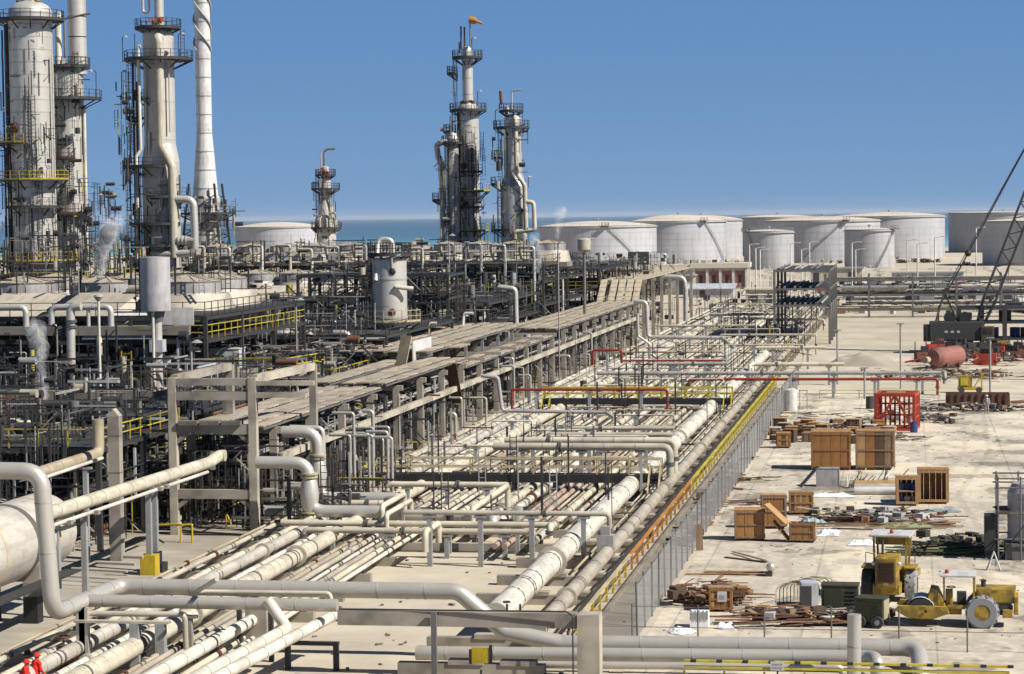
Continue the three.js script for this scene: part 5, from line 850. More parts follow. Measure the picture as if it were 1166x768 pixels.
{ const t = thing('louvred_shed', 'grey louvred shed on the deck left of the tray boards', 'shed', null), z = -256, x0 = -50.82, x1 = -44.04, y0 = 5.17, y1 = 6.91; part('wall', slab(x0, x1, y0, y1, z, z - 3), M.lilac, t); part('roof', slab(x0 - .2, x1 + .2, y1, y1 + .12, z + .2, z - 3.2), M.galv, t); for (let k = 0; k < 26; k++) part('louvre', bx(x0 + .2 + k * (x1 - x0 - .4) / 25, (y0 + y1) / 2, z + .03, .09, y1 - y0 - .2, .05), M.midSteel, t); for (const x of [x0 + .3, x1 - .3]) part('leg', slab(x - .15, x + .15, 0, y0, z - .3, z - .6), M.steel, t); part('leg', slab(x0 + .3, x1 - .3, y0 - .4, y0 - .02, z - .2, z - .5), M.steel, t); }
// yellow ladders and stairs
{ const yl = (label, px, py0, py1, z, x, y0, y1) => { const o = thing('ladder', label, 'ladder', null); stuff(part('rungs', ladderGeo(x, z, y0, y1, 0, false, .8), M.yellow, o)); };
  yl('yellow ladder below the front fan coolers', 0, 0, 0, -176, -60.1, 6.66, 8.98);
  for (const [i, x0, x1] of [[0, -44.12, -42.64], [1, -41.32, -41.63]]) { const z = [-134, -140][i], o = thing('stair_rail', ['yellow stair handrail in the dark beside the trestle foot', 'yellow stair handrails in the dark near the red floor patch'][i], 'handrail', null); for (const q of [0, i ? 1.1 : .7]) part('rail', tube([[x0 + q, [1.06, 0.31][i], z], [x1 + q, 1.1, z], [x1 + q, .02, z]], .06, { seg: 6, bend: 1 }), M.yellow, o); } }
// equipment, pipes and lamps packed into the structures
{
  const pm = [M.alu, M.greyp, M.cream2, M.steel, M.midSteel, M.cream, M.aluDull, M.rust, M.steel];
  const zones = [ // x0, x1, front z, back z, top, count, label
    [-82, -55, -175.5, -206, 11, 64, 'pipe threading the dark structure below the front fan coolers'],
    [-80, -46.5, -143, -166, 6.2, 74, 'pipe threading the dark low structure behind the trestle pipe'],
    [-89, -63, -260.5, -280, 9.3, 62, 'pipe threading the structure below the middle fan row'],
    [-92, -47.5, -212.5, -242, 8.4, 90, 'pipe threading the structure around the tall grey vessel'],
    [-103, -47.5, -304.5, -335, 12.4, 130, 'pipe threading the dark structure below the back fan row'],
    [-117, -98, -266.5, -299, 12, 40, 'pipe threading the structure round the leftmost columns'],
    [-60, -47.5, -260.5, -291, 9.2, 50, 'pipe threading the structure behind the louvred shed'],
    [-62, -47.5, -182, -211, 6, 60, 'pipe threading the low steelwork beside the tray rack'],
  ];
  const rest = zones.map(() => ({}));
  zones.forEach(([x0, x1, zf, zb, top, n, label], zi) => { for (let k = 0; k < n * 2.4; k++) {
    const z = zf + (zb - zf) * Math.pow(rnd(), 1.8), r = rnd() < .2 ? rr(.18, .34) : rr(.05, .16), m = pick(pm), kind = rnd(), x = rr(x0, x1), y = rr(.8, top), L = rr(2, 9), P = [];
    if (kind < .4) { const xe = Math.min(x1, x + L); P.push([x, rr(.5, y), z], [x, y, z], [xe, y, z]); if (rnd() < .6) P.push([xe, rr(.4, y), z]); }
    else if (kind < .72) { const yt = Math.min(top, y + rr(1.5, 5)); P.push([x, Math.max(.2, yt - rr(2, 7)), z], [x, yt, z], [x + pick([-1, 1]) * rr(.5, 2), yt, z]); }
    else P.push([x, Math.max(.3, y - rr(1, 4)), z], [x, y, z], [x, y, Math.max(zb, z - rr(3, 10))]);
    if (k < 34) pipeThing('unit_pipe', `${r > .17 ? 'thick' : 'thin'} ${hue(m)} ${label}`, 'pipe', P, r, m, { seg: r > .17 ? 10 : 7, group: label + 's' });
    else (rest[zi][m.uuid] ??= [m, []])[1].push(tube(P, r, { seg: r > .17 ? 10 : 6 }));
  }
    const o = thing('pipework', label.replace('pipe threading', 'tangle of small pipes in'), 'pipework', null); o.userData.kind = 'stuff'; for (const [m, l] of Object.values(rest[zi])) part('pipe_tangle', l, m, o); });
  for (const [x0, x1, zf, zb, top, n, label] of zones) for (let k = 0; k < n / 9; k++) { // horizontal exchangers and small drums
    const x = rr(x0 + 2, x1 - 2), z = zf + (zb - zf) * Math.pow(rnd(), 1.5) - 1, y = pick([1.4, 4.6, 1.4, 8].filter((q) => q < top)), r = rr(.4, .8), L = rr(2.4, 4.5), t = thing('heat_exchanger', label.replace('pipe threading', 'small exchanger drum inside'), 'exchanger', 'exchanger drums in the structures'), al = rnd() < .5;
    const sh = lathe([[.01, -L / 2], [r, -L / 2 + .15], [r, L / 2 - .3], ...dome(r, .3, 20, 3).map(([a, b]) => [a, L / 2 - .3 + b])], 20); al ? sh.rotateX(P8 / 2) : sh.rotateZ(P8 / 2); part('shell', sh.translate(x, y, z), pick([M.aluWarm, M.cream2, M.aluDull, M.boxGrey]), t);
    for (const s of [-.3, .3]) part('saddle', slab(x + (al ? 0 : s * L) - .3, x + (al ? 0 : s * L) + .3, y - r - .5, y - r * .6, z + (al ? s * L : 0) - .2, z + (al ? s * L : 0) + .2), M.concDark, t);
    part('nozzle', rod([x, y, z], [x, y + r + .5, z], .13, 8), M.steel, t);
  }
  let n = 0; for (let k = 0; k < 46; k++) { const [x0, x1, zf, , top] = pick(zones), x = rr(x0, x1), z = zf + rr(.2, 1.2), y = pick([3.5, 6.6, 9.6].filter((q) => q < top) || [3]) || 3.4; lampPost(x, y - 1.6, z, rr(2, 3.4), pick([-.7, .7])); }
  // bright small fittings: junction boxes, transmitters
  for (let k = 0; k < 90; k++) { const [x0, x1, zf, zb, top] = pick(zones), x = rr(x0, x1), z = zf + (zb - zf) * Math.pow(rnd(), 2), y = rr(1, top); const o = thing('instrument_box', 'small instrument box on a stand inside the process steelwork', 'instrument box', 'instrument boxes in the steelwork'); const s = rr(.18, .5); part('box', bx(x, y, z, s, s * rr(.8, 1.5), s * .6, rnd()), pick([M.white, M.boxGrey, M.cream, M.lemon, M.alu]), o); part('stand', rod([x, Math.max(0, y - 2), z], [x, y, z], .035, 6), M.steel, o); }
  // tall arched pipes over the back row
  for (let k = 0; k < 15; k++) { const x = -100 + k * 3.7 + rr(-.5, .5), z = -304.5, y = 15.2 + rr(-.2, .4); pipeThing('arched_pipe', `arched pipe over the front of the back fan row, ${ordinal(k)} from left`, 'pipe', [[x, 10.5 - rr(0, 4), z], [x, y, z], [x - 2, y, z - .4], [x - 2, y - 1.6, z - 2]], .2, pick([M.cream2, M.aluWarm, M.cream]), { group: 'arched pipes of the back row', bend: 2 }); }
  for (let k = 0; k < 2; k++) solo('back_header', rod([-103, 13.3 + k * 1.2, -305 - k], [-47.5, 13.3 + k * 1.2, -305 - k], .18 - k * .05, 8), M.cream2, ['long beige header pipe along the front of the back fan row', 'upper thin header pipe along the front of the back fan row'][k], 'pipe');
  for (let k = 0; k < 9; k++) { const x = -101 + k * 3.1; const t = thing('header_box', `white header box below the arched pipes, ${ordinal(k)} from left`, 'header box', 'header boxes of the back row'); part('box', slab(x, x + 2.1, 12.9, 14.4, -305.6, -307), pick([M.white, M.lilac, M.sheet]), t); part('flange_plate', slab(x - .1, x + 2.2, 13.5, 13.6, -305.5, -305.7), M.midSteel, t); }
  // hooked pipes by the louvred shed and risers beside the tray rack
  pipeThing('unit_pipe', 'hooked silver pipe standing beside the tray boards', 'pipe', [[-48.08,10.76,-275], [-45.99,10.54,-275], [-45.94,6.09,-275]], .3, M.aluWarm, { bend: 2 });
  pipeThing('unit_pipe', 'pale pipe stub bent over the louvred shed', 'pipe', [[-47.17,8.54,-254], [-48.24,8.54,-254], [-48.35,7.2,-254]], .17, M.white);
  for (let k = 0; k < 3; k++) pipeThing('unit_pipe', `tan elbow pipe beside the tall vessel foot, ${ordinal(k)} of three`, 'pipe', [[-60.5 + k * 2, 5.2, -219], [-60.5 + k * 2, 8.4 - k * .3, -219], [-58.9 + k * 2, 8.4 - k * .3, -219], [-58.9 + k * 2, 5.5, -219]], .3 - k * .05, M.tan, { bend: 2.4, group: 'tan elbows' });
  for (const [px, z, y1, i] of [[-46.77, -150, 11, 0], [-50.55, -258, 17, 1], [-38.93, -262, 16, 2], [-52.83, -200, 12, 3]]) { const t = thing('light_mast', ['slim light mast beside the concrete frame', 'slim light mast in front of the windsock column', 'slim light mast left of the tray boards', 'slim light mast by the cabinet platform'][i], 'mast', null); part('pole', rod([px, 0, z], [px, y1, z], .08, 8), M.galv, t); part('lamp_head', lathe([[.1, .2], [.4, 0], [.01, -.06]], 10, px + .4, y1, z), M.alu, t); part('arm', rod([px, y1 - .1, z], [px + .4, y1 + .1, z], .04), M.galv, t); }
}
// dense secondary steelwork: stanchions, rungs, cable ladders, small-bore pipe
{
  const tangle = (label, x0, x1, z0, z1, y0, y1, n, light, top = 4.5) => {
    const by = new Map(), add = (m, g) => { if (!by.has(m)) by.set(m, []); by.get(m).push(g); };
    for (let k = 0; k < n; k++) {
      const q = rnd(), m = q < .68 ? M.steel : q < .79 ? M.midSteel : q < .82 ? M.rust : q > .985 ? M.lemon : pick([M.cream2, M.alu, M.greyp, M.creamDirty, M.galv, M.boxGrey]);
      const x = rr(x0, x1), z = z0 + (z1 - z0) * Math.pow(rnd(), 1.3), y = rr(y0, y1), t = pick([.05, .07, .1, .14]), c = rnd();
      if (c < .42) { const L = rr(1.2, 4); add(m, bx(x, Math.max(y0, y - L) + L / 2, z, t, L, t)); }
      else if (c < .64) { const L = rr(.6, top); add(m, bx(x, y, z, L, t, t)); }
      else if (c < .74) { const L = rr(1, top); add(m, bx(x, y, z, t, t, L)); }
      else if (c < .8) { const L = rr(.6, top * .66); add(m, bar([x, y, z], [x + pick([-1, 1]) * L, Math.max(y0, y - L), z], t)); }
      else if (c < .86) { const L = rr(2, 4), b = Math.max(y0, y - L); add(m, bx(x - .22, b + L / 2, z, .06, L, .06)); add(m, bx(x + .22, b + L / 2, z, .06, L, .06)); for (let h = .3; h < L; h += .42) add(m, bx(x, b + h, z, .4, .04, .04)); }
      else if (c < .93) { const r = rr(.15, .4), L = rr(.5, 1.6); const g = new THREE.CylinderGeometry(r, r, L, 10); if (rnd() < .6) g.rotateZ(P8 / 2); add(m, g.translate(x, y, z)); }
      else add(m, new THREE.TorusGeometry(rr(.15, .3), .035, 5, 12).rotateX(rr(0, 1.6)).translate(x, y, z));
    }
    const o = thing('steelwork', label, 'steelwork', null); o.userData.kind = 'stuff'; for (const [m, l] of by) part('steelwork_members', l, m, o);
  };
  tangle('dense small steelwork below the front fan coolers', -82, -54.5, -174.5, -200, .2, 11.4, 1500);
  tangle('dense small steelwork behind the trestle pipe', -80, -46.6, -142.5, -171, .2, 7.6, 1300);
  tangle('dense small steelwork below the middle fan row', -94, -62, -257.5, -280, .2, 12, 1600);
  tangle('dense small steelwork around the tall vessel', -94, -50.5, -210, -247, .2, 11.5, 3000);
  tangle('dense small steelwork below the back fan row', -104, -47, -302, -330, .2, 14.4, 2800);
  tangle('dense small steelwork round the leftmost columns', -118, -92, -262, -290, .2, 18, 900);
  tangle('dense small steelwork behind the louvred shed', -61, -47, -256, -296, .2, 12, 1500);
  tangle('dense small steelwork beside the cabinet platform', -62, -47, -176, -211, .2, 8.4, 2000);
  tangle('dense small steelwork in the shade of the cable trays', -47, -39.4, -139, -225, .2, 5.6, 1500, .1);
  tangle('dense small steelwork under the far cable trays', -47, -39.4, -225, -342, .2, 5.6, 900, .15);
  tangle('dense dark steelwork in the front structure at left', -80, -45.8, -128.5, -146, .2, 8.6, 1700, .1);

  tangle('fittings and stanchions among the fan stacks', -100, -48, -300, -316, 13, 16.2, 260, .3);
  tangle('fittings and stanchions among the front fan stacks', -80, -56, -184, -208, 13, 15, 120, .3);
  tangle('clutter of valves and small pipes at the near elbows', -38.6, -33.6, -139, -158, .8, 3, 200, .5);
  tangle('clutter of small valves and drains on the pipe rack', -38, -16, -133, -260, .9, 1.5, 170, .5);
  tangle('clutter of small valves and drains on the far pipe rack', -38, -14, -262, -470, .9, 2.8, 380, .5);
  const cl = (label, px, pz, r, y0, y1, n) => tangle(label, px - r - 1, px + r + 1, pz + r + 1, pz + r * .55, y0, y1, n, .18, 1.5);
  cl('ladders, cages and small pipes clinging to the leftmost column', -109.01, -285, 2.5, 13, 33, 210); cl('stanchions and pipes high on the leftmost column', -109.01, -285, 2.4, 33, 45, 40);
  cl('ladders and small pipes clinging to the slim-shafted column', -107.19, -293, 1.8, 13, 38, 190);
  cl('ladders and small pipes clinging to the stepped grey column', -97.44, -300, 2.2, 12, 26, 110);
  tangle('ladder cages left of the stepped grey column', -102.03, -99.63, -296, -300, 13, 39, 110, .12, 1.3);
  cl('ladders and small pipes clinging to the windsock column', -68.18, -365, 1.8, 14, 34, 150); cl('ladders clinging to the slim hooked column', -70.39, -362, 1, 14, 33, 90);
  cl('ladders and small pipes clinging to the stepped silver column', -60.52, -360, 1.9, 14, 33, 90);
  cl('ladders clinging to the short lone column', -112.48, -450, 1.3, 12, 27, 60);
  tangle('steelwork on the frame beside the leftmost columns', -103.22, -99.27, -282, -292, 12, 24, 160, .15, 2);
  tangle('steelwork round the foot of the straked stack', -117.36, -111.02, -374, -386, 10, 23, 220, .2);
  tangle('low pipes and fittings on the ground before the tanks', -45, 60, -450, -640, .1, 2.6, 420, .5);
  tangle('dense steelwork in the tall structure behind the grey vessel', -66, -49, -247.5, -259, .2, 14.2, 600);
  tangle('dense dark steelwork low behind the long concrete beam', -80, -46.6, -147, -172, 4, 9.4, 1100, .12);
  tangle('dense steelwork behind the slanted tray boards', -64, -41, -354, -420, .2, 13, 1500, .25);
  tangle('pipes and steelwork beyond the fan rows', -150, -60, -350, -420, .2, 15, 900, .3);
}
// cyclone-like silencer on a slim post near the tray boards
{ const Z = -300, x = -41.22, t = thing('silencer', 'small beige silencer on a slim post at the back row end', 'silencer', null); part('shell', lathe([[.3, 0], [.85, .4], [.85, 1.7], [.7, 1.85], [.01, 1.9]], 20, x, 14.29, Z), M.cream2, t); part('post', rod([x, 0, Z], [x, 14.29, Z], .2, 10), M.midSteel, t); }
// ---------- steam ----------
{
  const steam = new THREE.MeshStandardMaterial({ color: new THREE.Color().setRGB(.9, .9, .92), roughness: 1, transparent: true, opacity: .04 });
  const ball = new THREE.IcosahedronGeometry(1, 2);
  const plume = (label, P, n, r0, r1) => { const gs = []; for (let i = 0; i < n; i++) { const t = Math.pow(rnd(), .8), k = Math.min(P.length - 2, Math.floor(t * (P.length - 1))), u = t * (P.length - 1) - k, R = r0 + (r1 - r0) * t; const c = P[k].map((v, j) => v + (P[k + 1][j] - v) * u); gs.push(ball.clone().scale(R * rr(.35, .8), R * rr(.4, .9), R * rr(.35, .8)).translate(c[0] + rr(-.6, .6) * R, c[1] + rr(-.5, .5) * R, c[2] + rr(-.6, .6) * R)); } const o = solo('steam_plume', gs, steam, label, 'steam', null); o.userData.kind = 'stuff'; };
  plume('white steam rising above the front fan coolers', [[-65.46,14.04,-186], [-65.65,15.62,-186], [-65.31,17.42,-186], [-64.46,18.63,-186]], 150, .35, .95);
  plume('faint steam drifting in the dark left structure', [[-56.82,6.67,-150], [-57.14,8.72,-150], [-57.28,10.77,-150], [-57.49,12.23,-150]], 80, .3, .7);
  plume('thin steam jet by the right end of the back row', [[-45.52,9.94,-290], [-45.59,12.66,-290], [-45.24,14.83,-290], [-46.21,16.69,-290]], 70, .25, .7);
  plume('faint steam wisp against the sky by the tanks', [[-44.62,16.12,-300], [-44.49,18.03,-300], [-44.01,19.7,-300]], 36, .3, .8);
}

// ---------- storage yard ----------
function crate(name, label, x, z, w, h, d, ry, mat, { group = null, lid = true, open = false, tilt = 0, np = 5, battens = true, label2 = null } = {}) {
  const t = new THREE.Group(); t.name = numbered(name); scene.add(t); tag(t, label, 'crate', group); t.position.set(x, .02 + (tilt ? .25 * w : 0), z); t.rotation.set(0, ry, tilt, 'YXZ');
  const th = .04, pw = w / np, pd = Math.max(.25, d / np), yb = .12;
  const mm = [mat, pick([M.wood, M.wood2, M.woodGrey])], old = () => rnd() < .28 ? pick([M.woodGrey, M.woodPale, M.woodDark]) : mat;
  for (let k = 0; k < np; k++) { if (!open) part('plank', bx(-w / 2 + pw * (k + .5), yb + h / 2, d / 2 + rr(0, .012), pw - .025, h, th), old(), t); part('plank', bx(-w / 2 + pw * (k + .5), yb + h / 2, -d / 2, pw - .02, h, th), mat, t); }
  const nd = Math.max(2, Math.round(d / pw)); for (let k = 0; k < nd; k++) for (const s of [-1, 1]) part('plank', bx(s * w / 2, yb + h / 2, -d / 2 + d / nd * (k + .5), th, h, d / nd - .025), old(), t);
  if (lid) for (let k = 0; k < nd; k++) part('lid_board', bx(rr(-.02, .02), yb + h + .02 + rr(0, .01), -d / 2 + d / nd * (k + .5), w + .08, th, d / nd - .02), pick([M.woodGrey, M.woodPale, mat]), t);
  part('floor', bx(0, yb, 0, w - .05, .05, d - .05), M.woodDark, t);
  for (const q of [-.35, 0, .35]) part('skid', bx(q * w, .06, 0, .12, .12, d), M.woodDark, t);
  if (battens && !open) { for (const q of [.06, .5, .94]) part('batten', bx(0, yb + h * q, d / 2 + .05, w, .1, .035), mm[1], t); for (const s of [-1, 1]) part('batten', bx(s * (w / 2 - .06), yb + h / 2, d / 2 + .052, .1, h, .035), mm[1], t); for (const q of [.06, .94]) part('batten', bx(w / 2 + .04, yb + h * q, 0, .035, .1, d), mm[1], t); }
  if (open) { for (const s of [-1, 1]) part('frame_post', bx(s * (w / 2 - .09), yb + h / 2, d / 2, .18, h, .06), M.woodPale, t); for (const q of [.05, .95]) part('frame_rail', bx(0, yb + h * q, d / 2 + .003, w - .36, .16, .055), M.woodPale, t); }
  return t;
}
crate('timber_crate', 'tall brown timber crate, left of the pair in mid yard', -5.96, -175.67 - 1.2, 2.85, 2.7, 2.4, .02, M.wood2, { np: 4 });
crate('timber_crate', 'tall brown timber crate, right of the pair in mid yard', -2.7, -175.83 - 1.2, 2.8, 2.7, 2.4, -.02, M.wood2, { np: 4 });
{ const c = crate('timber_crate', 'open orange crate with shelves of parts, beside the big open one', -0.36, -154.33 - .6, 1.4, 1.75, 1.1, .03, M.wood, { open: true, np: 4 }); part('shelf', bx(0, .95, .05, 1.3, .06, 1), M.woodPale, c); for (let k = 0; k < 6; k++) part('packed_part', bx(-.45 + (k % 3) * .45, .35 + Math.floor(k / 3) * .85, .1, .36, .45, .4, rnd()), pick([M.greyp, M.lilac, M.blue]), c); }
crate('timber_crate', 'big open-fronted orange crate with dark inside', 1.32, -155.37 - .9, 1.95, 2.1, 1.6, .02, M.wood, { open: true, np: 5 });
crate('timber_crate', 'orange crate with framed panel throwing a black shadow to its left', -9.38, -137.12 - .8, 1.7, 1.65, 1.4, .05, M.wood, { np: 3 });
crate('timber_crate', 'flat-topped orange crate behind the tipped one', -6.95, -149.4 - .6, 1.5, 1.25, 1.2, .05, M.wood, { np: 4, group: null });
crate('timber_crate', 'tall plain crate just behind the framed orange crate', -8.28, -141.81 - 1.2, 1.5, 1.9, .9, .1, M.wood2, { np: 4 });
{ const c = crate('timber_crate', 'tipped orange crate with its lid leaning open', -6.27, -136.62 - .5, 1.45, 1, .9, -.05, M.wood, { np: 4, lid: false }); part('open_lid', bar([-.85, 1.05, .1], [-2.1, 2.15, -.2], .9, .06), M.woodPale, c); part('side_board', bar([-.75, .1, .1], [-1.7, 1.2, .0], .8, .05), M.wood2, c); }
crate('timber_crate', 'small orange crate at the corner of the jumbled box pile', -10.31, -191.97 - .5, 1.1, 1.1, 1, .1, M.wood, { np: 3 });
{ const c = crate('timber_crate', 'brown crate with a white paper label near the fence end', -9.09, -112.38 - .5, 1.1, 1, .9, .06, M.wood2, { np: 4 }); part('paper_label', bx(.08, .75, .53, .45, .5, .01), M.white, c); part('label_print', bx(.06, .72, .54, .26, .2, .004), M.greyp, c); }
// jumbled boxes in front of the white tank
for (let k = 0; k < 84; k++) { const px = -11.12 + rr(-.4, 9.4), z = -196.48 - rr(-.8, 11), s = rr(.5, 1.15); const t = new THREE.Group(); t.name = numbered('packing_box'); scene.add(t); const bm = pick([M.woodDark, M.brown, M.wood2, M.rust, M.wood, M.woodGrey]), lm = pick([M.woodGrey, M.white, M.woodPale, M.concPale, M.wood2]); tag(t, `${hue(bm)} packing box with ${hue(lm)} lid in the jumbled pile behind tall crates`, 'box', 'jumbled packing boxes'); t.position.set(px, .02, z); t.rotation.y = rr(-.3, .3); const h = s * rr(.6, 1.2); part('box', bx(0, h / 2, 0, s, h, s), bm, t); part('lid', bx(0, h + .03, 0, s * 1.04, .06, s * 1.04), lm, t); for (const q of [-.3, .3]) part('strap', bx(s * q, h / 2, 0, .06, h + .02, s + .02), M.woodDark, t); }
// red skid frame
{ const o = new THREE.Group(); o.name = numbered('skid_frame'); scene.add(o); tag(o, 'open red steel skid frame standing in the yard', 'skid frame'); o.position.set(-1.29, .02, -207.8 - 1.6); o.rotation.y = -.12; const w = 3.3, h = 3.1, d = 3.4;
  for (const x of [-w / 2, w / 2]) for (const z of [-d / 2, d / 2]) part('post', bx(x, h / 2, z, .24, h, .24), M.redFrame, o);
  for (const y of [.08, h]) { for (const x of [-w / 2, w / 2]) part('rail', bx(x, y, 0, .22, .24, d + .16), M.redFrame, o); for (const z of [-d / 2, d / 2]) part('rail', bx(0, y, z, w, .25, .23), M.redFrame, o); }
  for (let k = 1; k < 10; k++) part('roof_slat', bx(0, h + .02, -d / 2 + k * d / 10, w, .12, .16), M.redFrame, o); for (let k = 1; k < 7; k++) part('floor_beam', bx(0, .14, -d / 2 + k * d / 7, w, .18, .2), M.redFrame, o);
  for (const x of [-w / 2, w / 2]) { part('brace', bar([x, .1, -d / 2], [x, h, 0], .1), M.redFrame, o); part('brace', bar([x, h, 0], [x, .1, d / 2], .1), M.redFrame, o); for (let k = 1; k < 7; k++) part('upright', bx(x, h / 2, -d / 2 + k * d / 7, .14, h, .14), M.redFrame, o); }
  for (let k = 1; k < 8; k++) part('upright', bx(-w / 2 + k * w / 8, h / 2, -d / 2, .16, h, .14), M.redFrame, o); for (const y of [1.1, 2.1]) { part('rail', bx(0, y, -d / 2 - .01, w, .14, .16), M.redFrame, o); for (const x of [-w / 2, w / 2]) part('rail', bx(x, y, 0, .16, .14, d), M.redFrame, o); } part('brace', bar([-w / 2, .1, d / 2], [0, h, d / 2], .2), M.redFrame, o); part('brace', bar([w / 2, .1, d / 2], [0, h, d / 2], .2), M.redFrame, o); part('roof_board', bx(-.2, h + .09, -.5, 1.6, .05, 1.2), M.woodPale, o); }
function barrel(label, x, z, r, h, mat) { const o = solo('barrel', lathe([[.01, 0], [r, 0], [r, h * .33], [r * 1.04, h * .35], [r, h * .37], [r, h * .64], [r * 1.04, h * .66], [r, h * .68], [r, h], [r * .93, h], [r * .93, h - .04], [.01, h - .04]], 18, x, .02, z), mat, label, 'barrel'); return o; }
barrel('blue barrel at the corner of the red skid frame', 0.14, -206.18, .32, .9, M.blue);
barrel('dark barrel left of the red skid frame', -4.02, -231.01, .4, 1.2, M.dark);
{ const t = thing('water_tank', 'white upright tank beside the end of wire fence', 'tank', null), x = -11.51, z = -228.86; part('shell', lathe([[.6, 0], [.62, .05], [.62, 2], [.3, 2.15], [.01, 2.18]], 20, x, .02, z), M.white, t); part('cap', lathe([[.2, 0], [.2, .12], [.01, .13]], 12, x, 2.18, z), M.greyp, t); part('frame', merge([slab(x + .8, x + .88, 0, 2, z - .1, z), slab(x + 1.5, x + 1.58, 0, 2, z - .1, z), slab(x + .8, x + 1.58, 1.9, 1.98, z - .1, z)]), M.galv, t); }
// loose planks, scaffold tubes, rubbish: each piece its own thing
function plank(label, a, b, w, mat, group, y = .06) { return solo('loose_plank', bar([a[0], y, a[1]], [b[0], y + rr(-.02, .12), b[1]], w, .05), mat, label, 'plank', group); }
function scatter(label, cat, name, cx, cz, sx, sz, n, fn, group) { for (let k = 0; k < n; k++) fn(cx + rr(-sx, sx), cz + rr(-sz, sz), k); }
const plankPile = (label, px, pz, sx, sz, n, mats_, L0, L1, a0, a1, group, hgt = .5) => scatter(label, 'plank', 'plank', px, pz, sx, sz, n, (x, z, k) => { const a = rr(a0, a1), L = rr(L0, L1) / 2, y = .06 + hgt * k / n * rr(.3, 1); solo('loose_plank', bar([x - Math.cos(a) * L, y, z - Math.sin(a) * L], [x + Math.cos(a) * L, y + rr(-.08, .12), z + Math.sin(a) * L], rr(.12, .3), .045), mats_[k % mats_.length], `${L > (L0 + L1) / 4 ? 'long' : 'short'} ${hue(mats_[k % mats_.length])} ${label}`, 'plank', group); });
plankPile('loose timber plank strewn by the crates in the middle of yard', -2.09, -145.07, 3.6, 2.6, 26, [M.woodGrey, M.wood2, M.woodPale, M.rust, M.woodDark], 1.5, 4.5, -.25, .25, 'planks strewn in mid yard', .25);
plankPile('loose timber plank in the heap behind the labelled crate', -9.9, -117.02, 1.2, 1.2, 18, [M.woodDark, M.woodGrey, M.wood2, M.woodPale], .8, 2, -1.5, 1.5, 'planks behind the labelled crate', .8);
plankPile('loose timber plank lying below the labelled crate by the big pipes', -5.4, -109.31, 3, .7, 20, [M.wood2, M.woodGrey, M.rust, M.woodDark], .8, 3, -.4, .4, 'planks by the front pipes', .5);
plankPile('long timber lying between fence and labelled crate', -9.3, -124.3, .9, .35, 5, [M.wood2, M.woodPale, M.woodGrey], 2.6, 4, -.1, .15, 'long timbers by the fence', .2);
plank('dark timber lying alone on the bare concrete, crossing another', [-10.23, -130.33], [-7.8, -128.54], .2, M.woodDark, null); plank('second dark timber lying crossed on the bare concrete', [-9.92, -132.06], [-7.9, -128.53], .16, M.woodGrey, null, .12);
plankPile('broken board in the litter behind the framed orange crate', -9.02, -154.72, 2.4, 1.2, 16, [M.woodPale, M.woodGrey, M.rust, M.white], .6, 2.6, -.3, .3, 'boards behind the orange crates', .3);
plankPile('dark board in the small heaps along the fence', -11.18, -168.44, 1.4, 1.8, 14, [M.woodDark, M.brown, M.tan], .8, 2.2, -.6, .6, 'boards along the fence', .25);
plankPile('board in the dark heap beside the blue barrel', -0.23, -199.02, 1.4, 1.2, 16, [M.woodDark, M.dark, M.rust, M.white, M.brown], .6, 1.8, -1, 1, 'boards by the blue barrel', .5);
plankPile('board in the dark lump alone on the bare yard', 2.79, -215.7, .5, .4, 9, [M.dark, M.woodDark], .6, 1.2, -1, 1, 'boards of the dark lump', .7);
plankPile('scrap bar in the long rubbish line behind the bare yard', 4.32, -235.29, 6, 3, 40, [M.woodDark, M.rust, M.white, M.brown, M.dark, M.woodGrey], .6, 3, -.6, .6, 'scrap behind the bare yard', .6);
plankPile('scrap bar in the heap behind the jumbled boxes', -8.77, -221.01, 3, 3, 24, [M.brown, M.rust, M.woodDark, M.white], .5, 2, -1, 1, 'scrap behind the boxes', .8);
plankPile('scrap timber in the far heaps under the crane', 7.03, -275.16, 7, 9, 50, [M.dark, M.woodDark, M.brown, M.rust, M.steel], 1, 4, -.8, .8, 'scrap under the crane', 1.4);
for (let k = 0; k < 46; k++) { const a = rr(-.35, .3), x = 2.18 + rr(-2, 1.6), z = -133.35 + rr(-1.6, 1.4), L = rr(1, 2.2), y = .08 + .5 * rnd() * Math.max(0, 1 - Math.abs(z - -133.35) / 2); solo('scaffold_tube', rod([x - Math.cos(a) * L, y, z + Math.sin(a) * L], [x + Math.cos(a) * L, y + rr(-.05, .15), z - Math.sin(a) * L], rr(.03, .07), 6), pick([M.olive, M.oliveDark, M.olive, M.tan]), 'olive green tube in the heap behind the yellow machines', 'tube', 'olive tubes heap'); }
for (let k = 0; k < 26; k++) { const x = -2.83 + rr(-1.8, 1.6), z = -164.56 + rr(-.8, .8); solo('scaffold_tube', rod([x, .08, z], [x + rr(-.2, 1.4), rr(.15, 1.3), z - rr(1.2, 2.6)], rr(.025, .05), 6), pick([M.olive, M.paleRail, M.white, M.oliveDark]), 'thin pale green tube in the heap before the tall crates', 'tube', 'pale tubes heap'); }
for (let k = 0; k < 3; k++) solo('roll_pipe', rod([-2.28 - 1.6, .3 + .12 * k, -159.48 - 1 - k * .8], [-2.28 + 2, .3 + .12 * k, -159.48 - 1.2 - k * .8], .26, 14), pick([M.white, M.concPale, M.woodPale]), `pale fat roll lying before the tall crates, ${ordinal(k)} from front`, 'roll', 'pale rolls');
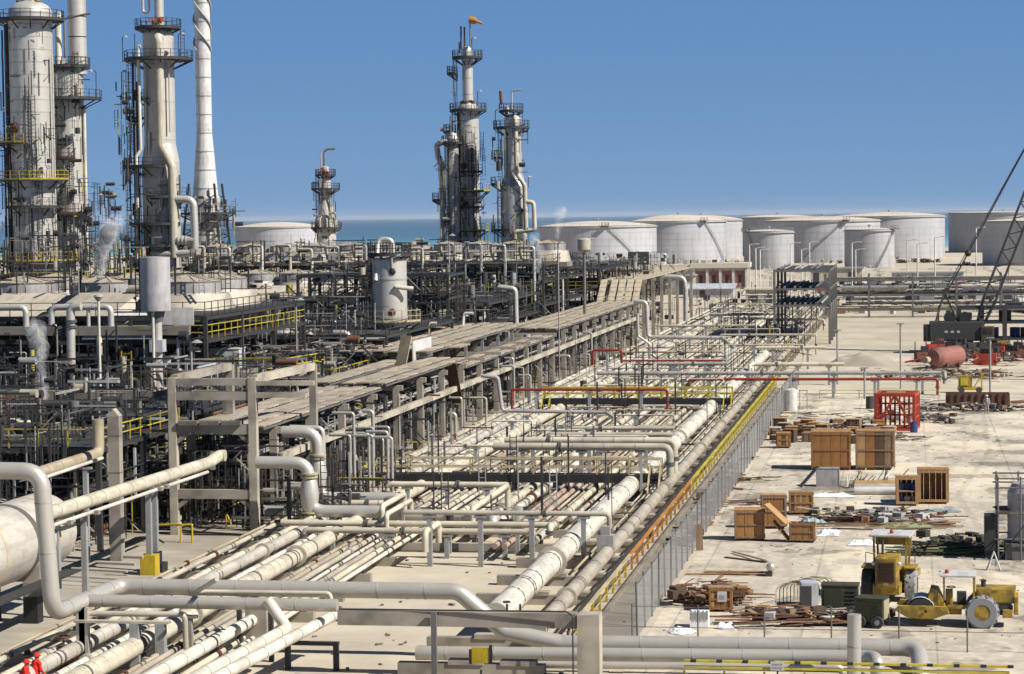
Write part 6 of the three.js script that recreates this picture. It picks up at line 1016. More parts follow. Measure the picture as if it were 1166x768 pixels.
// crumpled sheeting
function tarp(label, x, z, w, d, h, mat) { const g = new THREE.PlaneGeometry(w, d, 30, 24).rotateX(-P8 / 2), p = g.attributes.position, n = vnoise(Math.round(x * 7 + z * 3) & 1023, 64); for (let i = 0; i < p.count; i++) { const u = p.getX(i), v = p.getZ(i), e = Math.min(1, 4 * (.5 - Math.abs(u / w)), 4 * (.5 - Math.abs(v / d))); p.setY(i, .03 + Math.max(0, e) * h * .55 * (.15 + .5 * n(u * 3 + 20, v * 3 + 20) + .6 * Math.abs(n(u * 7 + 9, v * 5 + 9) - .5) + .3 * n(u * 13, v * 11 + 4))); p.setX(i, u * (.7 + .6 * n(v * 2 + 30, 5))); p.setZ(i, v * (.7 + .6 * n(u * 2 + 40, 7))); } g.computeVertexNormals(); solo('sheeting', g.translate(x, .02, z), mat, label, 'sheeting'); }
const sheetM = new THREE.MeshStandardMaterial({ color: new THREE.Color().setRGB(.75, .75, .74), roughness: .6, side: THREE.DoubleSide }), sheetB = new THREE.MeshStandardMaterial({ color: new THREE.Color().setRGB(.2, .26, .3), roughness: .5, side: THREE.DoubleSide }), sheetG = new THREE.MeshStandardMaterial({ color: new THREE.Color().setRGB(.2, .24, .12), roughness: .7, side: THREE.DoubleSide });
tarp('white crumpled sheet spilling right of the tipped crate', -4.9, -140.49, 1.3, 1.8, .5, sheetM); tarp('white bundle lying in front of the timber strewn yard', -2.86, -136.15, 1.4, 1, .6, sheetM); tarp('grey-blue crumpled sheet among the strewn planks', -2.11, -147.15, 3.4, 1.4, .4, sheetB); tarp('pale green crumpled sheet among the strewn planks', -0.24, -143.58, 3, 1.3, .5, sheetG); tarp('grey bundle inside the tipped crate', -6, -144.8, 1.6, 1, 1, sheetB); tarp('dark blue sheet beside the big open crate', 1.78, -151.75, 2.4, 1, .3, sheetB); tarp('white litter behind the orange crates', -5.42, -159.29, 2.6, 1.2, .4, sheetM);
{ const t = thing('grey_cabinet', 'grey metal cabinet standing before the tall crates', 'cabinet', null), x = -5.79, z = -164.92; part('case', slab(x - .75, x + .75, .02, 1.25, z, z - .9), M.lilac, t); part('frame_edge', merge([slab(x - .8, x - .74, .02, 1.3, z + .02, z - .9), slab(x + .74, x + .8, .02, 1.3, z + .02, z - .9), slab(x - .8, x + .8, 1.25, 1.31, z + .02, z - .9)]), M.galv, t); }
solo('leaning_board', bar([-7.66, .05, -164.82], [-7.66 + 1.2, 1.4, -164.82 - .4], .7, .06), M.midSteel, 'grey board leaning beside the metal cabinet', 'board'); solo('leaning_board', bar([-11.87, .05, -132.96], [-11.87 - .05, 1.5, -132.96 - .2], .4, .05), M.woodGrey, 'old board leaning against the wire fence', 'board');
{ const x = -7.34, z = -123.86, t = thing('floor_lamp', 'round grey lamp head lying on a small base', 'lamp', null); part('head', new THREE.SphereGeometry(.24, 14, 10).translate(x, .5, z), M.alu, t); part('base', bx(x - .1, .14, z, .35, .25, .3), M.dark, t); }
{ const x = -9.67, z = -107.97, t = thing('metal_bin', 'galvanised ribbed bin near the fence corner', 'bin', null); part('body', slab(x - .45, x + .4, .02, .75, z, z - .7), M.foil, t); for (let k = 0; k < 5; k++) part('rib', bx(x - .38 + k * .18, .62, z + .02, .08, .4, .06), M.greyp, t); }
for (const [px, lab, i] of [[-8.51, 'white sack slumped beside the ribbed bin', 0], [-10.38, 'pale sack slumped by the fence foot', 1]]) tarp(lab, px, [-108.08, -106.52][i], 1.1, .9, .5, sheetM);
{ // bent hoops of reinforcing bar
  for (let k = 0; k < 9; k++) { const x = -6.55 + k * .16, z = -114.66 - k * .28; solo('hoop_bar', tube([[x, .03, z], [x, .8, z - .1], [x + .45, 1.1, z - .2], [x + 1.3, .95, z - .5], [x + 1.5, .03, z - .6]], .025, { seg: 5, bend: 10 }), pick([M.oliveDark, M.olive, M.tan]), 'bent olive hoop bar in the row beside the metal box', 'hoop bar', 'hoop bars'); }
  const t = thing('metal_box', 'silver and black box beside the row of hoop bars', 'metal box', null), x = -4.97, z = -114.28; part('case', bx(x, .6, z - .5, .8, 1.15, 1.2, .15), M.boxGrey, t); part('front', bx(x - .12, .55, z + .13, .55, 1, .06, .15), M.dark, t);
}
function generator(label, x, z, w, h, ry) { const o = new THREE.Group(); o.name = numbered('generator_set'); scene.add(o); tag(o, label, 'generator', 'wheeled generator sets'); o.position.set(x, .02, z); o.rotation.y = ry; part('housing', bx(0, .35 + h / 2, 0, w, h, 1.1), M.olive, o); part('roof', bx(0, .38 + h, 0, w + .06, .06, 1.16), M.oliveDark, o); part('side_panel', bx(-w * .18, .35 + h / 2, .56, w * .5, h * .8, .03), M.oliveDark, o); for (let k = 0; k < 5; k++) part('louvre', bx(w * .3, .5 + k * h / 6, .565, w * .28, .05, .04), M.dark, o); part('radiator_frame', bx(w / 2 + .02, .35 + h / 2, 0, .05, h * .9, .9), M.tan, o); for (const [a, b] of [[-.32, 1], [.32, 1], [-.32, -1], [.32, -1]]) { const wh = part('wheel', new THREE.CylinderGeometry(.28, .28, .16, 18).rotateX(P8 / 2).translate(a * w, .28, b * .6), M.tyre, o); part('hub', new THREE.CylinderGeometry(.12, .12, .18, 12).rotateX(P8 / 2).translate(a * w, .28, b * .61), M.greyp, wh); } part('tow_bar', bar([w / 2, .3, 0], [w / 2 + .9, .12, 0], .08), M.steel, o); }
generator('olive generator set on wheels beside the silver and black box', -3.37, -111.42 - .6, 1.7, 1.1, -.05); generator('olive generator set parked beside the yellow roller drum', -1.86, -108.71 - .5, 1.3, .95, -.25);
// ---------- yellow machines ----------
function wheel(parent, x, y, z, r, w, axis, dusty) { const wh = part('wheel', (() => { const g = lathe([[r * .5, -w / 2], [r * .9, -w / 2], [r, -w * .36], [r, w * .36], [r * .9, w / 2], [r * .5, w / 2]], 28); axis === 'x' ? g.rotateZ(P8 / 2) : g.rotateX(P8 / 2); return g.translate(x, y, z); })(), dusty ? M.tyreDust : M.tyre, parent); for (let k = 0; k < 22; k++) { const a = k / 22 * 6.283, c = Math.cos(a) * r, s = Math.sin(a) * r, o = (k % 2 ? 1 : -1) * w * .22; part('lug', axis === 'x' ? bx(0, 0, 0, w * .5, .05, .13).rotateY((k % 2 ? 1 : -1) * .5).translate(0, r + .01, 0).rotateX(a).translate(x + o, y, z) : bx(0, 0, 0, .13, .05, w * .5).rotateY((k % 2 ? 1 : -1) * .5).translate(0, r + .01, 0).rotateZ(a).translate(x, y, z + o), dusty ? M.tyreDust : M.tyre, wh); } const rim = new THREE.CylinderGeometry(r * .5, r * .42, w * .9, 20); axis === 'x' ? rim.rotateZ(P8 / 2) : rim.rotateX(P8 / 2); part('rim', rim.translate(x, y, z), M.machine, wh); return wh; }
function rbox(w, h, d, b = .08) { const s = new THREE.Shape(), x = w / 2 - b, y = h / 2 - b; s.moveTo(-x, -y); s.lineTo(x, -y); s.lineTo(x, y); s.lineTo(-x, y); s.closePath(); return new THREE.ExtrudeGeometry(s, { depth: d - 2 * b, bevelSize: b, bevelThickness: b, bevelSegments: 3 }).translate(0, 0, -(d - 2 * b) / 2); }
{ // compactor seen from its engine end
  const o = new THREE.Group(); o.name = numbered('yellow_tractor'); scene.add(o); tag(o, 'yellow machine with a white canopy facing the camera', 'tractor'); o.position.set(-1.13, .02, -115.15 - 1.4); o.rotation.y = -.1;
  part('hood', rbox(1.05, 1.5, 1.9).translate(0, 1.55, .55), M.machine, o); part('grille', bx(0, 1.62, 1.51, .8, .95, .03), M.woodDark, o); for (let k = 0; k < 8; k++) part('grille_bar', bx(0, 1.25 + k * .11, 1.535, .78, .03, .02), M.brown, o);
  part('grille_badge', bx(0, 1.02, 1.53, .24, .12, .02), M.tan, o);
  part('chassis', rbox(1.3, .5, 3.6, .05).translate(0, .75, -.4), M.machine, o); part('cab_floor', rbox(1.7, .3, 1.7, .05).translate(0, 1.4, -1.1), M.machine, o);
  for (const x of [-.8, .8]) for (const z of [-.35, -1.9]) part('canopy_post', bar([x * .95, 1.5, z], [x, 3.1, z], .1), M.machine, o);
  part('canopy', rbox(2, .14, 2, .05).translate(0, 3.15, -1.1), M.white, o); part('canopy_fascia', rbox(1.8, .55, .08, .03).translate(0, 2.75, -1.95), M.machine, o); part('beacon', lathe([[.09, 0], [.09, .14], [.04, .2], [.01, .21]], 12, .05, 3.22, -.6), M.redFrame, o);
  part('seat', bx(0, 1.85, -1.35, .5, .6, .5), M.dark, o); part('steering_wheel', new THREE.TorusGeometry(.22, .025, 6, 16).rotateX(1.1).translate(0, 2.25, -.55), M.dark, o); part('exhaust', tube([[-.3, 2.3, .2], [-.3, 3, .2]], .06), M.dark, o);
  wheel(o, -1.05, .78, -.2, .78, .55, 'x', false); wheel(o, 1.05, .78, -.2, .78, .55, 'x', true); for (const s of [-1, 1]) { part('fender', rbox(.6, .1, 1.3, .04).translate(s * 1.03, 1.66, -.25), M.machine, o); part('headlamp', lathe(dome(.1, .06, 12, 2), 12).rotateX(P8 / 2).translate(s * .62, 2, 1.3), M.foil, o); part('mirror_arm', tube([[s * .8, 2.2, -.4], [s * 1.2, 2.3, -.4], [s * 1.2, 1.8, -.4]], .02, { seg: 5 }), M.dark, o); }
  part('drum', new THREE.CylinderGeometry(.7, .7, 1.9, 28).rotateZ(P8 / 2).translate(0, .7, -2.9), M.steel, o); part('drum_frame', rbox(2.3, .3, 1.8, .05).translate(0, .95, -2.9), M.machine, o);
}
{ // roller seen from its side
  const o = new THREE.Group(); o.name = numbered('road_roller'); scene.add(o); tag(o, 'yellow single-drum road roller seen from its side', 'road roller'); o.position.set(1.97, .02, -109.07 - .9); o.rotation.y = -.04; o.scale.setScalar(.94);
  const s = new THREE.Shape(); s.moveTo(-1.35, .1); s.lineTo(-.7, -.28); s.lineTo(.45, -.28); s.lineTo(1.2, .0); s.lineTo(1.1, .3); s.lineTo(-1.2, .3); s.closePath();
  for (const z of [-.95, .95]) part('drum_frame', new THREE.ExtrudeGeometry(s, { depth: .12, bevelEnabled: true, bevelSize: .03, bevelThickness: .03, bevelSegments: 2 }).translate(-1.55, .72, z - .06), M.machine, o);
  part('drum', new THREE.CylinderGeometry(.68, .68, 1.75, 36).rotateX(P8 / 2).translate(-1.7, .68, 0), M.steel, o); part('drum_cap', lathe([[.72, -.8], [.72, .8]], 20).rotateX(P8 / 2).translate(-1.7, .72, 0), M.white, o); part('drum_badge', new THREE.CylinderGeometry(.08, .08, .03, 14).rotateX(P8 / 2).translate(-1.45, .8, 1.1), M.black, o);
  const h = new THREE.Shape(); h.moveTo(-.45, 0); h.lineTo(.45, 0); h.lineTo(.1, .75); h.lineTo(-.2, .8); h.closePath(); part('front_hood', new THREE.ExtrudeGeometry(h, { depth: 1.1, bevelEnabled: true, bevelSize: .04, bevelThickness: .04 }).translate(-1.0, 1.02, -.55), M.machine, o);
  part('hitch', rbox(.9, .4, .8, .05).translate(-.2, .75, 0), M.machine, o); part('deck', rbox(1.5, .16, 1.5, .03).translate(.35, .95, 0), M.machine, o); part('seat', bx(.25, 1.35, 0, .45, .55, .5), M.dark, o); part('console', rbox(.35, .75, .6, .05).translate(-.35, 1.35, 0), M.machine, o); part('steering_wheel', new THREE.TorusGeometry(.2, .025, 6, 16).rotateX(1.2).translate(-.25, 1.85, 0), M.dark, o);
  part('engine_hood', rbox(1.9, .75, 1.3, .1).translate(1.9, 1.55, 0), M.machine, o); part('engine_side', rbox(1.5, .7, 1.2, .04).translate(1.9, .95, 0), M.dark, o); part('rear_bumper', rbox(.22, .9, 1.4, .05).translate(2.85, 1.1, 0), M.machine, o); part('tank', rbox(.5, .4, 1.5, .05).translate(2.45, .7, 0), M.machine, o); part('air_cleaner', lathe([[.12, 0], [.12, .3], [.18, .34], [.01, .42]], 12, 1.3, 1.9, .2), M.dark, o);
  for (const z of [-.7, .7]) part('canopy_post', bar([.85, 1, z], [.85, 2.45, z], .1), M.machine, o); part('canopy', rbox(1.7, .12, 1.7, .04).translate(.1, 2.5, 0), M.white, o); part('beacon', lathe([[.1, 0], [.1, .15], [.01, .2]], 12, -.45, 2.56, .3), M.redFrame, o); for (const z of [-.7, .7]) part('canopy_post', bar([-.6, 1, z], [-.6, 2.45, z], .05), M.machine, o);
  wheel(o, 1.25, .78, .85, .78, .5, 'z', true); wheel(o, 1.25, .78, -.85, .78, .5, 'z', true);
}
{ const t = thing('a_frame_stand', 'white A-shaped stand beside the scaffolded vessel', 'stand', null), x = 4.22, z = -126.97; for (const s of [-1, 1]) for (const d of [-.2, .2]) part('leg', bar([x + s * .35, .02, z + d * 1.5], [x, 1, z], .06), M.white, t); part('crossbar', bx(x, .4, z, .5, .06, .06), M.white, t); part('plate', bx(x, .45, z + .14, .3, .35, .02), M.white, t); }
{ // wrapped vessel in scaffolding at the right edge
  const x = 5.77, z = -130.27 - 1.5, t = thing('scaffolded_vessel', 'grey wrapped vessel inside scaffolding at the right edge', 'vessel', null);
  part('vessel', lathe([[.9, .9], [1.05, 1.1], [1.05, 3.6], [.8, 4.1], [.01, 4.25]], 20, x + .4, .02, z), M.lilac, t); for (let k = 0; k < 5; k++) part('wrap_band', ringAt(1.04, .08, .03, 20, x + .4, 1.3 + k * .5, z), M.greyp, t); part('plinth', slab(x - .8, x + 1.6, .02, .9, z - 1.2, z + 1.2), M.midSteel, t);
  for (const a of [-1.2, 0, 1.7]) for (const b of [-1.4, 1.4]) part('standard', rod([x + a, 0, z + b], [x + a, 4.6, z + b], .05), M.midSteel, t); for (const y of [1.2, 2.6, 4, 4.5]) { for (const b of [-1.4, 1.4]) part('ledger', rod([x - 1.4, y, z + b], [x + 1.9, y, z + b], .045), M.midSteel, t); for (const a of [-1.2, 1.7]) part('transom', rod([x + a, y, z - 1.6], [x + a, y, z + 1.6], .045), M.midSteel, t); } part('brace', rod([x - 1.2, .1, z + 1.42], [x + 1.7, 4, z + 1.42], .04), M.steel, t); part('board', slab(x - 1.3, x - .6, 2.62, 2.68, z - 1.5, z + 1.5), M.woodDark, t);
  part('frame_box', slab(x - 1.9, x - 1.3, .02, 2.4, z - .4, z + .6), M.steel, t);
}
// ---------- behind the yard ----------
{ const t = thing('pink_vessel', 'faded red horizontal vessel lying on the ground by the crane', 'vessel', null), p = [2.84,0,-290.66], R = 1.25; const g = lathe([[.01, -.6], [R * .7, -.5], [R, 0], [R, 4.6], ...dome(R, .6, 24, 4).map(([a, b]) => [a, 4.6 + b])], 30).rotateX(-P8 / 2).rotateY(-.6); part('shell', g.translate(p[0], R + .1, p[2]), M.vessel, t); part('nozzle', rod([p[0] - .9, 1.1, p[2] + .4], [p[0] - 1.3, 1.1, p[2] + 1.2], .4, 14), M.pink, t); for (const q of [1, 3.6]) part('cradle', bx(p[0] + q * .56, .3, p[2] - q * .82, 2.2, .7, .3, -.6), M.woodDark, t); part('patch', bx(p[0] + 1, 2 * R + .08, p[2] - 1.5, .7, .12, .7), M.dark, t); }
{ const pts = [], c = [-6.13,0,-297.63]; const g = new THREE.PlaneGeometry(9, 6, 26, 18).rotateX(-P8 / 2), p = g.attributes.position, n = vnoise(77, 64); for (let i = 0; i < p.count; i++) { const u = p.getX(i) / 4.5, v = p.getZ(i) / 3, e = Math.max(0, 1 - u * u - v * v); p.setY(i, 1.5 * Math.pow(e, .8) * (.75 + .5 * n(u * 3 + 9, v * 3 + 9)) - .05); } g.computeVertexNormals(); const o = solo('sand_heap', g.translate(c[0], 0, c[2]), M.concPale, 'pale heap of sand beside the faded red vessel', 'sand heap'); }
{ const t = thing('rusty_bin', 'long rusty waste bin at the back of the yard', 'bin', null), x0 = 3.27, x1 = 9.28, z = -233.2; part('wall', slab(x0, x1, .02, 1.3, z, z - .08), M.rust, t); part('wall', slab(x0, x1, .02, 1.3, z - 2.2, z - 2.3), M.rust, t); for (const x of [x0, x1]) part('end_wall', slab(x - .04, x + .04, .02, 1.3, z - .1, z - 2.2), M.rust, t); for (let k = 0; k < 9; k++) part('rib', bx(x0 + .4 + k * (x1 - x0 - .8) / 8, .66, z + .06, .14, 1.3, .1), M.brown, t); part('floor', slab(x0, x1, .05, .12, z - .1, z - 2.2), M.brown, t); }
{ const t = thing('yellow_rig', 'small yellow machine frame at the back of the yard', 'machine', null), x = 5.99, z = -248.83 - 2.5; part('bed', slab(x - 1.3, x + 1.3, .3, .6, z, z - 1.4), M.yellow, t); part('cabinet', slab(x - 1.2, x + .2, .6, 1.8, z - .1, z - 1.3), M.machine, t); part('panel', slab(x - 1, x - .2, .8, 1.6, z - .08, z - .02), M.lemon, t); part('brace', bar([x + .4, .6, z - .2], [x + 1.2, 2, z - .2], .12), M.yellow, t); part('post', slab(x + 1.1, x + 1.25, .6, 2.2, z - .1, z - .3), M.yellow, t); for (const q of [-.9, .9]) part('wheel', new THREE.CylinderGeometry(.32, .32, .2, 16).rotateX(P8 / 2).translate(x + q, .32, z + .02), M.tyre, t); }
for (let k = 0; k < 22; k++) { const x = 6.38 + rr(-5, 9), z = -307.75 + rr(-14, 12), w = rr(1, 3), t = thing('scrap_machine', 'dark machine hulk in the clutter under the crane', 'machine hulk', 'machine hulks under the crane'); part('body', bx(x, .7, z, w, rr(.9, 1.8), 1.2, rr(-.4, .4)), pick([M.dark, M.brown, M.rust, M.steel, M.redFrame]), t); part('top', bx(x + .2, 1.7, z, w * .5, .6, .8, rr(-.4, .4)), pick([M.dark, M.steel, M.orange]), t); part('pipe', rod([x - w / 2, 1, z], [x - w / 2, rr(2, 3), z], .07), M.steel, t); }
{ // lattice crane
  const t = thing('lattice_crane', 'dark lattice-boom crane at the right edge', 'crane', null), b = [6.53,0,-323.06], s = 1;
  for (const q of [-1.8, 1.8]) { const tr = part('track', rbox(7, 1.2, 1, .25).translate(b[0], .62, b[2] + q), M.black, t); for (let k = 0; k < 12; k++) part('track_shoe', bx(b[0] - 3.2 + k * .58, 1.26, b[2] + q, .44, .08, 1.02), M.dark, tr); }
  part('turntable', new THREE.CylinderGeometry(1.5, 1.5, .5, 20).translate(b[0], 1.4, b[2]), M.black, t); part('house', rbox(7.2, 2.6, 3.2, .12).translate(b[0] - .6, 2.95, b[2]), M.dark, t); part('counterweight', rbox(1.6, 2.2, 3, .15).translate(b[0] - 4.2, 2.7, b[2]), M.black, t); part('cab', rbox(1.7, 2, 1.4, .08).translate(b[0] + 3.4, 2.6, b[2] + 1.2), M.brown, t); part('cab_window', bx(b[0] + 3.4, 3, b[2] + 1.92, 1.2, .8, .02), M.glass, t); for (let k = 0; k < 3; k++) part('vent', bx(b[0] - 2 + k * .8, 2.9, b[2] + 1.62, .4, .3, .02), M.white, t);
  const A = V(b[0] + 2, 2.6, b[2]), D = V(14.51 - 7.91, 20.67 - 3.42, 0).normalize(), B = A.clone().addScaledVector(D, 46), n = V(-D.y, D.x, 0), w = .62;
  const C = (k, i) => { const q = A.clone().addScaledVector(D, k); const f = Math.min(1, .35 + k / 5); return q.addScaledVector(n, (i & 1 ? 1 : -1) * w * 1.3 * f).add(V(0, 0, (i & 2 ? 1 : -1) * w * f)).toArray(); };
  const boom = part('boom', [0, 1, 2, 3].map((i) => merge([bar(C(0, i), C(5, i), .26), bar(C(5, i), C(46, i), .26)])), M.dark, t), lace = []; for (let k = 0; k < 44; k += 1.15) { const e = k + 1.15, z = Math.round(k / 1.15) % 2; lace.push(bar(C(k, z ? 0 : 1), C(e, z ? 1 : 0), .13), bar(C(k, z ? 2 : 3), C(e, z ? 3 : 2), .13), bar(C(k, z ? 0 : 2), C(e, z ? 2 : 0), .13), bar(C(k, z ? 1 : 3), C(e, z ? 3 : 1), .13)); } stuff(part('lacing', lace, M.dark, boom));
  const G = V(b[0] - 2.2, 8.2, b[2]); for (const q of [-.8, .8]) { part('gantry_leg', bar([b[0] - 3.4, 4, b[2] + q], [G.x, G.y, G.z + q * .4], .2), M.dark, t); part('gantry_leg', bar([b[0] - .4, 4, b[2] + q], [G.x, G.y, G.z + q * .4], .2), M.dark, t); }
  for (const q of [-.4, .4]) part('pendant_cable', rod([G.x, G.y, G.z + q], [B.x, B.y, B.z + q], .05, 5), M.dark, t);
  const J = V(14.52 - 3.59, 26.41 - 6.12, 0).normalize(), j0 = V(3.59, 6.12, b[2] - .6), j1 = j0.clone().addScaledVector(J, 42); part('back_line', rod(j0.toArray(), j1.toArray(), .1, 6), M.dark, t); part('line_mast', bar([b[0] - 3, 4, b[2] - .6], j0.toArray(), .2), M.dark, t); part('hook_block', new THREE.SphereGeometry(.45, 12, 8).translate(...j0.clone().addScaledVector(J, 8.2).toArray()), M.black, t);
  for (let k = 0; k < 2; k++) part('winch_drum', new THREE.CylinderGeometry(.8, .8, 2, 20).rotateX(P8 / 2).translate(b[0] - 1.5 + k * 2, 4.7, b[2] + .2), M.black, t);
}
{ // steel rack tower at the far end of the pipe rack
  const t = thing('rack_tower', 'grey steel rack tower with dark decks at the far end of pipe rack', 'rack tower', null), x0 = -19.69, x1 = -11.74, zs = [-346, -356, -366, -376], lv = [5.73, 8.12, 10.77];
  for (const x of [x0, x1]) for (const z of zs) part('column', slab(x - .18, x + .18, 0, lv[2] + .1, z - .18, z + .18), M.midSteel, t);
  for (const y of lv) { for (const z of zs) part('beam', slab(x0, x1, y - .3, y, z - .12, z + .12), M.midSteel, t); for (const x of [x0, x1]) part('beam', slab(x - .12, x + .12, y - .28, y - .02, zs[0], zs[3]), M.midSteel, t); for (let k = 0; k < 9; k++) if (k % 3 !== 2 || y < 7) part('deck_pipe', rod([x0 + .7 + k * .75, y + .15, zs[0] - .3], [x0 + .7 + k * .75, y + .15, zs[3] + .3], rr(.1, .2), 8), pick([M.midSteel, M.greyp, M.greyp]), t); part('deck', slab(x0 + .2, x1 - .2, y - .12, y - .02, zs[0] - .2, zs[3] + .2), M.dark, t); }
  for (let k = 0; k < 3; k++) { part('brace', bar([x1, 0, zs[k]], [x1, lv[0], zs[k + 1]], .14), M.midSteel, t); part('brace', bar([x1, lv[0], zs[k + 1]], [x1, lv[2], zs[k]], .14), M.midSteel, t); }
  const p = thing('pipe_bridge', 'long grey steel pipe bridge running right behind the sand', 'pipe bridge', null), z = -432, a = -15.43, e = a + 62, L = [1.55, 4.23, 6.92];
  for (let k = 0; k < 9; k++) for (const q of [0, -4]) part('column', slab(a + k * 7.8 - .16, a + k * 7.8 + .16, 0, L[2] + 1, z + q - .16, z + q + .16), M.midSteel, p);
  for (const y of L) for (const q of [0, -4]) part('girder', slab(a, e, y - .35, y, z + q - .12, z + q + .12), M.midSteel, p);
  for (let k = 0; k < 8; k++) { if (k % 2 === 1) { part('brace', bar([a + k * 7.8, L[0], z + .1], [a + k * 7.8 + 7.8, L[1], z + .1], .12), M.midSteel, p); part('brace', bar([a + k * 7.8 + 7.8, L[0], z + .1], [a + k * 7.8, L[1], z + .1], .12), M.midSteel, p); part('brace', bar([a + k * 7.8, L[1], z + .1], [a + k * 7.8 + 7.8, L[2], z + .1], .12), M.midSteel, p); part('brace', bar([a + k * 7.8 + 7.8, L[1], z + .1], [a + k * 7.8, L[2], z + .1], .12), M.midSteel, p); } }
  for (let k = 0; k < 10; k++) { const y = L[Math.floor(k / 4)] + .25; part('bridge_pipe', rod([a, y, z - .4 - (k % 4) * .9], [e, y, z - .4 - (k % 4) * .9], rr(.1, .24), 8), pick([M.steel, M.midSteel, M.tan, M.paleRail]), p); }
}
{ // office building and sheds
  const z = -600, x0 = -54.74, x1 = -41.2, xl = -74.67, t = thing('office_building', 'low beige building with brown panels and white pilasters', 'building', null);
  part('wall', slab(x0, x1, 0, 5.4, z, z - 12), M.concPale, t); part('wall', slab(xl, x0, 0, 5.2, z - 1, z - 12), M.concPale, t); part('roof', slab(x0 - .5, x1 + .6, 5.4, 6.6, z + .8, z - 12.6), M.tankRoof, t); part('roof', slab(xl - .5, x0 - .6, 5.2, 6.3, z, z - 12.6), M.tankRoof, t);
  for (let k = 0; k < 4; k++) part('brown_panel', slab(x0 + 1 + k * 3.3, x0 + 3.2 + k * 3.3, .6, 4.6, z + .02, z + .1), M.vessel, t); for (let k = 0; k < 5; k++) part('pilaster', slab(x0 + .1 + k * 3.3, x0 + .7 + k * 3.3, 0, 5.3, z + .02, z + .4), M.white, t);
  for (let k = 0; k < 4; k++) { const w = part('window', slab(x0 + 1.7 + k * 3.3, x0 + 2.5 + k * 3.3, 1.6, 3.6, z + .11, z + .16), M.glass, t); } for (let k = 0; k < 6; k++) part('window', slab(xl + 2 + k * 3, xl + 3.6 + k * 3, 1.8, 3.6, z - .98, z - .9), M.glass, t);
  part('roof_unit', slab(xl + 3, xl + 8, 6.3, 9.6, z - 4, z - 8), M.dark, t); part('roof_unit', slab(xl + 8.4, xl + 12.5, 6.3, 9.2, z - 4, z - 8), M.white, t); for (let k = 0; k < 14; k++) part('roof_unit', bx(rr(xl + 14, x1 - 2), 6.9, z - rr(2, 9), rr(.6, 1.6), rr(.5, 1.2), 1.2), pick([M.white, M.brown, M.greyp, M.concPale]), t);
  const s = thing('long_shed', 'long low shed with a pale blue-white roof before the office', 'shed', null), zz = -540, a = -50.7, b = -40.1; part('wall', slab(a, b, 0, 1.9, zz, zz - 6), M.lilac, s); part('roof', bar([(a + b) / 2, 2, zz + .5], [(a + b) / 2, 3, zz - 6.5], b - a + 1, .15), M.boxGrey, s); part('door', slab(a + 3, a + 4.2, 0, 1.7, zz + .01, zz + .06), M.brown, s);
  for (let k = 0; k < 12; k++) { const w = [859, 866, 871, 905, 918, 925, 972, 977][k % 8]; }
  [[859, 278], [866, 282], [871, 284], [905, 277], [917, 284], [926, 276], [973, 277], [977, 285], [1034, 275], [1045, 279], [1064, 272], [1109, 262]].forEach(([px, py], i) => { const zl = -560 - (i % 3) * 25, k = -zl / 2704, x = (px - 1038.5) * k * 1.0 * 1.013 , y = 19 + (242.5 - py) * k; const o = thing('street_lamp', 'tall pale street lamp standing before the storage tanks', 'street lamp', 'street lamps before the tanks'); part('pole', rod([x, 0, zl], [x, y, zl], .16, 6), M.white, o); part('arm', rod([x, y, zl], [x + 1.6, y + .3, zl], .1, 5), M.white, o); part('lamp_head', bx(x + 1.9, y + .25, zl, .9, .25, .4), M.white, o); });
  for (let k = 0; k < 70; k++) { const x = rr(-46, 18), zc = rr(-590, -450), w = rr(.5, 1.7), o = thing('site_clutter', 'small box or drum in the busy ground before the tanks', 'site object', 'small objects before the tanks'); part('body', bx(x, w * .35, zc, w, w * .7, w * .8, rnd() * 2), pick([M.white, M.red, M.rust, M.concPale, M.white, M.steel, M.steel, M.cream, M.tan, M.woodDark, M.dark]), o); part('top', bx(x, w * .72, zc, w * .5, w * .2, w * .5, rnd()), pick([M.white, M.greyp, M.rust]), o); }
  // parked cars
  for (let k = 0; k < 9; k++) { const o = new THREE.Group(); o.name = numbered('parked_car'); scene.add(o); tag(o, 'small light car parked on the sand before the tanks', 'car', 'cars parked before the tanks'); o.position.set(rr(-32, 40), 0, rr(-700, -560)); o.rotation.y = rr(-.3, .3); const c = pick([M.white, M.foil, M.redFrame, M.boxGrey]); part('body', rbox(4.2, .8, 1.7, .15).translate(0, .75, 0), c, o); part('cabin', rbox(2.2, .6, 1.5, .18).translate(-.1, 1.4, 0), c, o); part('window', rbox(2.05, .4, 1.54, .08).translate(-.1, 1.42, 0), M.glass, o); for (const [a, b] of [[-1.3, .8], [1.3, .8], [-1.3, -.8], [1.3, -.8]]) part('wheel', new THREE.CylinderGeometry(.32, .32, .2, 14).rotateX(P8 / 2).translate(a, .32, b), M.tyre, o); }
  // thin rail fence behind the yard
  const f = thing('pipe_rail', 'low yellow pipe rail before the sand behind the yard', 'rail', null), zr = -235.2, xr = -9.32; stuff(part('rail', railGeo([[xr, 0, zr - 8], [xr + 12, 0, zr - 8]], .9, 4, .07, 1), M.lemon, f));
  for (const [x, zq, hh, i] of [[-8.14, -264.15, 6, 0], [-4.76, -242.97, 3.2, 1], [-1.21, -257.51, 7, 2], [7.59, -237.47, 6.5, 3]]) { const o = thing('light_mast', ['grey post standing on the sand beside the heap', 'short grey pipe post behind the red skid frame', 'thin grey mast behind the red skid frame', 'thin dark mast near the rusty bin'][i], 'mast', null); part('pole', rod([x, 0, zq], [x, hh, zq], .1, 8), M.galv, o); part('cap', bx(x, hh, zq, .8, .12, .3), M.galv, o); }
}
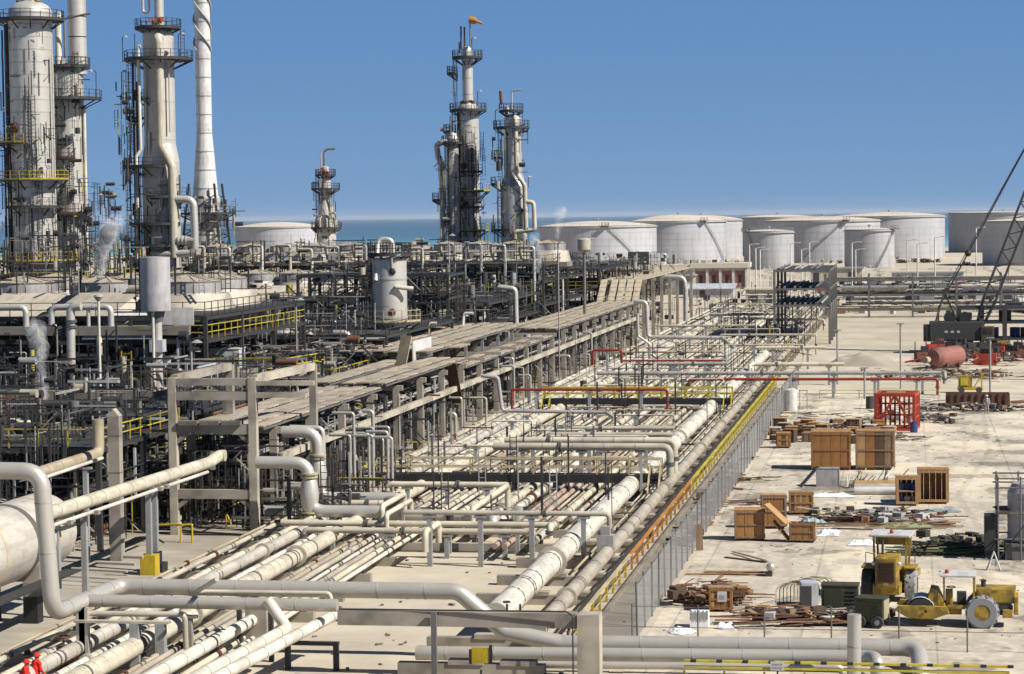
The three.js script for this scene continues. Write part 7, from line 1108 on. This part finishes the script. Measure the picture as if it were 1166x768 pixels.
{ // dark plant at the right edge, below the crane
  const u = thing('dark_rig', 'dark steel rig with upright frames at the right edge below the crane', 'rig', null), X = 11.14, Z = -322.83; for (let k = 0; k < 5; k++) part('column', slab(X - 5 + k * 3 - .2, X - 4.6 + k * 3, 0, 6.4, Z - .2, Z + .2), M.dark, u); for (const y of [2, 4.2, 6.2]) { part('beam', slab(X - 5, X + 8, y - .3, y, Z - .15, Z + .15), M.dark, u); part('deck', slab(X - 5, X + 8, y - .05, y, Z - .2, Z - 5), M.black, u); } for (let k = 0; k < 9; k++) part('machine', bx(X - 4 + k * 1.3, pick([.8, 2.7, 4.9]), Z - 1.5, rr(.8, 1.5), rr(.9, 1.5), 1, rnd()), pick([M.dark, M.brown, M.steel, M.blue]), u);
}

// more scrap in the yard
{
  const pile = (label, px, pz, sx, sz, n, hgt, mats_, group) => { for (let k = 0; k < n; k++) { const x = px + rr(-sx, sx), z = pz + rr(-sz, sz), s = rr(.2, .7), kind = rnd(), m = pick(mats_); const g = kind < .35 ? bx(x, .05 + s * .3 + rnd() * hgt * .5, z, s, s * .6, s * rr(.5, 1.2), rr(0, 3)) : kind < .6 ? rod([x - s, .1 + rnd() * hgt, z], [x + s * rr(.3, 2), .1 + rnd() * hgt, z + rr(-s, s)], rr(.03, .12), 7) : kind < .85 ? bar([x - s * 1.5, .06 + rnd() * hgt, z], [x + s * 1.5, .06 + rnd() * hgt, z + rr(-.6, .6)], rr(.1, .3), .04) : new THREE.TorusGeometry(s * .5, .06, 6, 14).rotateX(P8 / 2 + rr(-.3, .3)).translate(x, .12 + rnd() * hgt * .4, z); solo('scrap_piece', g, m, label.replace('scrap piece', `${hue(m)} ${kind < .35 ? 'scrap block' : kind < .6 ? 'scrap tube' : kind < .85 ? 'scrap board' : 'scrap ring'}`), 'scrap', group); } };
  const one = pile, heap = (label, px, pz, sx, sz, n, hgt, mats_) => { const by = new Map(); for (let k = 0; k < n; k++) { const m = pick(mats_), x = px + rr(-sx, sx) * rr(.4, 1), z = pz + rr(-sz, sz) * rr(.4, 1), s = rr(.08, .45), y = .04 + rnd() * hgt * (1 - Math.abs(x - px) / sx * .8); if (!by.has(m)) by.set(m, []); by.get(m).push(rnd() < .5 ? bar([x - s * 2, y, z], [x + s * 2, y + rr(-.1, .15), z + rr(-s, s) * 1.5], rr(.04, .16), .035) : bx(x, y + s * .2, z, s, s * .6, s, rnd() * 3)); } const o = thing('scrap_heap', label.replace('scrap piece', 'heap of small scrap'), 'scrap heap', null); o.userData.kind = 'stuff'; for (const [m, l] of by) part('scrap', l, m, o); };
  const wood = [M.woodDark, M.woodGrey, M.wood2, M.brown, M.rust], mix = [M.woodDark, M.rust, M.white, M.brown, M.dark, M.greyp, M.olive, M.wood2];
  pile('scrap piece lying around the red skid frame', -0.71, -219.28, 4.5, 5, 34, .6, mix, 'scrap round the red frame');
  pile('scrap piece in front of the long rusty bin', 5.43, -229.08, 6.5, 2.2, 44, .7, mix, 'scrap before the rusty bin');
  pile('scrap piece behind the tall crate pair', -5.76, -203.56, 5, 4, 40, .9, mix, 'scrap behind the tall crates');
  pile('scrap piece among the strewn planks in mid yard', -2.12, -147.57, 4.2, 3, 46, .5, [...mix, M.boxGrey, M.white], 'scrap among the planks');
  pile('scrap piece beside the labelled crate', -9.55, -115.44, 1.9, 1.8, 30, .9, wood, 'scrap by the labelled crate');
  pile('scrap piece along the front pipes', -4.86, -110.8, 4, 1.3, 34, .5, [...wood, M.white], 'scrap by the front pipes');
  pile('scrap piece in the olive tube heap', 2.96, -136.23, 2.6, 2, 30, .6, [M.olive, M.oliveDark, M.dark, M.tan], 'scrap in the olive heap');
  pile('scrap piece on the sand near the faded red vessel', 3.08, -275.24, 9, 7, 46, .9, mix, 'scrap by the red vessel');
  pile('scrap piece under the crane', 8.71, -304.07, 9, 12, 50, 1.6, [M.dark, M.brown, M.steel, M.rust, M.redFrame, M.white], 'scrap pieces under the crane');
  pile('scrap piece against the foot of the wire fence', -10.81 - 2.2, -156.96, .9, 26, 30, .3, wood, 'scrap along the fence');
  heap('scrap piece lying around the red skid frame', -0.71, -219.28, 4.5, 5, 136, .6, mix);
  heap('scrap piece in front of the long rusty bin', 5.43, -229.08, 6.5, 2.2, 176, .7, mix);
  heap('scrap piece behind the tall crate pair', -5.76, -203.56, 5, 4, 160, .9, mix);
  heap('scrap piece among the strewn planks in mid yard', -2.12, -147.57, 4.2, 3, 184, .5, [...mix, M.boxGrey, M.white]);
  heap('scrap piece beside the labelled crate', -9.55, -115.44, 1.9, 1.8, 120, .9, wood);
  heap('scrap piece along the front pipes', -4.86, -110.8, 4, 1.3, 136, .5, [...wood, M.white]);
  heap('scrap piece in the olive tube heap', 2.96, -136.23, 2.6, 2, 120, .6, [M.olive, M.oliveDark, M.dark, M.tan]);
  heap('scrap piece on the sand near the faded red vessel', 3.08, -275.24, 9, 7, 184, .9, mix);
  heap('scrap piece under the crane', 8.71, -304.07, 9, 12, 200, 1.6, [M.dark, M.brown, M.steel, M.rust, M.redFrame, M.white]);
  heap('scrap piece against the foot of the wire fence', -10.81 - 2.2, -156.96, .9, 26, 120, .3, wood);
  const l = []; for (let k = 0; k < 600; k++) { const x = rr(-11.5, 12), z = -rr(104, 240), s = rr(.02, .09); l.push(bx(x, .02 + s * .25, z, s * rr(.8, 2.6), s * .5, s, rr(0, 3))); }
  const lo = solo('litter', l, M.woodGrey, 'small litter and stones strewn over the yard', 'litter'); lo.userData.kind = 'stuff';
  const l2 = []; for (let k = 0; k < 400; k++) { const x = rr(-38, -13), z = -rr(96, 240), s = rr(.04, .16); l2.push(bx(x, .02 + s * .25, z, s * rr(.8, 2.6), s * .5, s, rr(0, 3))); }
  const lp = solo('litter', l2, M.concDark, 'small stones and litter under the pipe rack', 'litter'); lp.userData.kind = 'stuff';
}

// low sheds, pipelines and plant in front of the tanks
{
  [[-30, -500, 9, 3, 6, 0], [-8, -520, 14, 2.6, 6, 1], [16, -500, 11, 3.4, 6, 2], [34, -560, 12, 3, 6, 3], [4, -610, 18, 3.6, 8, 4], [-20, -640, 14, 4, 8, 5], [48, -620, 20, 3.4, 8, 6], [-58, -560, 14, 4.4, 8, 7]].forEach(([x, z, w, h, d, i]) => {
    const t = thing('low_shed', ['pale low shed beside the rack tower foot', 'long low shed behind the rack tower', 'grey shed behind the pipe bridge', 'small shed behind the crane boom', 'wide shed before the small flat-topped tanks', 'shed before the broad middle tank', 'wide shed under the crane boom far behind', 'shed left of the office building'][i], 'shed', null), m = [M.concPale, M.sheet, M.lilac, M.concPale, M.boxGrey, M.sheet, M.concPale, M.conc][i];
    part('wall', slab(x - w / 2, x + w / 2, 0, h, z, z - d), m, t); part('roof', slab(x - w / 2 - .4, x + w / 2 + .4, h, h + .3, z + .4, z - d - .4), i % 2 ? M.galv : M.tankRoof, t); for (let k = 0; k < 3; k++) part('door', slab(x - w / 2 + 1 + k * w / 3, x - w / 2 + 2.6 + k * w / 3, 0, h * .75, z + .01, z + .06), M.dark, t);
  });
  for (let k = 0; k < 7; k++) { const z = -455 - k * 24, t = thing('ground_pipeline', `pipeline crossing the sand before the tanks, ${ordinal(k)} from the plant`, 'pipeline', 'pipelines before the tanks'); for (let q = 0; q < 3; q++) part('line', rod([-14 + k, .8 + (q % 2) * .3, z - q * .8], [75, .8 + (q % 2) * .3, z - q * .8], .22, 8), [M.steel, M.cream2, M.midSteel][q], t); for (let x = -12; x < 75; x += 8) part('stool', slab(x, x + .4, 0, .6, z + .3, z - 2), M.conc, t); }
  for (let k = 0; k < 110; k++) { const x = rr(-18, 60), z = rr(-640, -440), w = rr(.6, 2.4), o = thing('plant_clutter', 'dark piece of plant on the sand before the tanks', 'plant', 'dark plant before the tanks'); part('body', bx(x, w * .4, z, w * rr(.8, 2), w * .8, w, rnd() * 3), pick([M.dark, M.steel, M.brown, M.midSteel, M.rust, M.olive, M.white]), o); part('top', rod([x, w * .6, z], [x, w * rr(1, 2.2), z], .1, 5), M.steel, o); }
}
scene.fog = new THREE.FogExp2(0xdfe8f4, 0.00002);

// ---------- move every thing's origin to its base ----------
{
  const b = new THREE.Box3(), c = new THREE.Vector3(), done = new Set();
  for (const o of worldThings) {
    o.updateMatrixWorld(true); b.setFromObject(o); b.getCenter(c); c.y = b.min.y;
    if (o.isMesh) { if (done.has(o.geometry)) continue; done.add(o.geometry); if (o.position.lengthSq() === 0) { o.geometry.translate(-c.x, -c.y, -c.z); for (const k of o.children) k.position.sub(c); o.position.copy(c); } }
    else if (o.position.lengthSq() === 0 && o.quaternion.w === 1) { for (const k of o.children) k.position.sub(c); o.position.copy(c); }
  }
}
renderer.render(scene, camera);
